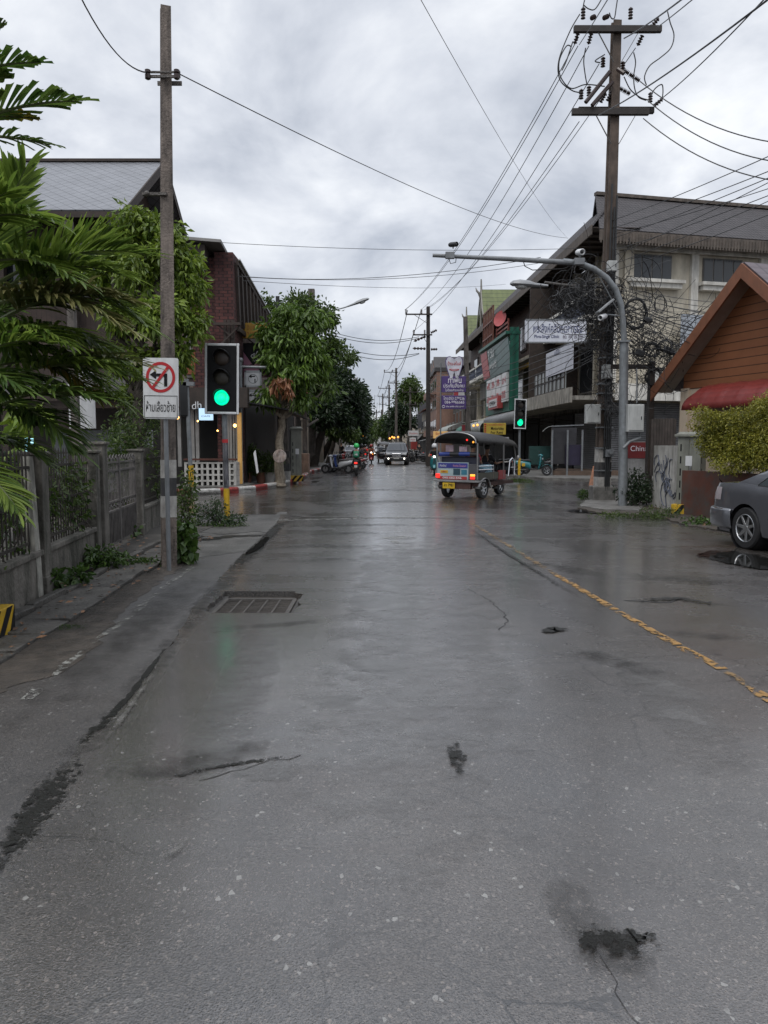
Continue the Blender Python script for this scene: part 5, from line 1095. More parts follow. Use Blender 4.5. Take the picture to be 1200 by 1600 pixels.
# ---- wing facing the side street
WG = Plane((10.95, 38.0), R(13), flip=1)
wing = thing('corner_shophouse', 'cream three storey corner building with dark tiled roof and sliding windows behind the cable tangle', 'building')
mb = MB(); mb.prism([WG.w(0, 0, 0), WG.w(24, 0, 0), WG.w(24, 7, 0), WG.w(3.2, 7, 0)], (0, 0, 11.7)); mb.build('wall', CREAM, wing)
mb = MB()
for u in (958, 1083, 1190): t, _ = WG.at(u, 500, -.15); WG.box(mb, t - .2, t + .2, -.2, -.003, 4.3, 11.6)
WG.box(mb, -.2, 24, -.3, -.203, 11.1, 11.5); mb.build('pilasters', CREAMW, wing)
zE2 = 11.75; zR2 = 14.7
mb = MB(); mb.quad(WG.w(-1.0, -1.0, zE2), WG.w(25, -1.0, zE2), WG.w(25, 3.2, zR2), WG.w(1.0, 3.2, zR2)); mb.quad(WG.w(25, 8, zE2), WG.w(3, 8, zE2), WG.w(1.0, 3.2, zR2), WG.w(25, 3.2, zR2)); mb.build('roof', TILE, wing, solid=.1)
mb = MB(); WG.box(mb, 1.0, 25, 3.05, 3.35, zR2 + .05, zR2 + .22); WG.box(mb, -1, 25, -1.08, -1.0, zE2 - .5, zE2 - .02); mb.build('ridge_and_fascia', FASC, wing)
mb = MB()
for i in range(150): WG.box(mb, -1 + i * .17, -1 + i * .17 + .09, -1.1, -1.082, zE2 - .62, zE2 - .1)
mb.build('scalloped_eave', FASC, wing)
for u0, u1, v0, v1 in ((986, 1048, 395, 430), (1098, 1158, 402, 437)):
    t0, za = WG.at(u0, v0, 0); t1, zb_ = WG.at(u1, v1, 0); za = min(za, 11.0); zb_ = za - 1.25
    f = MB(); WG.box(f, t0, t1, -.06, -.003, zb_, za); f = f.build('window', mat('aluminium_frame', (0, 0, 0)), wing)
    for i in range(4):
        wd = (t1 - t0) / 4; p_ = MB(); WG.box(p_, t0 + i * wd + .05, t0 + (i + 1) * wd - .03, -.085, -.062, zb_ + .05, za - .06); p_.build('pane', mat('window_glass', (.03, .035, .04), .12, .1, 1), f)
    s_ = MB(); WG.box(s_, t0 - .3, t1 + .5, -.55, -.003, zb_ - .18, zb_ - .02); WG.box(s_, t0 - .2, t1 + .4, -.42, -.003, zb_ - .42, zb_ - .182); s_.build('sill', CREAMW, wing)
for t0 in (9.8, 14.2):
    f = MB(); WG.box(f, t0, t0 + 2.6, -.06, -.003, 5.2, 7.0); f = f.build('window', MC['aluminium_frame'], wing); p_ = MB(); WG.box(p_, t0 + .1, t0 + 2.5, -.09, -.062, 5.3, 6.9); p_.build('pane', MC['window_glass'], f)
mb = MB(); WG.box(mb, -.3, 24, -1.6, -.003, 3.85, 4.0); WG.box(mb, -.3, 24, -1.75, -1.602, 3.7, 4.5); mb.build('canopy', CREAMW, wing)
mb = MB()
for t0 in (.1, 4.4, 8.7, 13): WG.box(mb, t0, t0 + 4.1, -.1, -.003, .1, 3.68)
mb.build('roller_shutter', SHUT, wing)
mb = MB()
for u in (1003, 1060, 1120): t, z = WG.at(u, 500, -.4); 
ac = MB(); WG.box(ac, 2.4, 3.3, -.6, -.2, 4.6, 5.2); ac.build('air_conditioner', mat('ac_white', (.42, .42, .40), .5, .1, 4, stain=.3), wing, bevel=.03)
mb = MB(); WG.box(mb, 3.6, 9.5, -.9, -.85, 6.0, 8.0); mb.build('pale_tarpaulin', mat('pale_blue_tarp', (.36, .39, .43), .6, .15, 1.5, stain=.3), wing)
# ---- banners and the clinic sign
BAN = mat('banner_white', (.46, .47, .52), .5, .08, 3, stain=.15)
bn = thing('banner', 'large blank looking white banner hanging under the clinic sign', 'banner')
t0, za = RW.at(896, 540, -1.95); t1, zb_ = RW.at(853, 590, -1.95)
MB().quad(RW.w(t0, -1.95, za + .2), RW.w(t1, -1.95, za + .2), RW.w(t1, -1.95, 5.2), RW.w(t0, -1.95, 5.2)).build('sheet', BAN, bn, solid=.03)
for i, (f, z, s_) in enumerate(((.8, za - .4, .1), (.82, za - .8, .07), (.8, 6.6, .08), (.55, 6.3, .3), (.8, 6.0, .08))): text('lettering', ['ข้อมูล', 'เวลา', 'พระสิงห์', 'คลินิก', 'เวชกรรม'][i], mat('blue_letters', (.03, .05, .14), .5), bn, RW.w(t0 + (t1 - t0) * f, -1.99, z), X_, (0, 0, 1), height=s_)
cs = thing('clinic_sign', 'white box sign with blue Thai words and English clinic name beside the cable tangle', 'sign', P(868, 518, 34.5))
wd = 2.72; hh = 1.0; MB().bx(-wd / 2, wd / 2, -.14, .14, -hh / 2, hh / 2).build('box', mat('sign_box_white', (.58, .60, .66), .4, .05, 3, stain=.12), cs, bevel=.01)
mb = MB()
for q in ((-wd / 2 - .02, wd / 2 + .02, hh / 2 - .03, hh / 2 + .03), (-wd / 2 - .02, wd / 2 + .02, -hh / 2 - .03, -hh / 2 + .03)): mb.bx(q[0], q[1], -.16, -.141, q[2], q[3])
mb.bx(-wd / 2 + .08, -wd / 2 + .12, -.16, -.141, -hh / 2 + .03, hh / 2 - .03); mb.build('frame', GREYP, cs)
NAVY = mat('navy_letters', (.02, .03, .11), .5)
text('lettering', 'พระสิงห์คลินิกเวชกรรม', NAVY, cs, (.06, -.145, .12), (1, 0, 0), (0, 0, 1), width=2.2, height=.40, bold=.012)
text('lettering', 'Phra-Singh Clinic', NAVY, cs, (-.42, -.145, -.26), (1, 0, 0), (0, 0, 1), width=1.12, height=.19, bold=.02)
text('lettering', '帕 辛 诊 所', mat('grey_letters', (.12, .10, .14), .5), cs, (.75, -.145, -.26), (1, 0, 0), (0, 0, 1), width=.9, height=.17, bold=.01)
mb = MB(); mb.tube([(wd / 2, 0, .35), (wd / 2 + 1.4, .5, .35)], .03, 6); mb.tube([(wd / 2, 0, -.35), (wd / 2 + 1.4, .5, -.35)], .03, 6); mb.tube([(wd / 2 + .05, 0, -.35), (wd / 2 + .5, .15, .35)], .02, 5); mb.build('bracket', CREAMW, cs)
# street level pieces at the corner
sc_ = thing('shop_screen', 'dark glass screen with small curved canopy at the corner shop', 'shop front')
def pbx(u0, v0, u1, v1, Y, d=.1): a = P(u0, v0, Y); b_ = P(u1, v1, Y); return (min(a.x, b_.x), max(a.x, b_.x), Y, Y + d, min(a.z, b_.z), max(a.z, b_.z))
MB().bx(*pbx(862, 668, 900, 725, 37.2)).build('screen', mat('dim_translucent', (.045, .045, .05), .3, .3, 2), sc_)
MB().bx(*pbx(884, 695, 908, 727, 37.0)).build('purple_panel', mat('dark_purple', (.018, .014, .035), .5), sc_)
mb = MB()
for u in (862, 886, 909): a = P(u, 725, 36.9); mb.bx(a.x - .04, a.x + .04, 36.86, 36.94, .1, 2.3)
a = P(862, 666, 36.9); b_ = P(912, 664, 36.9); mb.bar(a, b_, .06); mb.build('frame', GREYP, sc_)
r_ = []
for i in range(6): f = i / 5; r_.append([P(862 - 14 * f, 666 + 8 * f * f, 36.8), P(862 - 14 * f, 666 + 8 * f * f, 37.9)])
MB().grid(r_).build('canopy', mat('clear_sheet', (.35, .37, .36), .3), sc_, solid=.02)
o = MB().bx(*pbx(828, 697, 862, 726, 38.0, .3)).build('green_hoarding', mat('dark_green_sheet', (.010, .045, .04), .6, .3, 2)); tag(o, 'dark green sheet hoarding behind the parked motorbikes', 'hoarding')

# ---- thai style green gable roofs rising over the row
HORN = mat('pale_horn', (.22, .21, .19), .7, .2, 3)
for i, (u0, u1, vr, Y, lab) in enumerate(((752, 800, 453, 74, 'olive green Thai gable roof with horned finial, the nearer and taller of two over the row'), (729, 764, 493, 90, 'olive green Thai gable roof with horned finial, the farther and lower of two over the row'))):
    a = P(u0, vr, Y); b_ = P(u1 + 15, vr, Y); zr = a.z; hw = 3.0; zl = zr - 3.6; t = thing('gable_roof', lab, 'roof', (a.x, Y, 0))
    L_ = b_.x - a.x + 2
    rows = []
    for yy, z in ((-hw, zl), (-hw * .45, zl + (zr - zl) * .42), (0, zr), (hw * .45, zl + (zr - zl) * .42), (hw, zl)): rows.append([(0, yy, z), (L_, yy, z)])
    MB().grid(rows).build('roof', uvmat('olive_tiles', 'tile', (.12, .145, .05), (.06, .08, .03), 2, 2, .6, stain=.3), t, solid=.08)
    MB().poly([(.4, -hw * .9, zl), (.4, 0, zr - .2), (.4, hw * .9, zl)]).build('gable', BRN, t)
    mb = MB(); mb.bar((-.05, -hw, zl), (-.05, -hw * .4, zl + (zr - zl) * .45), .1, .22); mb.bar((-.05, -hw * .4, zl + (zr - zl) * .45), (-.05, 0, zr), .1, .22); mb.bar((-.05, 0, zr), (-.05, hw, zl), .1, .22); mb.build('bargeboard', HORN, t)
    mb = MB(); mb.tube([(0, 0, zr - 5), (0, 0, zr), (-.02, 0, zr + 1.0)], [.12, .11, .07], 6); mb.tube([(0, -.0, zr - .9), (-.25, -.1, zr - .3), (-.45, -.1, zr - .1), (-.55, -.1, zr + .2)], [.12, .13, .1, .03], 6); mb.build('horn_finial', HORN, t)
    MB().bx(.3, L_, -hw * .85, hw * .85, 6, zl + .1).build('wall', STAINW, t)

# ---- farther buildings along the right
def shophouse(lab, x0, y0, L, z, wallm, roofm, floors=3, bays=3, x1=None, roof='gable', win=(.02, .02, .025), depth=9, group=None):
    t = thing('shophouse', lab, 'building', (x0, y0, 0), 0, group); fh = (z - .3) / floors
    MB().bx(0, depth, 0, L, 0, z).build('wall', wallm, t)
    if roof == 'gable': MB().quad((-.6, -.3, z), (depth * .45, -.3, z + 2), (depth * .45, L + .3, z + 2), (-.6, L + .3, z)).quad((depth + .4, L + .3, z), (depth * .45, L + .3, z + 2), (depth * .45, -.3, z + 2), (depth + .4, -.3, z)).poly([(0, 0, z), (depth, 0, z), (depth * .45, 0, z + 1.95)]).build('roof', roofm, t, solid=.08)
    else: MB().bx(-.3, depth, -.1, L + .1, z, z + .5).build('roof', roofm, t)
    bw = L / bays; trim = MB()
    for f in range(1, floors):
        for b_ in range(bays):
            y = b_ * bw + bw * .2; w_ = MB().bx(-.04, -.003, y, y + bw * .6, f * fh + .9, f * fh + 2.3).build('window', mat('frame_%s' % lab[:6], (.2, .19, .18), .6), t); MB().bx(-.07, -.042, y + .08, y + bw * .6 - .08, f * fh + 1.0, f * fh + 2.2).build('pane', GLASS, w_)
            if floors <= 3 or f % 2: trim.bx(-.9, -.003, y - .2, y + bw * .6 + .2, f * fh + .1, f * fh + .25); trim.bx(-.9, -.84, y - .2, y + bw * .6 + .2, f * fh + .25, f * fh + .95)
    trim.build('balcony', wallm, t)
    MB().bx(-.08, -.003, .3, L - .3, .1, fh - .5).build('shopfront', mat('dim_shop', (0, 0, 0)), t)
    mb = MB(); mb.quad((-1.8, 0, fh - .55), (0, 0, fh - .1), (0, L, fh - .1), (-1.8, L, fh - .55)); mb.build('awning', CORR, t, solid=.04)
    return t
PINK = mat('pinkish_render', (.24, .145, .11), .8, .2, 1, stain=.4, sscale=.5); GREYW = mat('grey_render', (.18, .175, .165), .8, .2, 1, stain=.5, sscale=.6); BEI = mat('beige_render', (.30, .26, .21), .8, .2, 1, stain=.4, sscale=.6)
ROOFD = mat('far_dark_roof', (.04, .037, .038), .6, .2, 2); ROOFR = mat('far_red_roof', (.18, .07, .045), .7, .25, 1)
shophouse('grey townhouse with dark pitched roof just beyond the long row', 8.9, 86, 12, 10.2, STAINW, ROOFD, 3, 3)
shophouse('pinkish brown townhouse with stepped dark gables, farther right', 6.9, 100, 16, 11.2, PINK, ROOFD, 4, 4, roof='flat')
for i in range(4):
    y = 100 + i * 4; t = thing('roof_gable', 'small dark gable dormer on the pinkish townhouse, one of a stepped row', 'gable', (6.6, y + 2, 11.7), 0, 'dormers on the pinkish townhouse'); MB().prism([(0, -1.7, 0), (0, 1.7, 0), (0, 0, 1.6)], (5, 0, 0)).build('roof', ROOFD, t); MB().poly([(-.01, -1.3, 0.05), (-.01, 1.3, 0.05), (-.01, 0, 1.25)]).build('front', PINK, t)
shophouse('low beige shop with balcony beyond the pinkish townhouse', 6.6, 118, 14, 7.0, BEI, ROOFR, 2, 3)
shophouse('dark grey house with white slanted stair edge far on the right', 6.0, 134, 12, 9.4, mat('slate_render', (.06, .062, .07), .7), ROOFD, 3, 2, roof='flat')
o = MB().prism([(5.9, 133.9, 2.5), (5.9, 133.9, 3.4), (9.5, 133.9, 7.2), (9.5, 133.9, 6.3)], (0, -.2, 0)).build('stair_parapet', mat('white_render', (.42, .42, .42), .7)); tag(o, 'white slanting stair parapet on the dark grey far house', 'parapet')
shophouse('small pale building far on the right behind the roadside trees', 7.5, 152, 16, 6.5, GREYW, ROOFR, 2, 3)
shophouse('distant beige building near the vanishing point on the right', 6.5, 190, 25, 7.5, BEI, ROOFD, 2, 4)
shophouse('distant white house closing the street end', -14, 330, 18, 8, mat('white_render', (0, 0, 0)), ROOFD, 2, 4, depth=16)
shophouse('distant red roofed block above the street end', -8, 370, 24, 13, BEI, ROOFR, 3, 4, depth=24)
shophouse('far grey roofed building at the left of the street end', -26, 300, 14, 10, GREYW, ROOFD, 3, 3, depth=14)

# ---- utility poles, right
def crossarm(par, c, L, m=CPOLE, th=.12, y=0, name='crossarm', mat_=None): MB().box((c[0], c[1] + y, c[2]), (L, th, th * 1.05)).build(name, mat_ or m, par, bevel=.01)
DARKC = mat('wet_dark_wood', (.028, .022, .02), .7, .4, 6, stain=.4)
rb = G(940, 783); rb.z = 0; rtp = P(963, 40, rb.y) - rb
rp = thing('utility_pole', 'big concrete power pole with two double crossarms and a mass of cables', 'utility pole', rb)
hpole(rp, (0, 0, -.05), rtp + Vector((0, 0, .1)), .33, .21, .1, mat('brown_pole_concrete', (.095, .07, .055), .8, .35, 4, stain=.6, sscale=1.5))
MB().box((0, 0, .18), (.62, .5, .5)).build('footing', CONC, rp, bevel=.03)
def zp(v): return P(950, v, rb.y).z
def xp(z): return rtp.x * z / rtp.z
def armset(v, u0, u1, dark):
    z = zp(v); a = P(u0, v, rb.y).x - rb.x; b_ = P(u1, v, rb.y).x - rb.x
    MB().box(((a + b_) / 2 - .12, -.19, z - .08), (b_ - a - .1, .12, .16)).build('crossarm', dark, rp, bevel=.008); MB().box(((a + b_) / 2 + .14, .19, z + .12), (b_ - a - .1, .12, .16)).build('crossarm', dark, rp, bevel=.008)
    mb = MB(); c = xp(z); mb.bar((c + .1, -.2, z - .9), (c + .55, -.2, z - .12), .04, .015); mb.bar((c - .1, -.2, z - .9), (c - .55, -.2, z - .12), .04, .015); mb.build('brace', IRON, rp)
    return z, a, b_
z1, a1, b1 = armset(47, 898, 1032, DARKC); z2, a2, b2 = armset(175, 895, 1020, DARKC)
def ins(c, d=(0, 0, 1), h=.26, r=.065):
    mb = MB(); insulator(mb, c, h, r, d); mb.build('insulator', CERAM, rp, smooth=True)
for u, v in ((911, 30), (985, 30)): q = P(u, v, rb.y) - rb; ins(q, (0, 0, 1), .3)
for u, v, d in ((925, 28, (.3, .5, .35)), (944, 28, (.45, .5, .4)), (1018, 42, (.5, -.2, .6)), (903, 52, (-.25, .3, -.9)), (924, 52, (-.2, .3, -.9)), (1004, 55, (-.35, .3, -.8)), (908, 155, (0, 0, 1)), (920, 150, (0, 0, 1)), (1016, 160, (0, 0, 1)), (1022, 166, (.5, -.3, .4)), (942, 105, (0, 0, 1)), (973, 112, (0, 0, 1)), (938, 160, (.4, -.2, .7)), (949, 158, (.3, -.2, .7))):
    ins(P(u, v, rb.y) - rb, d)
for u0, v0, u1, v1 in ((975, 110, 1000, 127), (968, 138, 985, 147)): # strain strings to the right
    a = P(u0, v0, rb.y) - rb; d = (P(u1, v1, rb.y) - rb - a)
    for k in range(3): q = a + d * k / 3; ins(q, d, d.length / 3.2, .07)
mb = MB()
for (u0, v0, u1, v1) in ((953, 112, 915, 160), (957, 128, 925, 165), (965, 108, 975, 115)): mb.tube([P(u0, v0, rb.y - .2) - rb, P(u1, v1, rb.y - .3) - rb], .055, 7)
mb.build('fuse_cutouts', CERAM, rp, smooth=True)
def loopwire(uvs, Y, r=.014, parent=None, name='jumper_cable', n=6):
    pts = [P(*q, Y[i] if isinstance(Y, list) else Y) for i, q in enumerate(uvs)]; out_ = []
    k = len(pts)
    for i in range(k - 1):
        p0, p1, p2_, p3 = pts[max(i - 1, 0)], pts[i], pts[i + 1], pts[min(i + 2, k - 1)]
        for j in range(n):
            t = j / n; out_.append(.5 * ((2 * p1) + (p2_ - p0) * t + (2 * p0 - 5 * p1 + 4 * p2_ - p3) * t * t + (3 * p1 - p0 - 3 * p2_ + p3) * t ** 3))
    out_.append(pts[-1])
    if parent: out_ = [q - parent.location for q in out_]
    return MB().tube(out_, r, 5).build(name, CABLE, parent, smooth=True)
for uv in ([(906, 22), (890, 50), (873, 95), (875, 125), (893, 141), (908, 145)], [(893, 73), (885, 72), (874, 95), (876, 120), (892, 138), (915, 132), (945, 135)], [(911, 12), (913, 2), (916, -8)], [(912, 8), (920, 14), (930, 14), (942, -5)], [(915, 75), (912, 95), (914, 115), (917, 132)], [(952, 20), (955, 28), (960, 28), (963, 10), (966, -10)], [(990, 82), (993, 98), (990, 120), (992, 140), (998, 152), (1010, 157)],
           [(1043, 18), (1047, 35), (1053, 55), (1048, 75), (1032, 90), (1015, 103), (1007, 120), (1010, 133)], [(1016, 150), (1024, 138), (1034, 132), (1036, 142), (1035, 153)], [(975, 120), (985, 140), (1000, 152), (1012, 156)], [(945, 85), (930, 95), (938, 98)], [(895, 65), (885, 95), (878, 110)]):
    loopwire(uv, rb.y - .15, .016, rp)
# pole hardware lower down: enclosures, pipes, straps
BOXW = mat('grey_white_enclosure', (.42, .43, .42), .45, .1, 4, stain=.35, sscale=2)
def encl(par, u0, v0, u1, v1, Y, d=.25, name='enclosure', base=None):
    a = P(u0, v0, Y); b_ = P(u1, v1, Y); c = (a + b_) / 2 - base; o_ = MB().box(c, (abs(b_.x - a.x), d, abs(a.z - b_.z))).build(name, BOXW, par, bevel=.015)
    MB().box(c + Vector((0, -d / 2 - .012, 0)), (abs(b_.x - a.x) * .84, .02, abs(a.z - b_.z) * .88)).build('door', BOXW, o_, bevel=.006)
    MB().box(c + Vector((abs(b_.x - a.x) * .3, -d / 2 - .03, 0)), (.02, .014, .08)).build('latch', BLK, o_)
encl(rp, 915, 632, 937, 662, rb.y - .35, .22, base=rb); encl(rp, 941, 570, 956, 592, rb.y - .3, .16, base=rb); encl(rp, 949, 408, 963, 425, rb.y - .3, .16, base=rb)
mb = MB()
for dx, z0, z1 in ((.02, .3, 3.2), (.07, .3, 3.4), (.12, .3, 3.0), (-.04, 1.2, 8.5), (.10, 3, 8.2), (.04, 3.2, 7.9)): mb.tube([(xp(z0) + dx, -.23, z0), (xp(z1) + dx, -.21, z1)], .025, 6)
mb.build('conduit', BLK, rp, smooth=True)
mb = MB()
for v in (560, 600, 615, 640, 668, 700, 735): z = zp(v); mb.box((xp(z), -.02, z), (.40, .42, .035))
mb.build('strap', GALV, rp)
mb = MB(); mb.box((.10, -.30, zp(708)), (.22, .14, .2)); mb.lathe([(.07, -.05), (.075, .05)], (.10, -.40, zp(706)), 14, Matrix.Rotation(PI / 2, 3, 'X')); mb.build('meter', GREYP, rp, bevel=.008)
for va, vb, mm in ((770, 745, PW), (745, 722, PB), (722, 700, PW)): band(rp, zp(va), zp(vb), rtp.z, .36, .25, rtp, .1, mm)
mb = MB(); q = zp(450); mb.tube([(xp(q) - .1, -.1, q), (P(890, 452, rb.y - .4).x - rb.x, -.3, zp(450)), (P(852, 447, rb.y - .4).x - rb.x, -.3, zp(445))], .035, 7); mb.build('lamp_arm', IRON, rp, smooth=True)
def lamp_head(par, a, b_, name='lamp_head'):
    """cobra-head luminaire from a (arm end) to b (tip)"""
    a = Vector(a); b_ = Vector(b_); d = b_ - a; L_ = d.length; ux = d.normalized(); uz = Vector((0, 0, 1)); uy = uz.cross(ux).normalized(); uz = ux.cross(uy); rows = []
    for f, w_, h0, h1 in ((0, .05, -.03, .04), (.12, .06, -.04, .05), (.35, .10, -.05, .07), (.5, .15, -.06, .12), (.75, .17, -.05, .14), (.93, .14, -.04, .10), (1, .05, -.0, .04)):
        rows.append([a + ux * (L_ * f) + uy * (w_ * math.cos(q)) + uz * ((h1 if math.sin(q) > 0 else -h0) * math.sin(q)) for q in [2 * PI * i / 12 for i in range(12)]])
    g_ = MB(); g_.grid(rows, close=True); g_.poly(rows[0]); g_.poly(rows[-1]); o_ = g_.build(name, mat('lamp_grey', (.25, .26, .27), .4, .1, 4, stain=.2), par, smooth=True)
    c = a + ux * L_ * .70 - uz * .05; g_ = MB(); g_.ball((0, 0, 0), (.17, .12, .075), 14, 8); l_ = g_.build('lens', mat('lamp_glass', (.42, .43, .42), .2, .05, 3), o_, smooth=True); l_.location = c; l_.rotation_euler = ux.to_track_quat('X', 'Z').to_euler()
    return o_
lamp_head(rp, P(856, 447, rb.y - .4) - rb, P(797, 444, rb.y - .4) - rb)

# ---- galvanised mast with long camera arm
mbse = G(973, 793); mbse.z = 0
ms = thing('camera_mast', 'galvanised steel mast curving into a long horizontal arm with cameras over the road', 'mast', mbse)
Ym = mbse.y
pts = [Vector((0, 0, -.05)), P(975, 532, Ym) - mbse]; MB().tube(pts, [.115, .105], 16).build('lower_tube', GALV, ms, smooth=True)
c_ = [(975, 534), (973, 500), (970, 475), (962, 452), (948, 434), (928, 420), (905, 411), (880, 408)]
loop = [P(u, v, Ym) - mbse for u, v in c_]; MB().tube(loop, [.07] * 8, 12).build('bend', GALV, ms, smooth=True)
MB().tube([P(905, 411, Ym) - mbse, P(800, 405, Ym) - mbse, P(676, 399, Ym) - mbse], [.068, .058, .045], 12).build('arm', GREYP, ms, smooth=True)
MB().box(P(974, 534, Ym) - mbse, (.26, .26, .04)).build('flange', GALV, ms)
def bullet(par, c, d, L_=.3, r=.07, m=None):
    c = Vector(c); M = Vector(d).normalized().to_track_quat('Z', 'Y').to_matrix()
    o_ = MB().lathe([(.001, -L_ / 2), (r * .8, -L_ / 2), (r, -L_ * .3), (r, L_ / 2), (r * .85, L_ / 2 + .01), (r * .7, L_ * .42), (.001, L_ * .42)], c, 16, M).build('camera', m or WHITEP, par, smooth=True)
    MB().lathe([(.001, L_ * .43), (r * .6, L_ * .43), (r * .55, L_ * .45), (.001, L_ * .46)], c, 12, M).build('lens', GLASS, o_, smooth=True)
    q = MB(); q.tube([c, c - Vector((0, 0, r * 1.6))], r * .3, 6); q.build('mount', GREYP, o_)
bullet(ms, P(708, 382, Ym) - mbse, (.5, -.8, -.15), .28, .06, BLK); bullet(ms, P(906, 394, Ym - .05) - mbse, (.15, -1, -.2), .3, .075)
mb = MB(); mb.box(P(703, 399, Ym - .08) - mbse, (.22, .1, .16)); mb.box(P(905, 409, Ym - .1) - mbse, (.24, .14, .16)); mb.build('junction_box', GREYP, ms, bevel=.01)
mb = MB(); mb.tube([P(700, 401, Ym) - mbse, P(704, 412, Ym) - mbse, P(712, 410, Ym) - mbse, P(713, 401, Ym) - mbse], .01, 5); mb.tube([P(817, 406, Ym) - mbse, P(820, 416, Ym) - mbse, P(832, 422, Ym) - mbse, P(880, 420, Ym) - mbse, P(903, 411, Ym) - mbse], .012, 5); mb.build('camera_cable', CABLE, ms)
mb = MB(); a = P(933, 489, Ym - .1) - mbse; b_ = P(957, 469, Ym - .1) - mbse; mb.bar(a, b_, .30, .05); mb.build('flood_light', mat('lamp_grey', (0, 0, 0)), ms, bevel=.01)
bullet(ms, P(942, 495, Ym - .1) - mbse, (-.7, -.7, -.3), .26, .07); mb = MB(); mb.tube([P(945, 491, Ym - .05) - mbse, P(972, 494, Ym) - mbse], .02, 6); mb.tube([P(930, 420, Ym) - mbse, P(970, 494, Ym) - mbse], .012, 5); mb.build('stay', GALV, ms)
encl(ms, 979, 632, 1003, 675, Ym - .12, .28, base=mbse)
mb = MB(); mb.tube([P(974, 700, Ym - .1) - mbse, P(984, 690, Ym - .1) - mbse, P(1001, 684, Ym - .1) - mbse], .04, 7); mb.tube([P(1001, 684, Ym) - mbse, P(992, 635, Ym) - mbse], .02, 5); mb.tube([P(995, 630, Ym) - mbse, P(995, 575, Ym) - mbse], .015, 5); mb.build('conduit', GREYP, ms, smooth=True)
# steel post frame beside it
fp = thing('steel_frame', 'dark rusty steel posts and cross beam right of the galvanised mast', 'frame'); Yf = 20.6
mb = MB()
for u0, u1, v1 in ((1014, 1008, 570), (1012, 1018, 566)): pass
a = G(1013, 785); mb.box((a.x, Yf, 1.9), (.13, .13, 3.8)); mb.box((a.x + .16, Yf + .6, 1.9), (.1, .1, 3.8)); mb.build('post', mat('rust_black', (.03, .022, .018), .7, .4, 6), fp)
a = P(955, 573, Yf); b_ = P(1018, 573, Yf); MB().bar(a, b_, .1, .12).build('beam', MC['rust_black'], fp)
# ---- cable tangle and coils
def scribble(name, lab, cat, boxes, n, seed, kind=None, r=.011, Y0=20.4, length=(1.0, 2.6), curl=1.0):
    rd = random.Random(seed); mb = MB()
    for i in range(n):
        u, v, ru, rv, dy = boxes[rd.randrange(len(boxes))]; c = P(u + rd.gauss(0, .42) * ru, v + rd.gauss(0, .42) * rv, Y0 + rd.uniform(-dy, dy)); pts = []; d = Vector((rd.gauss(0, 1), rd.gauss(0, .5), rd.gauss(0, .8))).normalized(); ax = Vector((rd.gauss(0, .3), 1, rd.gauss(0, .3))).normalized(); L_ = rd.uniform(*length); turn = rd.choice([-1, 1]) * rd.uniform(.12, .75) * curl
        for k in range(13):
            pts.append(c); c = c + d * L_ / 12; d = (Matrix.Rotation(turn + rd.gauss(0, .12), 3, ax) @ d).normalized()
        mb.tube(pts, r * rd.uniform(.6, 1.3), 3, cap=False)
    o_ = mb.build(name, CABLE); return tag(o_, lab, cat, kind=kind)
scribble('cable_tangle', 'dense black tangle of cables wrapped round the big power pole', 'cables', [(905, 462, 28, 24, .4), (925, 470, 25, 30, .4), (930, 520, 14, 40, .3), (950, 470, 18, 25, .3), (890, 478, 20, 14, .3)], 330, 5, 'stuff', .008, 20.4, (.5, 1.8))
scribble('cable_tangle', 'loose black cable loops hanging right of the galvanised mast', 'cables', [(1000, 500, 30, 40, .5), (1020, 555, 36, 30, .5), (1050, 560, 30, 28, .5), (985, 560, 16, 50, .4), (960, 520, 14, 60, .4)], 260, 6, 'stuff', .0085, 20.6, (.8, 2.4), .45)
scribble('cable_tangle', 'thin loose wires clinging to the lower part of the big power pole', 'cables', [(940, 590, 10, 60, .25), (955, 640, 12, 60, .25)], 70, 7, 'stuff', .007, 20.3, (.4, 1.0))
for i, (u, v, ru, rv, tk, lab) in enumerate(((993, 490, 17, 21, .05, 'largest thick black cable coil right of the mast bend'), (1032, 475, 9, 13, .012, 'thin cable loop high above the brown gable eave'), (1018, 547, 11, 10, .035, 'cable coil in the middle of the hanging cluster'), (1030, 560, 16, 17, .015, 'lowest round cable loop above the steel beam'), (1001, 548, 11, 14, .02, 'cable coil just right of the mast joint'), (1040, 540, 10, 8, .03, 'small cable coil at the right of the hanging cluster'), (1022, 590, 12, 12, .025, 'cable coil resting at the steel beam'))):
    rd = random.Random(i); mb = MB(); c = P(u, v, 20.5)
    for j in range(6 if tk > .02 else 3):
        k1 = 1 + rd.uniform(-.13, .13); k2 = 1 + rd.uniform(-.13, .13); oy = rd.uniform(-.06, .06); ph = rd.uniform(0, 6)
        mb.tube([(ru * k1 * .0174 * math.cos(q), oy + .05 * math.sin(q * 2 + ph), rv * k2 * .0174 * math.sin(q)) for q in [2 * PI * s / 20 for s in range(21)]], .014 if tk > .02 else .009, 4, cap=False)
    o_ = mb.build('cable_coil', CABLE, loc=c); tag(o_, lab, 'cable coil')
for i, (u, v, w_, h_, an, lab) in enumerate(((1012, 500, 14, 7, .3, 'black splice case tilted among the cables above the coil cluster'), (1045, 548, 16, 9, .5, 'black splice case at the right end of the coil cluster'), (1000, 552, 14, 10, .4, 'black splice case left in the coil cluster'), (1058, 556, 12, 10, 0, 'square black splice box nearest the brown eave'))):
    o_ = MB().box((0, 0, 0), (w_ * .0174, .14, h_ * .0174), rot=Euler((0, an, 0))).build('splice_case', BLK, loc=P(u, v, 20.4), bevel=.03); tag(o_, lab, 'splice case')
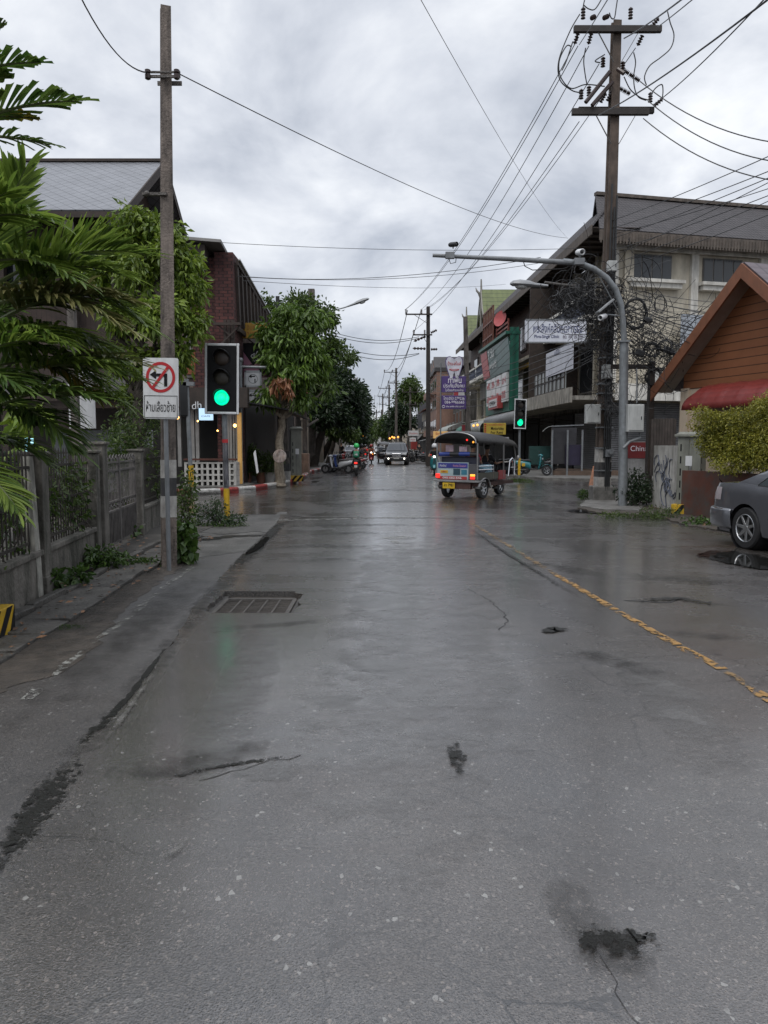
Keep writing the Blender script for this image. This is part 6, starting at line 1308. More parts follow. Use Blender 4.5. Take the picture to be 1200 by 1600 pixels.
# wires to the upper right and right
G1 = 'thin service wires fanning to the upper right'
for i, (u0, v0, u1, v1) in enumerate(((955, 345, 1215, 238), (955, 357, 1215, 262), (955, 373, 1215, 272), (955, 392, 1215, 300), (957, 400, 1215, 278), (957, 413, 1215, 308), (957, 424, 1215, 330), (957, 366, 1215, 290))):
    wire(P(u0, v0, rb.y), P(u1, v1, 11 + i * .5), .04, .008, label='thin wire of the fan from the big pole to the upper right corner', cat='cable', group=G1)
for i in range(24):
    rd = random.Random(i + 40); wire(P(958, 445 + i * 3.2, rb.y), P(1230, 470 + i * 8 + rd.uniform(-6, 6), 26 + rd.uniform(-2, 3)), .25 + rd.uniform(0, .3), .009, label='one of the sagging cables running right from the tangle past the cream building', cat='cable', group='sagging cables in front of the cream building')
for (a, b_, sg_, r, lab) in (((1028, 42, 20.4), (1140, -50, 12), .02, .014, 'power cable rising from the top crossarm tip to the top edge'), ((975, 60, 20.5), (1115, -40, 10), .05, .016, 'thick power cable passing the top crossarm to the top edge'), ((935, 180, 20.5), (1225, -20, 9), .1, .016, 'power cable crossing the pole shaft up to the upper right corner'), ((1022, 163, 20.5), (1230, -40, 10), .1, .014, 'power cable rising from the lower crossarm tip to the right'),
        ((1000, 127, 20.5), (1230, 225, 17), .3, .013, 'upper of three cables leaving the lower crossarm to the right'), ((1012, 157, 20.5), (1230, 255, 17), .3, .013, 'middle of three cables leaving the lower crossarm to the right'), ((1005, 185, 20.5), (1230, 285, 17), .3, .013, 'lowest of three cables leaving the lower crossarm to the right'),
        ((905, 70, 20.5), (985, -60, 12), .02, .012, 'thin cable from the left crossarm end to the top edge')): wire(P(*a), P(*b_), sg_, r, label=lab, cat='power cable')
# second pole and the poles beyond
def small_pole(lab, ub, vb, vt, w_, arm=1, Y=None, group=None, ut=None, left=1, dark=False):
    g0 = G(ub, vb) if Y is None else P(ub, vb, Y); g0.z = 0; top = P(ut or ub, vt, g0.y) - g0
    t = thing('utility_pole', lab, 'utility pole', g0, 0, group); hpole(t, (0, 0, -.05), top, w_, w_ * .7, .1, DARKC if dark else CPOLE)
    if arm:
        for k, (dz, L_) in enumerate(((-.6, 2.0), (-2.1, 1.4))):
            x0 = (-L_ + .3 if left == 1 else -L_ / 2); MB().box((top.x + (x0 + x0 + L_) / 2, -.2, top.z + dz), (L_, .1, .1)).build('crossarm', DARKC, t)
            for f in ((.02, .6) if left else (.05, .5, .95)): mb = MB(); insulator(mb, (top.x + x0 + L_ * f, -.2, top.z + dz + .05), .32, .08, n=7); mb.build('insulator', CERAM, t)
            MB().bar((top.x + x0 + .6, -.2, top.z + dz), (top.x, -.2, top.z + dz - .7), .04, .03).build('brace', DARKC, t)
    return t
s2 = small_pole('dark utility pole with left hand crossarms beyond the three wheeler', 669, 728, 479, .34, dark=True)
mb = MB()
for v, s_ in ((522, 1), (524, -1), (545, -1), (546, 1)):
    c = P(669, v, s2.location.y) - s2.location; d = Vector((s_ * .8, -.2, .35 * s_ if v < 530 else (.0))); insulator(mb, c + d * .25, 1.0 if s_ < 0 else .5, .11, d)
mb.build('strain_insulator', CERAM, s2)
PL = [(619, 722, 575, 107, .36, 1), (608, 715, 601, 122, .34, 1), (598, 712, 615, 150, .34, 0), (596, 711, 640, 165, .34, 1), (588, 709, 640, 190, .34, 0), (583, 707, 655, 215, .34, 0), (641, 720, 605, 92, .26, 0), (577, 706, 664, 250, .34, 0)]
LBL = ['tall utility pole, first beyond the dark pole', 'utility pole close left of the first tall one', 'utility pole with wide crossarm in the middle distance', 'utility pole just left of the middle distance wide armed one', 'distant utility pole left of the road end trees', 'more distant thin utility pole near the street end', 'short side pole in front of the dark grey house', 'faintest utility pole at the street end']
poles = [s2]
for (u, v, vt, Y, w_, lf), lb in zip(PL, LBL): poles.append(small_pole(lb, u, v, vt, w_, 1, Y, group='utility poles along the street', left=lf))
s3 = small_pole('bare concrete pole carrying the purple signs on the right', 733, 735, 495, .30, 0, 44.0, ut=727)
# wires down the street
gW = 'power wires between the poles down the street'
tops = [(rb.x, rb.y, rtp.z + 0)] + [(p_.location.x, p_.location.y, 0) for p_ in poles]
for (u, v), off, dz in (((903, 72), -1.75, -.3), ((920, 72), -.6, -.3), ((903, 60), -1.75, -.28), ((993, 75), -.3, -.28), ((936, 100), -1.2, -1.9)):
    a = P(u, v, rb.y); q = P(669, 479, s2.location.y); wire(a, (q.x + off, q.y - .2, q.z + dz), .9, .013, n=24, label='power wire swooping from the big pole down to the dark pole', cat='power cable', group='power wires from the big pole to the dark pole')
wire(P(905, 190, rb.y), P(672, 480, s2.location.y), .6, .012, n=20, label='lowest power wire from the lower crossarm to the dark pole', cat='power cable')
prev = [(-1.6, -.3), (-.6, -.3), (-1.1, -1.8)]
seq = [s2, poles[1], poles[3], poles[4], poles[6], poles[8]]
seqv = [479, 575, 615, 640, 655, 664]
for (pa, va), (pb_, vb_) in zip(zip(seq, seqv), zip(seq[1:], seqv[1:])):
    za = P(600, va, pa.location.y).z; zb_ = P(600, vb_, pb_.location.y).z
    for off, dz in prev: wire((pa.location.x + off, pa.location.y - .2, za + dz), (pb_.location.x + off, pb_.location.y - .2, zb_ + dz), 1.4, .026, n=14, label='power wire between the poles down the street', cat='power cable', group=gW)
gS = 'wires crossing above the street'
for (u0, v0, Y0, u1, v1, Y1, sg_, lab) in ((300, 376, 27, 905, 388, 30, .25, 'highest straight wire crossing the street from the brick building'), (370, 431, 27, 845, 402, 22, .45, 'doubled crossing wire just above the camera arm level, upper strand'), (370, 432, 27, 860, 408, 30, .5, 'doubled crossing wire just above the camera arm level, lower strand'), (372, 438, 28, 790, 444, 60, .4, 'thin crossing wire ending at the green gable'), (500, 512, 55, 655, 526, 59, .8, 'upper slack wire from the left trees to the dark pole'), (500, 516, 56, 655, 528, 59, .9, 'second slack wire from the left trees to the dark pole'), (525, 540, 56, 655, 552, 59, .6, 'third slack wire from the left trees to the dark pole'), (525, 544, 57, 655, 553, 59, .9, 'lowest slack wire from the left trees to the dark pole'), (655, -5, 10, 885, 370, 38, .4, 'hair thin wire falling from the top edge to the dark roof')):
    wire(P(u0, v0, Y0), P(u1, v1, Y1), sg_ * .7, .005 if Y0 < 12 else .009 if Y0 < 40 else .022, n=20, label=lab, cat='cable')
for i in range(6):
    rd = random.Random(i); wire(P(930, 520 + i * 8, 20.6), P(669 + i * .3, 585 + i * 7, s2.location.y), .5 + .1 * i, .011, n=20, label='sagging telephone cable along the shop fronts to the dark pole', cat='cable', group='telephone cables along the right shop fronts')
for i in range(4): wire(P(900, 400 + i * 16, 20.6), P(727, 590 + i * 9, 44), .25, .010, n=14, label='service wire slanting down past the clinic sign to the bare pole', cat='cable', group='service wires to the bare pole')

# ---- tooth sign and purple signs
PURP = mat('purple_sign', (.065, .035, .16), .4, .1, 3, stain=.15)
def signbox(name, lab, u0, v0, u1, v1, Y, m, d=.16, cat='sign', group=None):
    a = P(u0, v0, Y); b_ = P(u1, v1, Y); c = (a + b_) / 2; t = thing(name, lab, cat, c, 0, group); w_, h_ = abs(b_.x - a.x), abs(a.z - b_.z)
    MB().box((0, 0, 0), (w_, d, h_)).build('panel', m, t, bevel=.01); return t, w_, h_
def line(t, body, m, x, z, w_, h_, d=.16, bold=.01): text('lettering', body, m, t, (x, -d / 2 - .006, z), (1, 0, 0), (0, 0, 1), width=w_, height=h_, bold=bold)
LET = mat('white_letters', (.62, .6, .66), .5)
t, w_, h_ = signbox('dental_sign', 'upper purple sign with white Thai words left of the bare pole', 690, 588, 728, 613, 43.8, PURP); line(t, 'ทำฟัน', LET, .05, h_ * .27, w_ * .55, .36, bold=.02); line(t, 'ประกันสังคม', LET, 0, -h_ * .08, w_ * .86, .24); line(t, 'ไม่ต้องสำรองจ่าย', LET, .02, -h_ * .36, w_ * .75, .16)
t, w_, h_ = signbox('dental_sign', 'lower purple sign with telephone numbers left of the bare pole', 690, 618, 728, 639, 43.8, PURP); line(t, 'โทร:053-279236', LET, 0, h_ * .3, w_ * .86, .2); line(t, '084-9966665', LET, .03, -h_ * .0, w_ * .8, .17); line(t, 'the smile chiangmai', LET, .06, -h_ * .33, w_ * .72, .13)
mb = MB(); mb.tube([(-w_ * .42 + .07 * math.cos(q), -.09, -h_ * .33 + .07 * math.sin(q)) for q in [R(a) for a in range(0, 361, 30)]], .018, 4); mb.build('round_mark', LET, t)
q = P(709.5, 575, 43.8); t = thing('tooth_sign', 'white tooth shaped sign above the purple signs', 'sign', q); s_ = 27 * 43.8 / F / 2
prof = [(0, -.25), (.22, -1.0 + .25), (.34, -.98), (.55, -.9), (.75, -.45), (.95, .15), (1.0, .6), (.85, .92), (.5, 1.02), (.2, .88), (0, .78)]
prof = [(0, -.28), (.08, -.6), (.2, -.95), (.42, -1.0), (.6, -.7), (.8, -.2), (.98, .3), (1.0, .65), (.82, .95), (.5, 1.02), (.22, .9), (0, .8)]
full = prof + [(-x, z) for x, z in reversed(prof[1:-1])]
MB().prism([(x * s_, -.08, z * s_ * 1.3) for x, z in full], (0, .16, 0)).build('rim', mat('purple_sign', (0, 0, 0)), t); MB().prism([(x * s_ * .92, -.095, z * s_ * 1.21 + .01) for x, z in full], (0, .012, 0)).build('face', mat('tooth_white', (.50, .50, .56), .4), t)
text('lettering', 'บ้าน-สไมล์', REDT, t, (0, -.105, .25), (1, 0, 0), (0, 0, 1), width=s_ * 1.5, height=.22, bold=.015)
mb = MB(); mb.tube([(-.28 + .56 * i / 8, -.1, -.10 - .07 * math.sin(PI * i / 8)) for i in range(9)], .02, 4); mb.tube([(-.28 + .56 * i / 8, -.1, -.08) for i in range(9)], .015, 4); mb.build('smile_mark', REDT, t)
o = MB().tube([G(689, 735) * 0 + Vector((P(689, 600, 43.9).x, 43.9, 0)), P(689, 567, 43.9)], [.05, .03], 8).build('sign_post', GREYP, smooth=True); tag(o, 'thin tapering post at the left edge of the purple signs', 'post')
mb = MB()
for v in (584, 592, 611, 619, 638): mb.tube([P(689, v, 43.95), P(731, v, 43.95)], .025, 5)
o = mb.build('sign_bracket', IRON); tag(o, 'iron bracket bars holding the purple signs to the pole', 'bracket')
t, w_, h_ = signbox('rental_sign', 'yellow board for motorbike rent under the corrugated awning', 756, 661, 790, 679, 45.5, mat('yellow_board', (.48, .36, .05), .45, .1, 4, stain=.15)); line(t, 'Motorbike', BLKP, .14, .02, w_ * .58, .19, bold=.02); line(t, 'For Rent', BLKP, .12, -h_ * .32, w_ * .56, .17, bold=.02); line(t, 'มอเตอร์ไซค์ให้เช่า', REDT, .05, h_ * .36, w_ * .8, .12)
mb = MB()
for k in range(5): mb.box((-w_ * .44 + .0 * k, -.085, h_ * (.38 - .19 * k)), (.12, .01, .09))
mb.build('side_marks', REDT, t)
t, w_, h_ = signbox('shop_sign', 'grey white strip sign below the yellow rental board', 755, 683, 795, 692, 45.2, mat('grey_board', (.30, .31, .33), .5, .1, 3)); line(t, 'motorbike rental', NAVY, .3, 0, w_ * .45, .14); MB().lathe([(.001, -.005), (.3, -.005), (.3, .005), (.001, .005)], (-.15, -.09, .05), 20, Matrix.Rotation(PI / 2, 3, 'X') @ Matrix.Scale(.4, 3, (0, 1, 0))).build('round_mark', mat('tan_board', (.36, .26, .15), .5), t)
t, w_, h_ = signbox('restaurant_sign', 'small orange lit sign with red script behind the three wheeler', 677, 674, 700, 685, 52, mat('orange_lit', (.5, .32, .12), .5, .1, 3, emit=(.5, .28, .10), es=.35)); line(t, 'Siripat', REDT, 0, .06, w_ * .7, .2); line(t, 'restaurant', REDT, 0, -.15, w_ * .6, .07)
t, w_, h_ = signbox('shop_sign', 'small white sign with red strip beyond the purple signs', 709, 612, 735, 618, 60, WB); MB().bx(-w_ / 2, -w_ / 2 + .35, -.09, -.081, -h_ / 2, h_ / 2).build('red_end', REDT, t)
t, w_, h_ = signbox('shop_sign', 'white notice board above red shopfront in the middle distance', 638, 673, 654, 681, 75, WB); line(t, 'ร้านอาหาร', REDT, 0, 0, w_ * .8, .2)
t, w_, h_ = signbox('shop_sign', 'lower white notice board above red shopfront in the middle distance', 640, 684, 650, 690, 75, WB); line(t, 'กาแฟ', REDT, 0, 0, w_ * .7, .15)
o = MB().bx(*pbx(642, 690, 652, 702, 76, .6)).build('phone_booth', mat('shop_red', (.30, .04, .035), .5)); tag(o, 'red shopfront kiosk behind the pickup on the right', 'kiosk')
o = MB().bx(*pbx(722, 664, 728, 690, 55, .3)).build('red_shutter', mat('dark_red_panel', (.16, .015, .02), .5)); tag(o, 'dark red panel in the shop left of the bare pole', 'panel')
for i, (u, v, Y) in enumerate(((746, 664, 56), (570, 683, 120), (567, 681, 120), (737, 693, 46), (740, 665, 60))):
    if i in (3,): continue
    q = P(u, v, Y); t = thing('lamp', ['warm hanging lamp in the shop right of the bare pole', 'tiny warm lamp low over the far left shops, right one', 'tiny warm lamp low over the far left shops, left one', '', 'dim warm lamp deeper in the shop right of the bare pole'][i], 'lamp', q); MB().ball((0, 0, 0), .09, 10, 8).build('bulb', mat('warm_globe', (1, .5, .15), .4, 0, emit=(1, .38, .06), es=1.4), t, smooth=True); MB().tube([(0, 0, .1), (0, 0, .6)], .01, 4).build('cord', CABLE, t)
for i, (u, v) in enumerate(((609, 685), (613, 683), (616, 684), (622, 683))):
    q = P(u, v, 85); o = MB().ball((0, 0, 0), .11, 8, 6).build('lamp', MC['warm_globe'], loc=q, smooth=True); tag(o, 'small orange lamp in the string above the dark pickup', 'lamp', 'orange lamps above the dark pickup')
# red and white poster wall by the mast, graffiti wall, timber fence
MUR = Plane(tuple(G(978, 745))[:2], R(8)); pw = thing('painted_wall', 'low wall panel painted red and white with the word China behind the galvanised mast', 'wall', (0, 0, 0)); Yc = 24.5
a = P(978, 690, Yc); b_ = P(1012, 760, Yc); MB().bx(a.x, b_.x, Yc, Yc + .12, 0, a.z).build('panel', mat('grey_white_paint', (.30, .30, .30), .6, .2, 3, stain=.5), pw); c = P(1012, 716, Yc)
MB().bx(a.x + .03, b_.x - .02, Yc - .012, Yc - .003, c.z, a.z - .02).build('red_field', mat('mural_red', (.15, .02, .022), .5, .2, 5), pw); text('lettering', 'China', LET, pw, ((a.x + b_.x) / 2 + .05, Yc - .02, a.z - .22), (1, 0, 0), (0, 0, 1), width=.55, height=.17)
gw = thing('graffiti_wall', 'whitewashed wall with blue grey graffiti scrawl beside the green grey cabinet', 'wall'); a = G(1019, 793); b_ = G(1062, 803); ht = P(1019, 696, a.y).z
mb = MB(); d = (b_ - a); n_ = Vector((-d.y, d.x, 0)).normalized() * .15; mb.prism([a, b_, b_ + n_, a + n_], (0, 0, ht)); mb.build('wall', mat('whitewash', (.42, .41, .38), .8, .25, 3, stain=.7, sscale=1.6, stainc=(.10, .09, .08)), gw)
mb = MB(); rd = random.Random(3)
for i in range(16):
    c = a.lerp(b_, rd.uniform(.2, .9)) - n_ * .09 + Vector((0, 0, rd.uniform(.3, 1.3))); pts = []; an = rd.uniform(0, 6)
    for k in range(12): pts.append(c.copy()); an += rd.uniform(-.3, .9); c += d.normalized() * .06 * math.cos(an) + Vector((0, 0, .07 * math.sin(an)))
    mb.tube(pts, .012, 4)
mb.build('graffiti', mat('graffiti_ink', (.08, .09, .12), .6, .4, 5), gw)
tf = thing('timber_fence', 'dark upright timber board fence above the graffiti wall', 'fence'); a = P(1018, 656, 19.6); b_ = P(1057, 656, 19.2); mb = MB()
for i in range(9): x = a.lerp(b_, (i + .5) / 9); mb.box((x.x, x.y, 1.5), ((b_ - a).length / 9 - .01, .03, 1.45 + .03 * (i % 2)))
mb.build('boards', mat('grey_timber', (.07, .058, .052), .8, .35, 5, stain=.5), tf); MB().bar((a.x, a.y + .05, 1.3), (b_.x, b_.y + .05, 1.3), .06, .08).build('rail', WOODB, tf)

# ---- brown gabled house
HA = Plane((7.86, 20.0), math.atan2(-.953, .302), flip=1)
if HA.n.x < 0: HA.n = -HA.n
hs = thing('gabled_house', 'cream bungalow with brown boarded gable and brown bargeboards at the right edge', 'house')
ta, zap = HA.at(1161, 412, -.55); te, zte = HA.at(1019, 608, -.55); tr = 2 * ta - te
mb = MB(); HA.box(mb, 0, 2 * ta - .1, 0, .2, 0, 3.05); HA.box(mb, 0, .2, .2, 9, 0, 3.05); HA.box(mb, -.05, .25, -.06, -.003, 0, 3.03); mb.build('wall', mat('cream_house_wall', (.62, .51, .39), .75, .08, 2, stain=.25, sscale=.8), hs)
sl = (zap - zte) / (ta - te)
sid = uvmat('brown_siding', 'siding', (.25, .10, .045), (.055, .022, .011), 1, 1 / .2, .5, msize=.05, bump=.7, stain=.15)
mb = MB(); zt_ = lambda t_: zte + (t_ - te) * sl - .12
mb.poly([HA.w(.0, -.012, 3.0), HA.w(2 * ta, -.012, 3.0), HA.w(2 * ta, -.012, zt_(.0)), HA.w(ta, -.012, zt_(ta)), HA.w(0.0, -.012, zt_(0.0))]); mb.build('gable', sid, hs)
mb = MB()
for s0, s1 in (((te, zte), (ta, zap)), ((tr, zte), (ta, zap))): mb.quad(HA.w(s0[0], -.55, s0[1]), HA.w(s1[0], -.55, s1[1]), HA.w(s1[0], 9, s1[1]), HA.w(s0[0], 9, s0[1]))
mb.build('roof', uvmat('purple_tiles', 'tile', (.10, .075, .085), (.04, .03, .035), 4, 3, .5, stain=.3), hs, solid=.09)
mb = MB(); BB = mat('bargeboard_brown', (.20, .08, .042), .5, .15, 4, stain=.2)
for s0, s1 in (((te, zte - .02), (ta, zap - .02)), ((tr, zte - .02), (ta, zap - .02))):
    A_, B2 = HA.w(s0[0], -.6, s0[1]), HA.w(s1[0], -.6, s1[1]); mb.prism([A_ + Vector((0, 0, .03)), B2 + Vector((0, 0, .03)), B2 - Vector((0, 0, .30)), A_ - Vector((0, 0, .30))], (HA.n.x * .05, HA.n.y * .05, 0))
mb.build('bargeboard', BB, hs)
mb = MB()
for s0, s1 in (((te + .1, zte - .10), (ta, zap - .10)), ((tr - .1, zte - .10), (ta, zap - .10))): mb.quad(HA.w(s0[0], -.54, s0[1]), HA.w(s1[0], -.54, s1[1]), HA.w(s1[0], 0, s1[1]), HA.w(s0[0], 0, s0[1]))
mb.build('soffit', mat('soffit_cream', (.28, .24, .2), .8, .15, 3), hs)
f = MB(); HA.box(f, 2.2, 6.0, -.04, -.003, 1.2, 2.0); f.build('window', DARKIN, hs)
aw = thing('red_awning', 'barrel shaped dark red corrugated awning on the cream bungalow', 'awning'); t0, _ = HA.at(1070, 640, -.7); rows = []
zb_ = HA.at(1070, 641, -.75)[1]; ztop = HA.at(1075, 600, -.0)[1]; zmid = zb_ + .62
nS = 46
for i in range(nS + 1):
    t_ = t0 + i * 4.6 / nS; rr_ = 1 + .03 * (1 if i % 6 == 0 else 0); k_end = 1 if i > 0 else 1
    endk = min(1, .75 + .25 * min(1, i / 2))
    rows.append([HA.w(t_, -.78 * rr_ * math.sin(q), zb_ + (.62 * endk) * rr_ * math.cos(q)) if q < PI / 2 + .01 else HA.w(t_, -.78 * rr_, zb_) for q in [PI / 2 * j / 7 for j in range(8)]])
g_ = MB(); g_.grid(rows); g_.build('sheet', uvmat('red_awning_sheet', 'corr', (.19, .027, .022), (.10, .013, .011), 1, 9, .45, bump=.6, stain=.2), aw, smooth=True, solid=.02)
g_ = MB(); g_.poly([HA.w(t0, 0, zb_)] + rows[0]); g_.build('end_cap', mat('red_awning_end', (.18, .02, .02), .5), aw)
# yellow green bush, garden wall, post
sw = thing('garden_wall', 'dark wall with peeling red paint under the yellow green bush', 'wall'); A_ = Vector((6.62, 16.9, 0)); B2 = Vector((8.1, 11.0, 0)); d = B2 - A_; nn = Vector((-d.y, d.x, 0)).normalized() * -.15
MB().prism([A_, B2, B2 - nn, A_ - nn], (0, 0, 1.0)).build('wall', mat('peeling_red_wall', (.10, .035, .022), .75, .3, 1.5, stain=.8, sscale=.9, stainc=(.05, .06, .055), vert=False), sw)
q = G(1111, 800); o = MB().box((q.x, 15.8, .65), (.10, .10, 1.3)).build('concrete_post', mat('pale_post', (0, 0, 0))); tag(o, 'short pale post with broken top between the cabinet and the grey sedan', 'post')
cb_ = G(1075, 806); cabinet('grey green cabinet on striped base beside the graffiti wall on the right', (cb_.x + .16, cb_.y + .3, .0), R(-38), hb=1.50, w=.50, d=.44)
bx_ = [B_(1120, 664, 15.6, 38, 20, .5), B_(1155, 658, 15.2, 36, 18, .5), B_(1195, 650, 14.6, 26, 32, .6), B_(1130, 690, 15.6, 26, 28, .5), B_(1170, 690, 15.0, 36, 36, .6), B_(1210, 700, 14.4, 40, 40, .6), B_(1095, 645, 15.8, 14, 10, .3), B_(1130, 655, 15.4, 30, 8, .4), B_(1222, 630, 14.4, 26, 28, .6), B_(1120, 712, 15.4, 14, 12, .3), B_(1106, 690, 15.5, 16, 20, .35), B_(1160, 712, 15.0, 30, 16, .4), B_(1140, 728, 14.9, 26, 12, .3), B_(1185, 722, 14.6, 26, 14, .3)]
sb2 = Vector((7.3, 15.3, 0)); shrub('flowering_bush', 'spreading yellow green bush over the garden wall behind the grey sedan', 'bush', sb2, [(x - sb2.x, y - sb2.y, z, a, b_, c) for x, y, z, a, b_, c in bx_], 27000, .055, LF_YG, 61, .42, clump=10, cr=.11, stems=8, droop=.25, jitter=.9, shell=.38)
q = G(1000, 795); shrub('weed_clump', 'dark green creeper heap behind the galvanised mast foot', 'plant', (q.x, q.y + .5, 0), [(0, 0, .3, .45, .4, .28), (.4, .2, .4, .4, .4, .3), (.1, .1, .7, .25, .3, .25), (.8, 0, .25, .35, .3, .22)], 2200, .075, LF_DK, 62, .5, clump=7, cr=.08)
q = G(1085, 822); shrub('weed_clump', 'bright low weeds in front of the striped cabinet base', 'plant', (q.x + .1, q.y + .15, 0), [(0, 0, .06, .4, .25, .08), (.5, -.3, .08, .4, .3, .1), (.9, -.5, .07, .3, .3, .1)], 1100, .06, LF_WEED, 63, .6, clump=6, cr=.07, stems=0)
q = G(1020, 812); shrub('weed_clump', 'grassy weeds along the verge between mast and cabinet', 'plant', (q.x, q.y + .1, 0), [(0, 0, .05, .6, .3, .08), (-.7, .2, .05, .5, .3, .07), (.4, .5, .1, .5, .3, .14)], 1400, .06, LF_MID, 64, .25, clump=6, cr=.07, stems=0, droop=-.4)
q = G(912, 780); shrub('weed_clump', 'tuft of weeds left of the big pole footing', 'plant', (q.x, q.y, 0), [(0, 0, .12, .15, .2, .12)], 160, .12, LF_WEED, 65, .2, stems=0, droop=-.6)
q = G(812, 754); shrub('weed_clump', 'grass tuft at the foot of the right traffic light', 'plant', (q.x, q.y, 0), [(0, 0, .06, .6, .4, .08), (-.5, -.2, .04, .5, .3, .05)], 900, .09, LF_MID, 66, .15, stems=0, droop=-.6)
o = MB().prism([G(920, 760) + Vector((0, 0, 0)), G(928, 760), P(932, 730, 30.4), P(927, 728, 30.4)], (0, .05, 0)).build('rusty_board', mat('rusty_board', (.18, .07, .03), .8, .5, 5, stain=.6)); tag(o, 'rusty board leaning beside the big power pole', 'board')
# right traffic light
tb = G(811, 752); tb.z = 0; sv_ = [float(x) for x in (0,)]
traffic_light(tb, 0, 'green traffic light seen at an angle behind the three wheeler on the right', R(24), zc=P(811, 647, tb.y).z, yellow=(.25, P(811, 716, tb.y).z), wB=.62, hB=1.28, stickers=False)
# =================================================================== FAR LEFT CORNER
BRK = uvmat('rough_red_brick', 'brick', (.105, .035, .030), (.055, .020, .020), 1 / .30, 1 / .11, .85, mortar=(.03, .014, .013), msize=.08, bump=1.0, dist=.07, stain=.55)
bb = thing('brick_building', 'dark red rough brick corner building with slatted pergola roof and cafe at street level', 'building')
LW = Plane((-4.85, 27.0), R(90 + 1.5), flip=1)   # street side, off > 0 away from the street
if LW.n.x > 0: LW.n = -LW.n
a = P(309, 396, 27); b_ = P(369, 401, 27); zt = P(360, 402, 27).z
mb = MB(); mb.bx(-6.75, -5.28, 27.0, 28.4, 2.9, zt); mb.bx(-5.9, -5.25, 26.9, 28.6, 0, zt + .15); mb.build('brick_tower', BRK, bb)
mb = MB(); mb.bx(-13, -5.35, 28.4, 46, 0, 6.9); mb.bx(-9.5, -6.75, 27.2, 28.4, 2.9, 7.2); mb.build('wall', mat('patched_plaster', (.16, .12, .10), .85, .35, 2, stain=.7), bb)
mb = MB(); mb.quad((-10.5, 26.2, zt + .75), (P(345, 380, 26.2).x, 26.2, zt + .35), (P(345, 380, 26.2).x, 31, zt - .3), (-10.5, 31, zt + .1)); mb.build('upper_roof', mat('grey_roof_sheet', (.16, .155, .15), .5, .2, 2), bb, solid=.1)
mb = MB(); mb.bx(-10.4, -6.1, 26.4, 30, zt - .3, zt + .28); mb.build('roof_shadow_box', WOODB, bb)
# pergola slats sloping along the street
zp0, zp1 = P(372, 412, 27.4).z, P(403, 482, 33).z
mb = MB(); mb.bar((-5.15, 27.2, zp0), (-5.25, 40, zp0 - 1.0), .08, .2); mb.bar((-5.15, 27.2, zp0 - 2.3), (-5.25, 40, zp0 - 2.3), .08, .16)
for i in range(16): y = 27.3 + i * .8; mb.bar((-5.2, y, zp0 - .02 - .075 * (y - 27)), (-5.2, y + .35, zp0 - 2.1), .10, .26)
for i in range(16): y = 27.3 + i * .8; mb.bar((-5.2, y, zp0 - .05 - .075 * (y - 27)), (-8, y, zp0 - .1 - .075 * (y - 27)), .08, .14)
mb.build('pergola_slats', WOODB, bb); MB().bar((-5.08, 27.2, zp0 + .1), (-5.2, 40, zp0 - .9), .06, .05).build('pale_edge', WHITEP, bb)
mb = MB()
for u in (352, 358, 364): q = P(u, 520, 26.6); mb.bx(q.x - .05, q.x + .05, 26.55, 26.65, P(u, 536, 26.6).z, P(u, 500, 26.6).z)
mb.bar(P(320, 490, 26.5), P(364, 528, 26.5), .06, .05); mb.bar(P(333, 506, 26.4), P(375, 506, 26.4), .09); mb.bar(P(345, 538, 26.45), P(375, 508, 26.45), .05); mb.build('timber_bracing', WOODB, bb)
mb = MB(); mb.bx(P(290, 500, 27.1).x, P(348, 500, 27.1).x, 27.05, 27.19, P(300, 590, 27.1).z, P(300, 490, 27.1).z); mb.build('pale_planks', uvmat('pale_planks', 'planks', (.28, .27, .25), (.08, .075, .07), 4, 1, .7, msize=.05, stain=.5), bb)
mb = MB(); mb.bx(P(291, 560, 27).x, P(305, 560, 27).x, 26.98, 27.04, P(300, 585, 27).z, P(300, 548, 27).z); mb.build('orange_panel', mat('rust_orange', (.20, .06, .02), .7, .3, 4), bb)
# cafe front
mb = MB(); mb.bx(-9.5, -5.2, 27.5, 27.6, 0, 3.1); mb.build('dark_interior', DARKIN, bb)
mb = MB()
for u in (281, 302, 309, 352, 356, 362, 366, 370): q = P(u, 700, 26.9); mb.bx(q.x - .06, q.x + .06, 26.85, 26.97, .8, P(u, 628, 26.9).z)
mb.bx(P(350, 700, 26.9).x, P(358, 700, 26.9).x, 26.87, 26.95, .8, P(350, 640, 26.9).z); mb.build('white_posts', mat('grey_white_timber', (.24, .235, .225), .6, .2, 3, stain=.35), bb)
mb = MB(); mb.bx(P(372, 700, 26.8).x, P(378, 700, 26.8).x, 26.7, 26.85, .2, P(378, 645, 26.8).z); mb.build('lit_column', mat('warm_lit_column', (.42, .26, .09), .6, .1, 2, emit=(.4, .22, .05), es=.25), bb)
mb = MB(); mb.bx(-7.4, -4.75, 26.5, 26.9, P(330, 637, 26.7).z, P(330, 606, 26.7).z); mb.build('beam', WOODB, bb)
text('lettering', 'dh', WHITEP, bb, (P(307, 633, 26.45).x, 26.47, P(307, 633, 26.45).z), (1, 0, .1), (0, 0, 1), height=.25)
mb = MB(); mb.quad((-4.85, 26.6, P(380, 628, 26.6).z), (-3.5, 27.5, 2.85), (-3.5, 36, 2.75), (-4.85, 36, 3.4)); mb.build('street_awning', mat('black_awning', (.015, .015, .016), .6), bb, solid=.04)
mb = MB(); mb.bx(-5.3, -5.2, 28.6, 44, 0, 3.3); mb.build('shopfront', mat('dim_shop2', (.02, .017, .015), .8), bb)
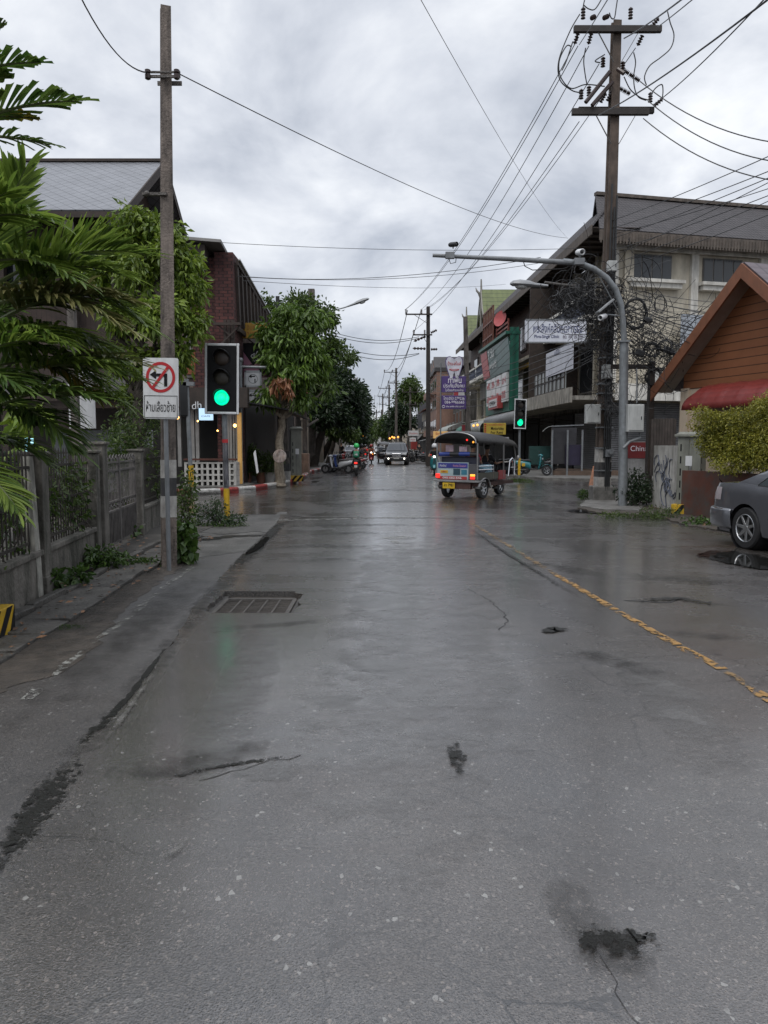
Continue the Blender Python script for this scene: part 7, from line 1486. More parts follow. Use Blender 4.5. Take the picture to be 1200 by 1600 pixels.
t = thing('lit_sign', 'small pale blue glowing sign in the cafe window behind the traffic light', 'sign', P(322, 648, 26.3)); MB().bx(-.24, .24, -.04, .04, -.19, .22).build('panel', mat('lit_blue', (.45, .62, .78), .4, 0, emit=(.36, .52, .68), es=.7), t); text('lettering', 'CAFE', NAVY, t, (0, -.045, -.05), (1, 0, 0), (0, 0, 1), width=.3, height=.05)
for i, (u, v) in enumerate(((367, 665), (340, 673), (293, 655), (309, 658))):
    q = P(u, v, 26.4); t = thing('lamp', ['orange hanging lamp right of the near traffic light post', 'tiny lamp just left of the near traffic light post', 'tiny warm lamp left of the far signal post', 'faint warm lamp under the cafe lit sign'][i], 'lamp', q); MB().ball((0, 0, 0), [.06, .03, .035, .03][i], 8, 6).build('bulb', LAMPW, t, smooth=True); MB().tube([(0, 0, .03), (0, 0, .5)], .006, 4).build('cord', CABLE, t)
# breeze block planter wall
pw_ = thing('breeze_block_wall', 'white pierced breeze block planter wall in front of the cafe', 'wall'); y0 = 26.0; x0 = P(290, 740, y0).x; x1 = P(367, 740, y0).x; z1 = P(320, 722, y0).z
MBk = mat('white_blocks', (.50, .49, .46), .6, .12, 3, stain=.4, sscale=1.5); mb = MB(); nx = 9; nz_ = 4; cw = (x1 - x0) / nx; chh = (z1 - .16) / nz_
for i in range(nx + 1): mb.bx(x0 + i * cw - .04, x0 + i * cw + .04, y0, y0 + .15, .1, z1)
for j in range(nz_ + 1): mb.bx(x0, x1, y0 - .003, y0 + .152, .1 + j * chh - .0, .1 + j * chh + .06)
mb.build('pierced_blocks', MBk, pw_); xe, ye = P(380, 740, 27.2).x, 27.2
mb = MB(); mb.prism([(x1, y0, .1), (xe, ye, .1), (xe - .15, ye + .1, .1), (x1 - .15, y0 + .15, .1)], (0, 0, z1 - .1)); mb.build('side_wall', uvmat('white_block_side', 'brick', (.5, .49, .46), (.46, .45, .42), 1 / .4, 1 / .2, .6, mortar=(.2, .2, .19), msize=.03), pw_)
mb = MB(); mb.bx(x0 - .05, x1 + .05, y0 - .05, y0 + .25, z1 + .06, z1 + .12); mb.build('timber_top', mat('red_brown_top', (.09, .035, .025), .5), pw_)
mb = MB(); mb.bx(x0, x1, y0 + .16, y0 + .2, .1, z1); mb.build('dark_backing', DARKIN, pw_)
mb = MB(); mb.prism([(x0 - .5, y0 - .9, .1), (x1 + .2, y0 - .9, .1), (xe + .4, ye, .1), (xe, ye + 1, .1), (x0 - .5, y0 + 1, .1)], (0, 0, .08)); tag(mb.build('step', CONC), kind='structure')
# street furniture at this corner
pb_ = G(301, 760); pb_ = P(299, 760, 27.8 if False else 24.6); pb_.z = .1
t = thing('traffic_light', 'dark backed traffic signal on grey post with yellow foot behind the tall pole', 'traffic light', pb_)
MB().tube([(0, 0, 0), (-.08, 0, P(296, 597, 24.6).z)], .07, 10).build('post', GALV, t, smooth=True); MB().tube([(0, 0, .1), (0, 0, P(299, 732, 24.6).z)], .085, 10).build('yellow_sleeve', YELP, t, smooth=True)
MB().box((P(288, 628, 24.6).x - pb_.x, .05, P(288, 628, 24.6).z), (.26, .3, 1.12)).build('housing', BLK, t, bevel=.03); MB().box((.0, 0, P(296, 600, 24.6).z - .1), (.34, .2, .12)).build('cap_box', GREYP, t)
q = P(377, 752, 27.6); q.z = .1; t = thing('sign_gantry', 'grey knobbed post with arm carrying two faded direction signs by the cafe', 'traffic sign', q); Y = q.y
tp = P(376, 565, Y) - q; MB().tube([(0, 0, 0), tp], .06, 10).build('post', GALV, t, smooth=True); mb = MB(); mb.ball(tp + Vector((0, 0, .05)), .1, 10, 8); mb.build('knob', GALV, t, smooth=True)
MB().tube([P(368, 573, Y) - q, P(417, 574, Y) - q], .05, 8).build('arm', GALV, t, smooth=True)
for v0, v1 in ((579, 605), (609, 634)):
    a = P(382, v0, Y) - q; b_ = P(409, v1, Y) - q; c = (a + b_) / 2; pn_ = MB().box(c, (b_.x - a.x, .06, a.z - b_.z)).build('direction_sign', mat('faded_sign_white', (.30, .31, .32), .5, .1, 3, stain=.2), t)
    mb = MB(); w_, h_ = (b_.x - a.x) / 2, (a.z - b_.z) / 2
    for s in ((-w_, -h_, w_, -h_ + .06), (-w_, h_ - .06, w_, h_), (-w_, -h_, -w_ + .06, h_), (w_ - .06, -h_, w_, h_)): mb.bx(c.x + s[0], c.x + s[2], c.y - .045, c.y - .033, c.z + s[1], c.z + s[3])
    mb.build('frame', GREYP, pn_); mb = MB(); mb.poly([c + Vector(p_) for p_ in ((-.16, -.036, .09), (-.05, -.036, .15), (-.05, -.036, .11), (.08, -.036, .11), (.08, -.036, .07), (-.05, -.036, .07), (-.05, -.036, .03))]); mb.poly([c + Vector(p_) for p_ in ((.05, -.036, 0), (.09, -.036, 0), (.09, -.036, -.13), (.05, -.036, -.13))]); mb.tube([c + Vector((.16 * math.cos(x), -.034, .16 * math.sin(x))) for x in [2 * PI * i / 18 for i in range(19)]], .006, 4); mb.build('arrow', BLKP, pn_)
q = P(373, 760, 28.3); q.z = .1; t = thing('sign_holder', 'dark steel post holding the yellow and pink shop signs on the brick building', 'sign post', q); Y = 28.3
MB().tube([(0, 0, 0), P(373, 503, Y) - q], .08, 8).build('post', WOODB, t); MB().tube([P(333, 505, Y) - q, P(380, 503, Y) - q], .06, 8).build('arm', WOODB, t)
a = P(371, 509, Y - .05) - q; b_ = P(376, 536, Y - .05) - q; MB().bx(a.x, b_.x, a.y, a.y + .1, b_.z, a.z).build('white_strip', WHITEP, t)
t, w_, h_ = signbox('shop_sign', 'mustard yellow sign with faint Thai words half behind the tree', 377, 505, 418, 529, 28.6, mat('mustard_sign', (.34, .19, .015), .5, .1, 3, stain=.2)); OR = mat('rust_letters', (.22, .09, .01), .5); line(t, 'อินเดีย', OR, -.02, .13, .5, .2); line(t, 'อาหาร', OR, -.1, -.15, .6, .2)
t = thing('shop_sign', 'pink shop sign with slanted black band of white capitals below the mustard sign', 'sign', P(402, 562, 28.8)); a = P(377, 545, 28.8) - t.location; b_ = P(428, 590, 28.8) - t.location
MB().poly([(a.x, -.05, a.z), (b_.x, -.05, a.z), (b_.x, -.05, b_.z), (a.x, -.05, b_.z)]).build('panel', mat('sign_pink', (.30, .13, .19), .5, .1, 2), t, solid=.05)
d_ = Vector((math.cos(R(30)), 0, math.sin(R(30)))); u_ = Vector((-d_.z, 0, d_.x)); c = Vector((a.x + .55, -.09, a.z - .18))
mb = MB(); mb.poly([(a.x, -.085, a.z), (a.x + .45, -.085, a.z - .62), (b_.x, -.085, a.z + .12), (b_.x, -.085, a.z + .2), (a.x, -.085, a.z + .2)]); mb.build('black_band', BLKP, t)
for body, dz, h_ in (('GIVE 100%', .0, .13), ('TO LOVE TOO', -.17, .10)): text('lettering', body, WHITEP, t, Vector((a.x + .72, -.10, a.z - .12)) + u_ * dz, d_, u_, width=.78, height=h_, bold=.01)
mb = MB(); mb.bar(Vector((a.x + .5, -.09, a.z - .95)), Vector((b_.x, -.09, a.z - .4)), .02, .05); mb.bar(Vector((a.x + .6, -.09, a.z - 1.05)), Vector((b_.x, -.09, a.z - .55)), .02, .05); mb.bar(Vector((a.x, -.09, a.z - .8)), Vector((b_.x, -.09, a.z - .15)), .012, .02); mb.build('black_strokes', BLKP, t)
# sticks, pots, sandwich board
o = MB().prism([P(396, 708, 26.6), P(399, 703, 26.6), P(404, 738, 26.6), P(401, 740, 26.6)], (0, .06, 0)).build('leaning_board', WHITEP); tag(o, 'narrow pale board leaning on the pavement beside the cafe plants', 'board')
POT = mat('white_pot', (.36, .35, .33), .5, .1, 4, stain=.4); TERR = mat('terracotta', (.16, .07, .045), .7, .2, 4)
for i, (u, v, pm, bl, n, sz, lab) in enumerate(((386, 752, TERR, [(0, 0, .75, .3, .3, .45), (.1, 0, 1.1, .25, .25, .3)], 420, .26, 'tall spiky potted plant at the end of the breeze block wall'), (421, 738, POT, [(0, 0, .75, .5, .4, .4)], 500, .16, 'bushy plant in a white pot on the far left pavement'), (408, 736, TERR, [(0, 0, .7, .5, .4, .45)], 500, .16, 'dark bushy potted plant between the cafe and the white pot'))):
    q = G(u, v); q = P(u, v, min(q.y, 29)); q.z = .1; t = thing('potted_plant', lab, 'plant', q); MB().lathe([(.001, 0), (.15, 0), (.21, .38), (.23, .42), (.19, .42), (.18, .36), (.001, .36)], n=14).build('pot', pm, t, smooth=True)
    p_, d_ = blob_pts(bl, n, 80 + i); leaf_mesh('foliage', p_, d_, sz, LF_MID, t, .18, 80 + i, .4, -.3)
q = G(446, 757); q.z = .1
t = thing('utility_pole', 'banded concrete stub pole beside the mottled tree trunk', 'utility pole', q); hpole(t, (0, 0, 0), (-.1, 0, P(440, 640, q.y).z), .38, .34); 
for va, vb, mm in ((752, 736, PW), (736, 724, PB), (715, 705, PB)): band(t, P(446, va, q.y).z - .1, P(446, vb, q.y).z - .1, 6, .38, .32, Vector((0, 0, 6)), 0, mm)
q = G(457, 756); cabinet('slim grey green cabinet on the far left kerb beside the banded pole', (q.x + .12, q.y + .3, .1), R(8), hb=1.85, w=.42, d=.75)
q = G(470, 745); o = MB().box((q.x, q.y + .5, .6), (.75, .6, 1.1)).build('concrete_block', mat('pinkish_block', (.22, .14, .10), .8, .3, 4, stain=.6), bevel=.03); tag(o, 'square brownish concrete block behind the slim cabinet', 'block')
# street lamps (tall arm)
def street_lamp(lab, ub, vb, Y, arm, head, bands=True, r=.09):
    q = P(ub, vb, Y); q.z = .1; t = thing('street_lamp', lab, 'street lamp', q); e = P(*arm, Y) - q; hpole(t, (0, 0, 0), (e.x * .9 - .0, 0, e.z - .3), .26, .16)
    h0 = P(*head[0], Y) - q; h1 = P(*head[1], Y) - q; MB().tube([(e.x * .9, 0, e.z - .5), e, e.lerp(h0, .4) + Vector((0, 0, .05)), h0], [.05, .045, .04, .035], 8).build('arm', GALV, t, smooth=True)
    lamp_head(t, h0, h1)
    if bands: 
        for va, vb_, mm in ((727, 716, PW), (716, 703, PB)): band(t, P(ub, va, Y).z - .1, P(ub, vb_, Y).z - .1, 9, .26, .16, Vector((0, 0, 9)), .1, mm)
    return t
street_lamp('street lamp on a concrete pole rising out of the nearer left trees', 477, 727, 41, (474, 500), ((540, 480), (577, 467)))
street_lamp('second street lamp farther off among the dark left trees', 532, 712, 66, (531, 604), ((545, 597), (560, 590)), False)
q = P(489, 735, 52); q.z = 0; o = MB(); hp = P(489, 452, 52).z; o.box((q.x, 52, hp / 2), (.42, .42, hp)); o = o.build('concrete_mast', CPOLE); tag(o, 'plain square concrete mast standing above the left trees', 'mast')
q = P(437, 735, 36); q.z = 0; hp = P(437, 463, 36).z; o = MB(); o.box((q.x, 36, hp / 2), (.16, .16, hp)); o = o.build('black_post', BLK); tag(o, 'black post top poking out of the left tree crown', 'post')
# left trees down the street
tree('street_tree', 'pale mottled trunk tree with drooping bright green leaves on the left kerb', (G(437, 762).x, G(437, 762).y, .1),
     [B_(455, 530, 28, 30, 34, .9), B_(430, 560, 28, 28, 26, .8), B_(480, 545, 28.3, 28, 30, .9), B_(500, 570, 28.5, 20, 24, .8), B_(445, 600, 28, 26, 18, .7), B_(470, 590, 28, 30, 22, .9), B_(420, 622, 27.6, 14, 16, .5), B_(450, 495, 28.2, 24, 20, .8), B_(485, 505, 28.4, 22, 20, .8), B_(420, 525, 28.2, 14, 20, .6), B_(515, 610, 29, 10, 14, .5), B_(475, 625, 28, 16, 14, .5)], 6200, .27, leafmat('leaf_street', (.05, .10, .016), (.15, .24, .04)), 71, tr=.17, bark=BARKP, cr=.4, droop=1.3, fork=P(440, 655, 28.0), clump=8, aspect=.34)
dl = thing('dead_leaf_cluster', 'cluster of dead orange brown leaves hanging in the left street tree', 'leaves', P(442, 600, 27)); p_, d_ = blob_pts([(-.25, 0, .05, .2, .15, .3), (.1, 0, .05, .15, .15, .25), (.2, 0, -.3, .15, .1, .2)], 110, 9); leaf_mesh('foliage', p_, d_, .26, leafmat('dead_orange', (.18, .07, .03), (.34, .16, .08)), dl, .35, 9, .3, 1.6)
tr = thing('hanging_plaque', 'round weathered patchwork plaque tied to the mottled tree trunk', 'plaque', P(437, 713, G(437, 762).y - .45)); mb = MB(); mb.lathe([(.001, -.03), (.23, -.03), (.25, 0), (.23, .03), (.001, .03)], (0, 0, 0), 18, Matrix.Rotation(PI / 2, 3, 'X')); mb.build('disc', mat('patchwork', (.20, .15, .13), .7, .8, 9, stain=.6, sscale=5, stainc=(.4, .38, .36)), tr)
tree('street_tree', 'tall thin leaved tree behind the first left street tree', (-6.2, 39, .1), [B_(420, 490, 38, 26, 26, 1.5), B_(470, 480, 39, 34, 20, 1.8), B_(500, 500, 40, 30, 26, 1.8), B_(400, 540, 38, 20, 34, 1.5), B_(520, 550, 40, 20, 30, 1.6), B_(500, 600, 40, 24, 26, 1.6), B_(545, 560, 42, 8, 20, 1.2), B_(400, 590, 38, 10, 24, 1), B_(455, 545, 40, 50, 50, 1.5)], 11000, .24, LF_MID, 72, tr=.22, cr=.5, droop=.3)
tree('street_tree', 'dark dense tree over the parked scooters on the left', (-4.9, 52, .1), [B_(520, 610, 52, 28, 24, 2.5), B_(545, 620, 54, 24, 24, 2.5), B_(510, 640, 50, 24, 22, 2.2), B_(555, 640, 56, 14, 22, 2), B_(530, 590, 53, 16, 16, 2), B_(500, 655, 50, 18, 14, 2), B_(535, 655, 52, 18, 12, 2)], 15000, .30, LF_DK, 73, tr=.3, cr=.7, droop=.3)
tree('street_tree', 'dark rounded tree where the left row of trees ends', (-6.2, 72, .1), [B_(555, 615, 72, 16, 18, 3), B_(565, 640, 74, 10, 24, 3), B_(545, 645, 70, 20, 20, 3), B_(560, 665, 72, 12, 16, 2.5), B_(535, 670, 70, 18, 14, 2.5)], 9000, .38, LF_DK, 74, tr=.35, cr=.9, droop=.3)
tree('street_tree', 'lighter green low tree between the scooters and dark trees on the left', (-4.6, 62, .1), [B_(540, 668, 60, 16, 14, 2), B_(520, 672, 58, 14, 12, 2), B_(548, 680, 64, 10, 10, 2)], 5000, .30, LF_MID, 75, tr=.2, cr=.6)
for i, (u, v, Y, w_, lm, lab) in enumerate(((575, 672, 170, 20, LF_MID, 'rounded tree left of the street end in the distance'), (604, 668, 140, 16, LF_MID, 'leafy tree right of the street end in the distance'), (640, 615, 125, 22, LF_MID, 'tall dark tree rising over the right shop roofs'), (626, 655, 120, 22, LF_DK, 'dark lower tree in front of the right hand far houses'), (560, 685, 130, 10, LF_DK, 'small dark tree beside the far left cars'))):
    q = P(u, v, Y); k = Y / F; bl = [(q.x + dx * w_ * k, Y, q.z + dz * w_ * k, .6 * w_ * k, .6 * w_ * k, .6 * w_ * k) for dx, dz in ((0, 0), (-.6, -.3), (.6, -.2), (.2, .6), (-.3, .5), (.1, -.6))]; tree('far_tree', lab, (q.x, Y, 0), bl, 3500, .5, lm, 90 + i, tr=.35, cr=1.0)
# left shops behind the trees
shophouse('low dark shops under the trees on the left', -9.5, 47, 26, 4.4, mat('shop_dark_wall', (.07, .055, .045), .8, .3, 1), ROOFD, 1, 5, depth=3.8)
shophouse('small building with pale window frames behind the left trees', -10.6, 76, 30, 6.5, BEI, ROOFR, 2, 6, depth=4.5)
for i, x in enumerate((-4.9, -5.1, -5.0)):
    q = (x - .2 * i, 47 + i * 9, .1); t = thing('shop_pillar', 'pale square pillar of the left shop arcade', 'pillar', q, 0, 'pillars of the left shops'); MB().bx(-.2, .2, -.2, .2, 0, 3.0).build('shaft', BEI, t); MB().bx(-.26, .26, -.26, .26, 3.0, 3.15).build('capital', BEI, t)
q = P(499, 660, 46); o = MB().bar(P(497, 655, 45), P(470, 672, 45), .5, .1).build('shop_eave', mat('grey_sheet2', (.15, .14, .13), .6)); tag(o, 'slanting eave board of the left shop with a lamp', 'eave')
q = P(459, 670, 40); t = thing('lamp', 'bright warm lamp under the left shop eave by the slim cabinet', 'lamp', q); MB().ball((0, 0, 0), .09, 8, 6).build('bulb', LAMPW, t, smooth=True); MB().tube([(0, 0, .03), (0, 0, .6)], .01, 4).build('cord', CABLE, t)
# =================================================================== VEHICLES AND PEOPLE
def lerpT(T, y):
    if y <= T[0][0]: return T[0][1]
    for (a, xa), (b_, xb) in zip(T, T[1:]):
        if y <= b_: f = (y - a) / (b_ - a); return xa + (xb - xa) * f
    return T[-1][1]
def smT(T, y, k=.12): return (lerpT(T, y - k) + lerpT(T, y) * 2 + lerpT(T, y + k)) / 4
def carpaint(name, c):
    if name in MC: return MC[name]
    m, t, b, o = newmat(name); b.inputs['Base Color'].default_value = col4(c); b.inputs['Metallic'].default_value = .55; b.inputs['Roughness'].default_value = .32; b.inputs['Coat Weight'].default_value = 1; b.inputs['Coat Roughness'].default_value = .04
    tcn = nd(t, 'ShaderNodeTexCoord'); vo = nd(t, 'ShaderNodeTexVoronoi', i_Scale=70.0); t.links.new(tcn.outputs['Object'], vo.inputs['Vector']); n = nd(t, 'ShaderNodeTexNoise', i_Scale=6.0, i_Detail=5.0); t.links.new(tcn.outputs['Object'], n.inputs['Vector'])
    mr = nd(t, 'ShaderNodeMapRange'); t.links.new(n.outputs[0], mr.inputs[0]); mr.inputs[3].default_value = .2; mr.inputs[4].default_value = .45; t.links.new(mr.outputs[0], b.inputs['Roughness'])
    r = nd(t, 'ShaderNodeMath', operation='LESS_THAN'); t.links.new(vo.outputs['Distance'], r.inputs[0]); r.inputs[1].default_value = .22; bp = nd(t, 'ShaderNodeBump'); bp.inputs['Strength'].default_value = .25; bp.inputs['Distance'].default_value = .002; t.links.new(r.outputs[0], bp.inputs['Height']); t.links.new(bp.outputs[0], b.inputs['Coat Normal'])
    MC[name] = m; return m
RIM = mat('alloy_rim', (.42, .43, .44), .28, .1, 6, metal=.9); CARBLK = mat('car_trim_black', (.014, .014, .015), .45)
REDL = mat('red_lens', (.22, .01, .012), .15, .1); REDON = mat('lit_tail_lamp', (.8, .03, .02), .3, 0, emit=(1, .03, .02), es=.8); AMBON = mat('lit_amber_lamp', (.9, .4, .05), .3, 0, emit=(1, .35, .04), es=1.1); HEADON = mat('lit_head_lamp', (1, 1, 1), .3, 0, emit=(1, .93, .8), es=3); CLEAR = mat('clear_lens', (.45, .46, .47), .08, .05)
SKIN = mat('skin', (.30, .17, .11), .55, .1, 6); PLATE = mat('plate_white', (.45, .45, .43), .5, .05)
def wheel(par, c, r, wd, side, spokes=6, name='wheel', rimf=.68, rim=RIM):
    """axle along x; side = +1 outer face towards +x"""
    c = Vector(c); M = Matrix.Rotation(PI / 2 * side, 3, 'Y')
    w_ = bpy.data.objects.new(name, None); 
    ty = MB().lathe([(r * rimf, -wd / 2), (r * .93, -wd / 2), (r, -wd * .36), (r, wd * .36), (r * .93, wd / 2), (r * rimf, wd / 2), (r * rimf, -wd / 2)], c, 32, M, cap=False).build(name, RUBBER, par, smooth=True)
    mb = MB(); mb.lathe([(r * rimf, wd * .47), (r * rimf * .96, wd * .5), (r * rimf * .92, wd * .45), (r * rimf * .9, -wd * .1), (.001, -wd * .1)], c, 32, M, cap=False)
    mb.lathe([(.001, wd * .42), (r * .13, wd * .42), (r * .15, wd * .34), (r * .15, 0)], c, 14, M, cap=False); rm = mb.build('rim', rim, ty, smooth=True)
    mb = MB()
    for i in range(spokes):
        a = 2 * PI * i / spokes + .3; d = Vector((0, math.cos(a), math.sin(a))); p = Vector((0, -math.sin(a), math.cos(a))); X = Vector((side, 0, 0)); o0 = X * wd * .40; o1 = X * wd * .47
        A_ = [c + d * r * .1 + p * r * .085 + o0, c + d * r * .1 - p * r * .085 + o0, c + d * r * rimf * .95 - p * r * .055 + o1, c + d * r * rimf * .95 + p * r * .055 + o1]; mb.prism(A_, -X * wd * .14)
    mb.build('spokes', rim, rm, bevel=.004)
    MB().lathe([(.001, -wd * .08), (r * rimf * .9, -wd * .08)], c, 20, M, cap=False).build('brake_disc', CARBLK, rm)
    return ty
def car(name, lab, cat, loc, rz, L, W, H, wb, roh, wr, paint, top, roof, plan=None, rimspokes=6, sill=.22, detail=1, group=None, belt_in=.93, roof_in=.70, glass=GLASS, wins=None, wd=.2):
    """forward = +y, rear end at y = 0; top: body top line, roof: greenhouse line (first and last point on the body)"""
    t = thing(name, lab, cat, loc, rz, group); yr, yf = roh, roh + wb; ar = wr * 1.16; hw0 = W / 2
    plan = plan or [(0, .84), (.12, .93), (.5, .985), (L * .3, 1), (L * .7, 1), (L - .55, .97), (L - .15, .88), (L, .76)]
    ys = sorted(set([0, .03, .08, .15, .25] + list(np.arange(.35, L - .3, .11)) + [L - .25, L - .15, L - .08, L - .03, L] + [yy + ar * math.cos(a) for yy in (yr, yf) for a in np.linspace(0, PI, 15)]))
    def zb(y):
        base = sill + (.10 if y < .25 or y > L - .25 else 0) * (1 if True else 0)
        for yc in (yr, yf):
            if abs(y - yc) < ar * .999: return max(base, wr + math.sqrt(max(0, ar * ar - (y - yc) ** 2)) - wr * .0)
        return base
    def hw(y): return hw0 * smT(plan, y, .06)
    fr = [0, .12, .3, .5, .68, .80, .90, 1.0]; sh = [.955, .985, 1.0, 1.0, .99, .985, .965, belt_in]
    rows = []
    for y in ys:
        z1 = smT(top, y, .08); z0 = min(zb(y), z1 - .08); h_ = hw(y); zz0 = sill; r_ = []
        for f, s in zip(fr, sh):
            z = z0 + (z1 - z0) * f; g0 = (z - zz0) / (z1 - zz0); s2 = lerpT(list(zip(fr, sh)), g0); endpush = 0
            r_.append((h_ * s2, z))
        pts = [Vector((-x, y, z)) for x, z in r_] + [Vector((r_[-1][0] * k, y, z1 + .025 * (1 - k * k))) for k in (-.75, -.4, 0, .4, .75)] + [Vector((x, y, z)) for x, z in reversed(r_)]
        rows.append(pts)
    mb = MB(); mb.grid(rows); mb.poly(list(reversed(rows[0]))); mb.poly(rows[-1]); mb.build('body', paint, t, smooth=True, ang=40)
    mb = MB(); mb.bx(-hw0 * .88, hw0 * .88, .15, L - .15, sill - .03, sill + .25); mb.build('underbody', CARBLK, t)
    # greenhouse
    y0, y1 = roof[0][0], roof[-1][0]; gy = sorted(set([p[0] for p in roof] + list(np.linspace(y0, y1, 26)))); zr_ = lambda y: smT(roof, y, .07) if y0 < y < y1 else lerpT(roof, y)
    zroof = max(z for _, z in roof)
    def S(y, f, off=0.0, sgn=1):
        zt = zr_(y); zb_ = smT(top, y, .08) - .02; z = zb_ + (zt - zb_) * f; g = (z - zb_) / max(.01, zroof - zb_); x = hw(y) * (belt_in + (roof_in - belt_in) * (g ** 1.15)); return Vector((sgn * (x + off), y, z + off * .3))
    rows = []
    for y in gy:
        l = [S(y, f, 0, -1) for f in (0, .25, .5, .75, .92)]; l2 = S(y, 1, 0, -1); l2.x *= .94
        rr_ = [Vector((-p.x, p.y, p.z)) for p in reversed(l)]; zt = zr_(y); xt = abs(l2.x)
        rows.append(l + [Vector((xt * k, y, zt + .03 * (1 - k * k))) for k in (-1, -.6, -.2, .2, .6, 1)] + rr_)
    mb = MB(); mb.grid(rows); mb.build('roof', paint, t, smooth=True, ang=50)
    for (pts, nm) in (wins or []):
        for sgn in (-1, 1):
            rws = []
            for y, fa_, fb in pts: rws.append([S(y, fa_ + (fb - fa_) * k / 3, .006, sgn) for k in range(4)])
            MB().grid(rws).build(nm, glass, t, smooth=True)
            fr_ = MB(); rws2 = [[r[0], r[0] + Vector((sgn * .006, 0, -.018))] for r in rws]; fr_.grid(rws2); fr_.tube([r[-1] for r in rws], .009, 4); fr_.build('window_trim', CARBLK, t)
    for (a, b_) in ((roof[0], roof[1]), (roof[-2], roof[-1])):
        rws = []
        for k in range(7):
            f = .05 + .88 * k / 6; y = a[0] + (b_[0] - a[0]) * f; zt = zr_(y); s0 = S(y, 1); xw = abs(s0.x) * .90
            up = .010; dn = Vector((0, (-1 if a == roof[0] else 1) * .008, .012)); rws.append([Vector((xw * k2, y, zt + .03 * (1 - k2 * k2))) + dn for k2 in (-1, -.6, -.2, .2, .6, 1)])
        MB().grid(rws).build('rear_window' if a == roof[0] else 'windscreen', glass, t, smooth=True)
    for y in (yr, yf):
        for sgn in (-1, 1):
            wheel(t, (sgn * (hw0 - wd / 2 - .02), y, wr), wr, wd, sgn, rimspokes)
            MB().lathe([(ar * .98, -.02), (ar * .98, .3), (.001, .3)], (sgn * (hw0 - .04), y, wr), 20, Matrix.Rotation(-PI / 2 * sgn, 3, 'Y'), cap=False).build('wheel_arch', CARBLK, t)
    return t, hw, S, zr_
def seam(t, pts, r=.004, m=CARBLK, name='panel_gap'): return MB().tube(pts, r, 4, cap=False).build(name, m, t)
# ---- grey sedan at the right edge
GREYC = carpaint('dark_grey_metallic', (.115, .12, .135))
rzS = R(191); Lc, Wc = 4.6, 1.70; whl = G(1149, 858); whl.z = 0
locS = whl - Matrix.Rotation(rzS, 3, 'Z') @ Vector((Wc / 2 + .12, .92, 0))
topS = [(0, .80), (.05, .93), (.15, .965), (.8, .985), (1.3, .945), (3.4, .93), (3.7, .90), (4.3, .78), (4.6, .62)]
roofS = [(.62, .97), (1.45, 1.31), (2.05, 1.40), (2.8, 1.39), (3.05, 1.35), (3.72, .90)]
wS_ = [([(1.12, .12, .13), (1.30, .12, .55), (1.50, .12, .82), (1.58, .12, .86)], 'side_window'), ([(1.63, .10, .86), (2.0, .10, .88), (2.42, .10, .88)], 'side_window'), ([(2.50, .10, .88), (2.9, .10, .87), (3.1, .11, .80), (3.42, .12, .16)], 'side_window')]
cs_, hwS, SS, _ = car('parked_sedan', 'dark grey metallic sedan cut by the right edge, rear wheel with silver spokes', 'car', locS, rzS, Lc, Wc, 1.4, 2.6, .92, .315, GREYC, topS, roofS, rimspokes=7, wins=wS_, glass=mat('car_glass', (.05, .06, .065), .05, .1, 1, spec=1))
def side(y, z, off=.004, sgn=1):
    f = (z - .22) / (smT(topS, y, .08) - .22); s2 = lerpT(list(zip([0, .12, .3, .5, .68, .80, .90, 1.0], [.955, .985, 1.0, 1.0, .99, .985, .965, .93])), f); return Vector((sgn * (hwS(y) * s2 + off), y, z))
for ys_ in ((1.60, .34, .93), (2.46, .24, .92), (3.46, .26, .9)): seam(cs_, [side(ys_[0] + (0.0 if z > .5 else (.0)), z, .0) for z in np.linspace(ys_[1], ys_[2], 8)])
seam(cs_, [side(y, .235 + .0 * y, .0) for y in np.linspace(1.5, 3.2, 8)], .006)
MB().tube([side(y, .50, .004) for y in np.linspace(1.46, 3.15, 12)], .016, 6).build('side_moulding', CARBLK, cs_)
MB().tube([side(y, .50, .004) for y in np.linspace(.06, .55, 8)], .016, 6).build('side_moulding', CARBLK, cs_)
rb_ = MB()
rows = []
for z, o_ in ((.27, -.01), (.32, .03), (.44, .045), (.54, .04), (.575, .0)):
    lf = [side(y, z, .012 + o_ * .5, -1) for y in (.62, .4, .2)]; lf += [Vector((-Wc / 2 * .86, -.02 - o_, z))]; rows.append(lf + [Vector((x, -.06 - o_ - .03 * (1 - x * x), z)) for x in (-.55, -.2, .2, .55)] + [Vector((-q.x, q.y, q.z)) for q in reversed(lf)])
rb_.grid(rows); rb_.build('rear_bumper', GREYC, cs_, smooth=True, solid=.02)
MB().tube([side(.42, .57, .02), side(.2, .57, .03), Vector((Wc / 2 * .86, -.02, .57)), Vector((0, -.10, .57)), Vector((-Wc / 2 * .86, -.02, .57))], .012, 5).build('bumper_chrome', CHROME, cs_)
for sg in (-1, 1):
    mb = MB(); mb.grid([[side(y, z, .006, sg) for y in (.03, .10, .20, .30)] for z in (.70, .78, .86, .90)]); mb.build('tail_light', REDL if False else mat('tail_clear', (.30, .27, .28), .12), cs_, smooth=True)
MB().bx(-.5, .5, -.012, -.003, .70, .86).build('rear_garnish', REDL, cs_)
MB().bx(-.26, .26, -.13, -.122, .38, .50).build('number_plate', PLATE, cs_)
q = side(1.72, .80, .012); MB().box(q, (.02, .17, .045)).build('door_handle', CARBLK, cs_, bevel=.008); q = side(2.6, .80, .012); MB().box(q, (.02, .17, .045)).build('door_handle', CARBLK, cs_, bevel=.008)
MB().tube([side(1.62, .955, -.02), side(2.5, .945, -.03), side(3.4, .94, -.03)], .008, 4).build('waist_trim', CARBLK, cs_)
MB().box((-.35, .35, .99), (.5, .08, .02)).build('boot_lip', GREYC, cs_)

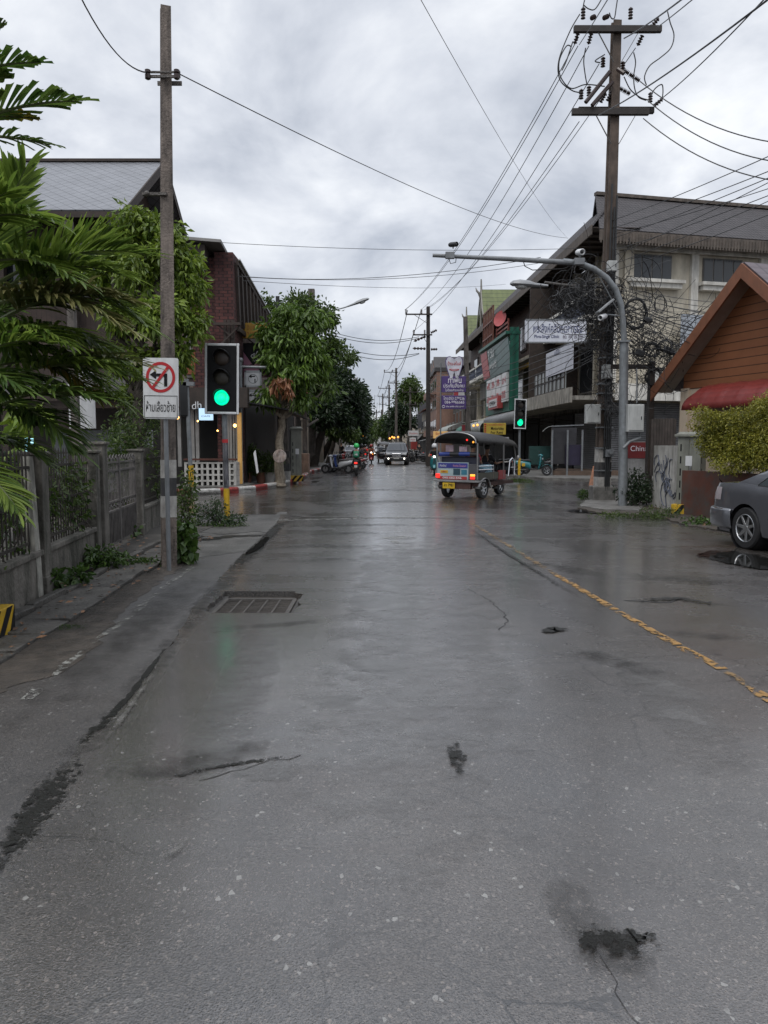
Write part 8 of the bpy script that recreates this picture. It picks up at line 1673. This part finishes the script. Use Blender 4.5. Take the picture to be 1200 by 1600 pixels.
# ---- dark pickup facing us
BLKC = carpaint('black_metallic', (.008, .008, .01)); WHC = carpaint('white_car', (.50, .51, .52)); SILC = carpaint('silver_car', (.30, .31, .33)); REDC = carpaint('maroon_car', (.16, .03, .03))
topP = [(0, .95), (.1, 1.05), (1.5, 1.05), (3.5, 1.08), (3.9, 1.06), (4.6, .98), (4.9, .80)]
roofP = [(.12, 1.04), (.45, 1.62), (1.2, 1.76), (2.6, 1.76), (2.9, 1.70), (3.72, 1.07)]
wP = [([(.35, .15, .55), (.6, .15, .88), (1.3, .15, .88)], 'side_window'), ([(1.4, .12, .88), (2.1, .12, .88)], 'side_window'), ([(2.2, .12, .88), (2.75, .12, .86), (3.3, .13, .2)], 'side_window')]
def face(t, L, W, grille=CHROME, lit=True, zc=.78):
    MB().bx(-.36, .36, L - .02, L + .03, zc - .09, zc + .15).build('grille', grille, t, bevel=.03); MB().bx(-.31, .31, L + .032, L + .038, zc - .03, zc + .02).build('grille_bar', CARBLK, t); MB().bx(-.31, .31, L + .032, L + .038, zc + .06, zc + .10).build('grille_bar', CARBLK, t)
    for s in (-1, 1):
        MB().bx(s * .46, s * .80 * W / 1.85, L - .14, L - .0, zc + .0, zc + .17).build('headlight', CLEAR, t, bevel=.03); o_ = MB().lathe([(.001, .0), (.07, 0), (.06, .02), (.001, .03)], (s * .62, L + .04, zc - .26), 12, Matrix.Rotation(-PI / 2, 3, 'X')).build('fog_lamp', HEADON if lit else CLEAR, t)
        MB().box((s * (W / 2 + .12), L * .70, 1.15), (.2, .12, .18)).build('mirror', BLKC, t, bevel=.03)
    MB().bx(-W / 2 * .92, W / 2 * .92, L - .1, L + .06, .34, .62).build('front_bumper', BLKC, t, bevel=.05); MB().bx(-.22, .22, L + .062, L + .07, .50, .60).build('number_plate', PLATE, t)
q = P(624, 724, 60.5); q.z = 0
pk, _, _, _ = car('pickup_truck', 'black pickup style car driving towards us with lit low lamps and roof rack', 'car', (0, 0, 0), PI - R(3), 4.9, 1.85, 1.8, 2.9, 1.05, .38, BLKC, topP, roofP, rimspokes=6, wins=wP, sill=.34, belt_in=.95, roof_in=.74)
pk.location = Vector((q.x - .0, 59.5 + 4.9, 0)); face(pk, 4.9, 1.85)
mb = MB()
for s in (-.55, .55): mb.tube([(s, .9, 1.80), (s, 2.7, 1.82)], .03, 6)
for y in (1.0, 1.8, 2.6): mb.tube([(-.55, y, 1.84), (.55, y, 1.84)], .025, 6)
mb.build('roof_rack', CARBLK, pk)
# other cars
topC = [(0, .85), (.1, .95), (1.1, .98), (3.2, .95), (4.0, .85), (4.3, .65)]; roofC = [(.1, .93), (.7, 1.38), (1.3, 1.46), (2.3, 1.46), (2.5, 1.42), (3.2, .94)]
wC = [([(.5, .15, .55), (.9, .15, .85), (1.5, .15, .86)], 'side_window'), ([(1.6, .12, .86), (2.3, .12, .86), (2.8, .13, .3)], 'side_window')]
for i, (u, Y, rz, p, hgt, lab, lit) in enumerate(((592, 115, PI, WHC, 1, 'white car far down the street, facing us, left of the black pickup', True), (549, 84, .05, SILC, 1.05, 'pale grey car parked along the left kerb beyond the scooters', False), (553, 108, .02, WHC, 1.0, 'small white car parked far along the left kerb', False), (568, 140, 0, REDC, 1, 'dark red car farthest along the left side', False), (576, 170, 0, BLKC, 1, 'tiny black car near the street end', False))):
    c_, *_ = car('car', lab, 'car', (0, 0, 0), rz, 4.3, 1.72, 1.46, 2.5, .85, .31, p, topC, roofC, wins=wC); qx = (u - 600) / F * Y; c_.location = (qx, Y + (4.3 if rz > 3 else 0), 0); c_.scale = (1, 1, hgt)
    if rz > 3: face(c_, 4.3, 1.72, SILC, lit, .62)
    else:
        for s in (-1, 1): MB().bx(s * .6, s * .8, -.02, .0 - .003, .65, .85).build('tail_light', REDON if i > 2 else REDL, c_)
# boxy grey pickup cab / second three wheeler half hidden left of the black pickup
# ---- three wheeler
STEEL = mat('worn_steel', (.28, .28, .28), .35, .2, 6, metal=.6, stain=.3); CANV = mat('black_canvas', (.014, .013, .013), .38, .4, 4, bump=.3, bscale=12)
def tuktuk(lab, loc, rz, group=None, main=True):
    t = thing('three_wheeler', lab, 'three wheeler', loc, rz, group)
    # roof: arched canopy
    def arch(y, w_, z0, z1, n=14): return [Vector((w_ * math.cos(a), y, z0 + (z1 - z0) * (math.sin(a) ** .8))) for a in [PI - PI * i / n for i in range(n + 1)]]
    MB().grid([arch(-.12, .66, 1.56, 1.84), arch(0, .68, 1.56, 1.88), arch(1.0, .68, 1.54, 1.86), arch(1.9, .64, 1.50, 1.80), arch(2.45, .56, 1.46, 1.70), arch(2.62, .52, 1.42, 1.60)]).build('roof', CANV, t, smooth=True, solid=.03)
    MB().tube(arch(-.12, .67, 1.55, 1.85), .018, 6).build('roof_hoop', STEEL, t, smooth=True)
    mb = MB()
    for (x, y) in ((-.66, 0), (.66, 0), (-.66, 1.5), (.66, 1.5)): mb.tube([(x, y, .55), (x * .99, y, 1.57)], .022, 7)
    for s in (-.52, .52): mb.tube([(s, 2.45, .75), (s, 2.50, 1.2), (s * .98, 2.38, 1.60)], .02, 7)
    mb.build('posts', STEEL, t, smooth=True)
    mb = MB(); mb.bx(-.74, .74, -.06, .0, .47, .53); mb.bx(-.68, .68, 0, .45, .48, .52); mb.build('rear_bumper', STEEL, t, bevel=.01)
    mb = MB(); mb.bx(-.62, .62, .05, 2.2, .36, .47); mb.bx(-.45, .45, -.02, .1, .28, .46); mb.build('chassis', mat('rusty_chassis', (.05, .022, .018), .7, .4, 8), t)
    bp_ = MB().bx(-.64, .38, -.02, .02, .54, 1.02).build('rear_panel', mat('ad_white', (.30, .38, .40), .35, .12, 4), t)
    MB().bx(-.60, .36, -.028, -.022, .86, 1.0).build('blue_band', mat('ad_blue', (.03, .035, .20), .4), bp_); MB().bx(-.62, .34, -.028, -.022, .545, .63).build('red_band', mat('ad_red', (.34, .03, .03), .4), bp_); MB().bx(-.10, .12, -.028, -.022, .67, .84).build('dark_picture', mat('ad_dark', (.02, .05, .07), .3), bp_); MB().bx(.16, .34, -.028, -.022, .68, .82).build('teal_picture', mat('ad_teal', (.03, .14, .20), .3), bp_); MB().bx(-.53, -.28, -.028, -.022, .72, .80).build('yellow_picture', mat('ad_yellow', (.55, .35, .03), .4), bp_)
    if main:
        text('lettering', '095-682-546', WHITEP, bp_, (-.14, -.032, .588), (1, 0, 0), (0, 0, 1), width=.62, height=.055, bold=.02); text('lettering', 'ติดต่อ โฆษณา', mat('ad_pink', (.55, .25, .35), .4), bp_, (.1, -.032, .93), (1, 0, 0), (0, 0, 1), width=.42, height=.06, bold=.01); text('lettering', 'เชียงใหม่', WHITEP, bp_, (-.44, -.032, .93), (1, 0, 0), (0, 0, 1), width=.22, height=.07, bold=.01); text('lettering', 'A.MAX', REDT, bp_, (-.405, -.032, .76), (1, 0, 0), (0, 0, 1), width=.18, height=.045, bold=.02)
    MB().bx(.38, .64, -.02, .02, .54, .98).build('grey_side_panel', mat('grey_panel', (.06, .06, .065), .5), t, bevel=.01)
    mb = MB(); mb.bx(-.64, .64, .02, 1.5, .53, .57); mb.build('floor', CARBLK, t); mb = MB(); mb.bx(.62, .66, .02, 1.5, .55, .74); mb.bx(-.66, -.62, .02, 1.5, .55, .74); mb.build('side_panel', mat('dark_olive_panel', (.05, .05, .035), .5), t); MB().bx(.63, .672, 1.2, 1.6, .52, .78).build('red_side_panel', mat('tuk_red', (.24, .03, .03), .5), t)
    mb = MB(); mb.tube([(-.62, .08, 1.24), (-.25, .06, 1.25)], .062, 10); mb.tube([(.05, .06, 1.25), (.40, .06, 1.25)], .062, 10); mb.build('blue_roll_cushion', mat('blue_vinyl', (.02, .04, .20), .35), t, smooth=True)
    mb = MB(); mb.tube([(-.25, .06, 1.25), (.05, .06, 1.25)], .062, 10); mb.tube([(.40, .06, 1.25), (.62, .08, 1.24)], .062, 10); mb.build('black_roll_cushion', CARBLK, t, smooth=True)
    mb = MB(); mb.bx(-.60, .60, .12, .24, .80, 1.18); mb.bx(-.60, .60, .24, .75, .72, .84); mb.build('bench_seat', mat('dark_vinyl', (.02, .022, .04), .4), t, bevel=.03)
    mb = MB()
    for x in (.66,): 
        for z in (.82, .92): mb.tube([(x, .05, z), (x, .9, z)], .012, 5)
        mb.tube([(x, .9, .55), (x, .9, .95)], .014, 5); mb.tube([(.68, 1.75, .6), (.70, 1.8, 1.05), (.70, 1.95, 1.12), (.70, 2.1, 1.05), (.68, 2.12, .62)], .018, 6); mb.tube([(.70, 1.85, .85), (.70, 2.1, .85)], .012, 5)
    mb.build('grab_rail', CHROME, t, smooth=True)
    for s in (-1, 1):
        wheel(t, (s * .56, .42, .27), .27, .14, s, 6, rimf=.62)
        rws = []
        for i in range(13): a = R(5) + R(170) * i / 12; rws.append([Vector((s * .47, .42 + .33 * math.cos(a), .27 + .33 * math.sin(a))), Vector((s * .60, .42 + .34 * math.cos(a), .27 + .34 * math.sin(a))), Vector((s * .69, .42 + .31 * math.cos(a), .27 + .31 * math.sin(a)))])
        MB().grid(rws).build('mudguard', STEEL, t, smooth=True, solid=.012)
    wheel(t, (0, 2.45, .25), .25, .13, 1, 5, rimf=.55)
    mb = MB(); mb.tube([(.11, 2.45, .25), (.09, 2.38, .7), (0, 2.33, 1.0)], .025, 7); mb.tube([(-.11, 2.45, .25), (-.09, 2.38, .7), (0, 2.33, 1.0)], .025, 7); mb.tube([(-.32, 2.15, 1.08), (0, 2.28, 1.02), (.32, 2.15, 1.08)], .016, 6); mb.build('fork_and_handlebar', CARBLK, t, smooth=True)
    mb = MB(); mb.grid([[Vector((x, 2.42 + .06 * (1 - (x / .5) ** 2), z)) for x in np.linspace(-.5, .5, 9)] for z in (.62, .75, .98)]); mb.build('front_cowl', mat('dark_cowl', (.02, .02, .025), .3), t, smooth=True, solid=.03)
    mb = MB(); mb.quad((-.48, 2.50, 1.0), (.48, 2.50, 1.0), (.46, 2.42, 1.52), (-.46, 2.42, 1.52)); mb.build('windscreen', mat('clear_screen', (.08, .09, .10), .05, 0, spec=.8, alpha=.35), t)
    MB().lathe([(.001, -.06), (.09, -.05), (.11, .02), (.09, .04), (.001, .05)], (0, 2.56, .82), 14, Matrix.Rotation(-PI / 2, 3, 'X')).build('headlight', CHROME, t, smooth=True)
    mb = MB(); mb.bx(-.22, .22, 1.45, 1.85, .62, .74); mb.bx(-.22, .22, 1.40, 1.48, .74, 1.0); mb.build('driver_seat', mat('dark_vinyl', (0, 0, 0)), t, bevel=.03)
    mb = MB(); mb.bx(.40, .72, 1.55, 2.35, .34, .38); mb.build('side_step', STEEL, t)
    mb = MB(); mb.ball((.68, 2.35, 1.12), (.05, .03, .08)); mb.build('mirror', STEEL, t, smooth=True)
    MB().bx(-.68, -.54, -.045, -.022, .58, .70).build('tail_light', REDON, t, bevel=.01); MB().bx(.45, .60, -.045, -.022, .64, .70).build('indicator_light', AMBON, t, bevel=.008); MB().bx(.45, .60, -.045, -.022, .56, .62).build('tail_light', REDON, t, bevel=.008)
    for x, m in ((.36, REDON), (.56, AMBON)):
        MB().ball((x, -.07, 1.64 - (.06 if x > .5 else 0)), .028, 8, 6).build('roof_lamp', m, t, smooth=True)
    MB().bx(-.42, -.02, -.075, -.065, .29, .45).build('number_plate', mat('plate_yellow', (.50, .33, .02), .4), t); text('lettering', 'สว 7981', BLKP, t, (-.22, -.08, .385), (1, 0, 0), (0, 0, 1), width=.30, height=.08, bold=.01)
    mb = MB(); mb.tube([(-.55, -.05, .30), (-.40, .2, .30), (-.1, .3, .28)], .035, 6); mb.build('exhaust', CARBLK, t, smooth=True)
    mb = MB(); mb.bx(.36, .60, .5, .95, .70, .95); 
    if main: mb.build('pale_blue_bag', mat('bag_blue', (.22, .38, .48), .5, .2, 5), t, bevel=.03)
    mb = MB(); mb.bx(-.5, -.25, .2, .24, 1.32, 1.5); mb.bx(-.05, .2, .2, .24, 1.32, 1.46)
    if main: mb.build('hanging_cards', mat('card_pink', (.40, .30, .34), .5, .4, 12), t); 
    return t
tq = G(700, 777); tz = R(-37); tt = tuktuk('dark three wheeler taxi with blue roll cushion and printed rear panel', (0, 0, 0), tz)
wl = Matrix.Rotation(tz, 3, 'Z') @ Vector((-.56, .42, 0)); tt.location = Vector((tq.x - wl.x, tq.y - wl.y, 0)); tt.scale = (1.04,) * 3
t2 = tuktuk('second three wheeler half hidden left of the black pickup', (P(601, 700, 67).x, 70, 0), PI, main=False)

# ---- people
def skinned(name, nodes, edges, m, parent, sub=1):
    me = bpy.data.meshes.new(name); me.from_pydata([n[0] for n in nodes], edges, []); me.materials.append(m); o = bpy.data.objects.new(name, me); C.objects.link(o)
    md = o.modifiers.new('skin', 'SKIN'); md.use_smooth_shade = True
    for i, n in enumerate(nodes): r = n[1] if isinstance(n[1], tuple) else (n[1], n[1]); me.skin_vertices[0].data[i].radius = r
    me.skin_vertices[0].data[0].use_root = True
    sb = o.modifiers.new('sub', 'SUBSURF'); sb.levels = sub; sb.render_levels = sub
    dg = bpy.context.evaluated_depsgraph_get(); m2 = bpy.data.meshes.new_from_object(o.evaluated_get(dg)); bpy.data.objects.remove(o); bpy.data.meshes.remove(me)
    m2.name = name; m2.materials.clear(); m2.materials.append(m); o = bpy.data.objects.new(name, m2); C.objects.link(o)
    if parent: o.parent = parent
    return o
def person(lab, loc, rz, pose, shirt, trousers, helmet=None, hair=True, group=None, skin=SKIN, shoes=None):
    """pose: dict of joints in local metres, forward +y"""
    t = thing('person', lab, 'person', loc, rz, group); J = {k: Vector(v) for k, v in pose.items()}
    hip, ch, nk, hd = J['hip'], J['chest'], J['neck'], J['head']
    n = [(hip, (.13, .10)), (hip.lerp(ch, .5), (.12, .095)), (ch, (.145, .10)), (nk, .05), (hd + Vector((0, 0, -.06)), (.062, .07)), (hd, (.075, .088)), (hd + Vector((0, 0, .09)), (.06, .07))]; e = [(0, 1), (1, 2), (2, 3), (3, 4), (4, 5), (5, 6)]
    sh, tr = [(hip, (.145, .115)), (hip.lerp(ch, .5), (.14, .115)), (ch, (.165, .12)), (nk - Vector((0, 0, .04)), .07)], [(hip, (.15, .12))]; se, te_ = [(0, 1), (1, 2), (2, 3)], []
    for s, sg in (('l', -1), ('r', 1)):
        a = len(n); n += [(J['sho_' + s], .05), (J['elb_' + s], .036), (J['wri_' + s], .025), (J['wri_' + s] + (J['wri_' + s] - J['elb_' + s]).normalized() * .05, (.035, .018))]; e += [(2, a), (a, a + 1), (a + 1, a + 2), (a + 2, a + 3)]
        d = (J['wri_' + s] - J['elb_' + s]).normalized(); sd = d.orthogonal().normalized(); up = d.cross(sd)
        for k, off in enumerate((-.026, -.009, .009, .026)):
            b_ = len(n); bs = n[a + 3][0]; n += [(bs + sd * off + d * .03, .009), (bs + sd * off * 1.1 + d * (.055 - .006 * abs(k - 1)) + up * .012, .008), (bs + sd * off + d * (.06 - .006 * abs(k - 1)) + up * .035, .007)]; e += [(a + 3, b_), (b_, b_ + 1), (b_ + 1, b_ + 2)]
        b_ = len(n); n += [(n[a + 2][0] + sd * .035 + d * .02, .010), (n[a + 2][0] + sd * .05 + d * .05 + up * .02, .008)]; e += [(a + 2, b_), (b_, b_ + 1)]
        h0 = len(n); hp = hip + Vector((sg * .09, 0, -.03)); n += [(hp, .085), (J['kne_' + s], .055), (J['ank_' + s], .038), (J['ank_' + s] + Vector((0, .0, -.05)), .04), (J['ank_' + s] + Vector((0, .13, -.055)), (.045, .03))]; e += [(0, h0), (h0, h0 + 1), (h0 + 1, h0 + 2), (h0 + 2, h0 + 3), (h0 + 3, h0 + 4)]
        k = len(sh); sh += [(J['sho_' + s], .065), (J['sho_' + s].lerp(J['elb_' + s], .8), .055)]; se += [(2, k), (k, k + 1)]
        k = len(tr); tr += [(hp, .10), (J['kne_' + s], .072), (J['kne_' + s].lerp(J['ank_' + s], .85), .058)]; te_ += [(0, k), (k, k + 1), (k + 1, k + 2)]
    skinned('body', n, e, skin, t); skinned('shirt', sh, se, shirt, t); skinned('trousers', tr, te_, trousers, t)
    if helmet:
        mb = MB(); mb.lathe([(.125, -.08), (.138, -.02), (.135, .05), (.105, .11), (.06, .145), (.001, .155)], hd + Vector((0, -.01, .01)), 16, cap=False); ho = mb.build('helmet', helmet, t, smooth=True, solid=.015)
        MB().grid([[hd + Vector((.118 * math.sin(a), .118 * math.cos(a), z)) for a in np.linspace(-1.0, 1.0, 7)] for z in (-.07, .02)]).build('visor', GLASS, ho, smooth=True)
    elif hair: MB().ball(hd + Vector((0, -.02, .045)), (.088, .10, .085), 12, 8).build('hair', mat('black_hair', (.012, .010, .009), .5), t, smooth=True)
    for s in ('l', 'r'): MB().box(J['ank_' + s] + Vector((0, .05, -.06)), (.10, .27, .07)).build('shoe', shoes or CARBLK, t, bevel=.02)
    return t
RIDE = dict(hip=(0, .52, .82), chest=(0, .58, 1.17), neck=(0, .63, 1.33), head=(0, .67, 1.50), sho_l=(-.19, .58, 1.27), sho_r=(.19, .58, 1.27), elb_l=(-.27, .72, 1.04), elb_r=(.27, .72, 1.04), wri_l=(-.28, .93, 1.0), wri_r=(.28, .93, 1.0), kne_l=(-.17, .88, .70), kne_r=(.17, .88, .70), ank_l=(-.16, .84, .36), ank_r=(.16, .84, .36))
def walk(k): return dict(hip=(0, 0, .92), chest=(0, .02, 1.28), neck=(0, .02, 1.45), head=(0, .04, 1.60), sho_l=(-.18, .02, 1.39), sho_r=(.18, .02, 1.39), elb_l=(-.23, -.10 * k, 1.12), elb_r=(.23, .10 * k, 1.12), wri_l=(-.24, -.02 * k, .88), wri_r=(.24, .24 * k, .92), kne_l=(-.10, .14 * k, .50), kne_r=(.10, -.04, .50), ank_l=(-.10, .16 * k, .11), ank_r=(.10, -.24 * k, .13))
# ---- scooters
def scooter(lab, loc, rz, paint, group=None, lit=False, seat=None, retro=False, steer=0):
    t = thing('motor_scooter', lab, 'scooter', loc, rz, group); r = .245; yf = 1.28
    wheel(t, (0, 0, r), r, .10, 1, 5, rimf=.6); wheel(t, (0, yf, r), r, .09, 1, 5, rimf=.6)
    rows = []   # tail body
    for y, w_, z0, z1 in ((-.34, .03, .66, .72), (-.28, .08, .58, .74), (-.12, .13, .48, .76), (.12, .16, .40, .74), (.32, .16, .34, .70), (.46, .13, .28, .66), (.52, .10, .26, .60)):
        rows.append([Vector((w_ * math.cos(a), y, (z0 + z1) / 2 + (z1 - z0) / 2 * math.sin(a))) for a in [2 * PI * i / 14 for i in range(14)]])
    mb = MB(); mb.grid(rows, close=True); mb.poly(rows[0]); mb.poly(rows[-1]); mb.build('rear_body', paint, t, smooth=True)
    rows = []
    for y, w_, z in ((-.24, .05, .77), (-.16, .10, .80), (.05, .14, .79), (.18, .13, .76), (.38, .12, .77), (.50, .08, .74), (.54, .03, .70)): rows.append([Vector((w_ * math.cos(a), y, z - .03 + .05 * math.sin(a))) for a in [2 * PI * i / 10 for i in range(10)]])
    mb = MB(); mb.grid(rows, close=True); mb.build('seat', seat or CARBLK, t, smooth=True)
    MB().bx(-.13, .13, .48, .86, .27, .33).build('footboard', CARBLK, t, bevel=.02)
    rows = []
    for f in np.linspace(0, 1, 7): z = .30 + .62 * f; y = .86 + .16 * math.sin(f * 1.4) - .06 * f; w_ = .17 + .05 * math.sin(PI * f); rows.append([Vector((w_ * s, y + .07 * (1 - s * s), z)) for s in (-1, -.6, -.2, .2, .6, 1)])
    MB().grid(rows).build('leg_shield', paint, t, smooth=True, solid=.03)
    rows = [[Vector((x, yf + (r + .05) * math.cos(a), r + (r + .05) * math.sin(a) + (-.0))) for x in (-.07, -.03, .03, .07)] for a in np.linspace(R(20), R(150), 9)]
    MB().grid(rows).build('front_mudguard', paint, t, smooth=True, solid=.015)
    mb = MB(); mb.tube([(.06, yf, r), (.05, yf - .10, .60), (0, yf - .22, .92)], .02, 6); mb.tube([(-.06, yf, r), (-.05, yf - .10, .60), (0, yf - .22, .92)], .02, 6); mb.tube([(.09, 0, r), (.12, .2, .50)], .025, 6); mb.tube([(.11, -.30, .30), (.12, -.05, .27), (.10, .3, .27)], .04, 7); mb.bx(-.08, .10, .05, .42, .22, .38); mb.build('fork_and_engine', CARBLK, t, smooth=True)
    mb = MB(); mb.ball((0, .98, .96), (.12, .12, .08), 12, 8); mb.build('handlebar_cover', paint, t, smooth=True); mb = MB(); mb.tube([(-.33, .88, .99), (-.15, .97, .98), (.15, .97, .98), (.33, .88, .99)], .014, 6); mb.build('handlebar', CARBLK, t, smooth=True)
    MB().ball((0, 1.075, .955 if retro else .80), (.07, .035, .055), 12, 8).build('headlight', HEADON if lit == 'front' else CLEAR, t, smooth=True)
    for s in (-1, 1):
        mo = MB().ball((s * .27, .90, 1.16), (.055, .012, .038), 10, 6).build('mirror', CARBLK, t, smooth=True); MB().tube([(s * .20, .94, 1.0), (s * .25, .91, 1.13)], .007, 5).build('stalk', CARBLK, mo)
    MB().bx(-.08, .08, -.375, -.33, .62, .71).build('tail_light', REDON if lit == 'rear' else REDL, t, bevel=.012); MB().bx(-.08, .08, -.40, -.392, .44, .56).build('number_plate', PLATE, t)
    MB().grid([[Vector((x, -.36 + .12 * f, .66 - .34 * f * 0 - (.30 * (1 - f)))) for x in (-.06, .06)] for f in (0, .5, 1)]).build('rear_mudguard', CARBLK, t, solid=.01)
    mb = MB(); mb.tube([(.1, .35, .26), (.22, .30, .02)], .01, 5); mb.build('side_stand', CARBLK, t)
    return t
def paintm(n, c): return mat(n, c, .22, .05, 4, spec=.7)
PWH, PBK, PBL, PTE, PGR, PRD = paintm('scooter_white', (.48, .49, .50)), paintm('scooter_black', (.018, .018, .02)), paintm('scooter_blue', (.03, .06, .20)), paintm('scooter_teal', (.02, .15, .17)), paintm('scooter_grey', (.12, .125, .13)), paintm('scooter_red', (.22, .02, .02))
CLB, CLG = mat('cloth_black', (.015, .015, .017), .8), mat('cloth_grey', (.06, .06, .065), .8)
# parked row on the left, noses to the kerb
s0 = scooter('white retro scooter, nearest of the parked row at the left kerb', (P(544, 735, 42.0).x, 42.0, 0), R(86), PWH, retro=True, seat=mat('seat_brown_black', (.03, .02, .018), .5))
rowP = [(PBL, 'dark blue scooter second in the parked row on the left'), (PBK, 'black scooter third in the parked row on the left'), (PGR, 'grey scooter fourth in the parked row on the left'), (PBK, 'black scooter fifth in the parked row on the left, half hidden'), (PRD, 'dark red scooter sixth in the parked row on the left'), (PBK, 'black scooter seventh in the parked row on the left'), (PWH, 'white scooter far back in the parked row on the left'), (PGR, 'grey scooter at the far end of the parked row on the left')]
for i, (pm, lab) in enumerate(rowP):
    d_ = dup(s0, (P(548, 700, 43).x + .05 + .15 * math.sin(i * 2) + .04 * i, 42.8 + i * .95, 0), R(80 + 9 * math.sin(i * 2.3)), lab, 'scooters parked in a row at the left kerb', swap={'rear_body': pm, 'leg_shield': pm, 'front_mudguard': pm, 'handlebar_cover': pm})
s0['group'] = 'scooters parked in a row at the left kerb'
# green riders and traffic
GRNH = mat('bright_green_helmet', (.03, .40, .10), .3)
q = G(556, 744); g1 = scooter('black scooter with lit red tail lamp ridden away by the green helmet rider', (q.x, q.y + .3, 0), 0, PBK, lit='rear')
r1 = person('person on scooter in black with green patch jacket and bright green helmet, riding away', g1.location, 0, RIDE, CLB, CLB, GRNH)
MB().grid([[Vector((x, .36 - .035 * (1 - (x / .15) ** 2) + .12 * (z - .86), z)) for x in np.linspace(-.15, .15, 5)] for z in np.linspace(.92, 1.26, 4)]).build('back_patch', mat('green_patch', (.01, .16, .08), .6), r1, smooth=True, solid=.01)
text('lettering', 'NE', WHITEP, r1, (0, .325, 1.09), (1, 0, 0), (0, 0.12, 1), width=.14, height=.09, bold=.03)
q = P(565, 700, 56); g2 = dup(g1, (q.x, 56, 0), 0, 'scooter with glowing red tail lamp just beyond the green helmet rider'); person('person in dark clothes riding away just beyond the green helmet rider', (q.x, 56, 0), 0, RIDE, CLG, CLB, PBK)
q = P(580, 700, 64); g3 = scooter('orange lit scooter coming towards us in the middle of the street', (q.x, 64 + 1.3, 0), PI, PRD, lit='front', retro=True); person('person in orange brown jacket riding the scooter in the middle of the street', (q.x, 64 + 1.3, 0), PI, RIDE, mat('cloth_orange', (.25, .08, .04), .7), CLB, PRD)
MB().ball((-.12, 1.06, .82), .045, 8, 6).build('indicator_light', AMBON, g3, smooth=True)
q = P(571, 700, 78); dup(g1, (q.x, 78, 0), 0, 'far scooter with dim red tail lamp near the parked cars'); person('person in red riding away in the distance by the parked cars', (q.x, 78, 0), 0, RIDE, mat('cloth_red', (.2, .03, .03), .7), CLB, PBK)
q = G(681, 742); b1 = scooter('turquoise scooter with lit headlamp coming up behind the three wheeler', (q.x, q.y + 1.2, 0), R(176), PTE, lit='front', retro=True)
person('person in black shirt and white helmet riding the turquoise scooter', b1.location, R(176), RIDE, CLB, mat('cloth_shorts', (.02, .02, .03), .8), mat('helmet_white', (.62, .62, .64), .35))
# motorbikes parked on the right
b2 = G(800, 742); d1 = dup(g1, (8.0, 37.6, .1), R(80), 'dark scooter parked left of a pair behind the right traffic light post', 'scooters parked at the right corner'); d2 = scooter('teal black scooter with yellow mark parked at the right corner', (8.9, 36.4, 0.1), R(-100), PTE, group='scooters parked at the right corner'); d1.location = (P(795, 738, 37.4).x, 37.4, .1); d2.location = (P(812, 738, 36.6).x, 36.6, .1)
MB().bx(.155, .165, .1, .25, .45, .6).build('yellow_sticker', YELP, d2)
dup(g1, (P(858, 738, 38.2).x, 38.0, .1), R(60), 'black motorbike nearest the dark green hoarding', 'scooters parked at the right corner')
for i, (u, Y, rz) in enumerate(((655, 66, 80), (661, 64, 70), (664, 69, 95), (650, 80, 85))): dup(g1, (P(u + 6, 720, Y).x, Y, .1), R(rz), 'dark scooter parked by the right shops beyond the dark utility pole', 'dark scooters parked by the right shops')
for i, (u, Y, m, lab) in enumerate(((655, 70, CLB, 'person in black standing by the right shops beyond the pickup'), (649, 92, CLG, 'person in grey walking far along the right shops'), (534, 62, CLB, 'person in dark clothes standing under the left trees'))): person(lab, (P(u, 700, Y).x, Y, .1), .3 + i, walk([.3, 1, .4][i]), m, CLB)
# driver and passengers of the three wheeler
ca, sa = math.cos(tz), math.sin(tz)
SIT = dict(RIDE); SIT = {k: (v[0], v[1] + 1.12, v[2] - .05) for k, v in RIDE.items()}; SIT['wri_l'] = (-.28, 2.12, 1.03); SIT['wri_r'] = (.28, 2.12, 1.03)
person('person in dark shirt driving the three wheeler', tt.location, tz, SIT, CLB, CLG)
PAS = dict(hip=(.28, .45, .88), chest=(.28, .42, 1.2), neck=(.28, .42, 1.36), head=(.28, .45, 1.50), sho_l=(.10, .42, 1.28), sho_r=(.46, .42, 1.28), elb_l=(.08, .52, 1.05), elb_r=(.5, .52, 1.05), wri_l=(.15, .72, .95), wri_r=(.42, .72, .95), kne_l=(.18, .90, .88), kne_r=(.38, .90, .88), ank_l=(.18, .95, .62), ank_r=(.38, .95, .62))
person('person in red jacket sitting on the rear bench of the three wheeler', tt.location, tz, PAS, mat('cloth_crimson', (.32, .02, .04), .7), CLG)
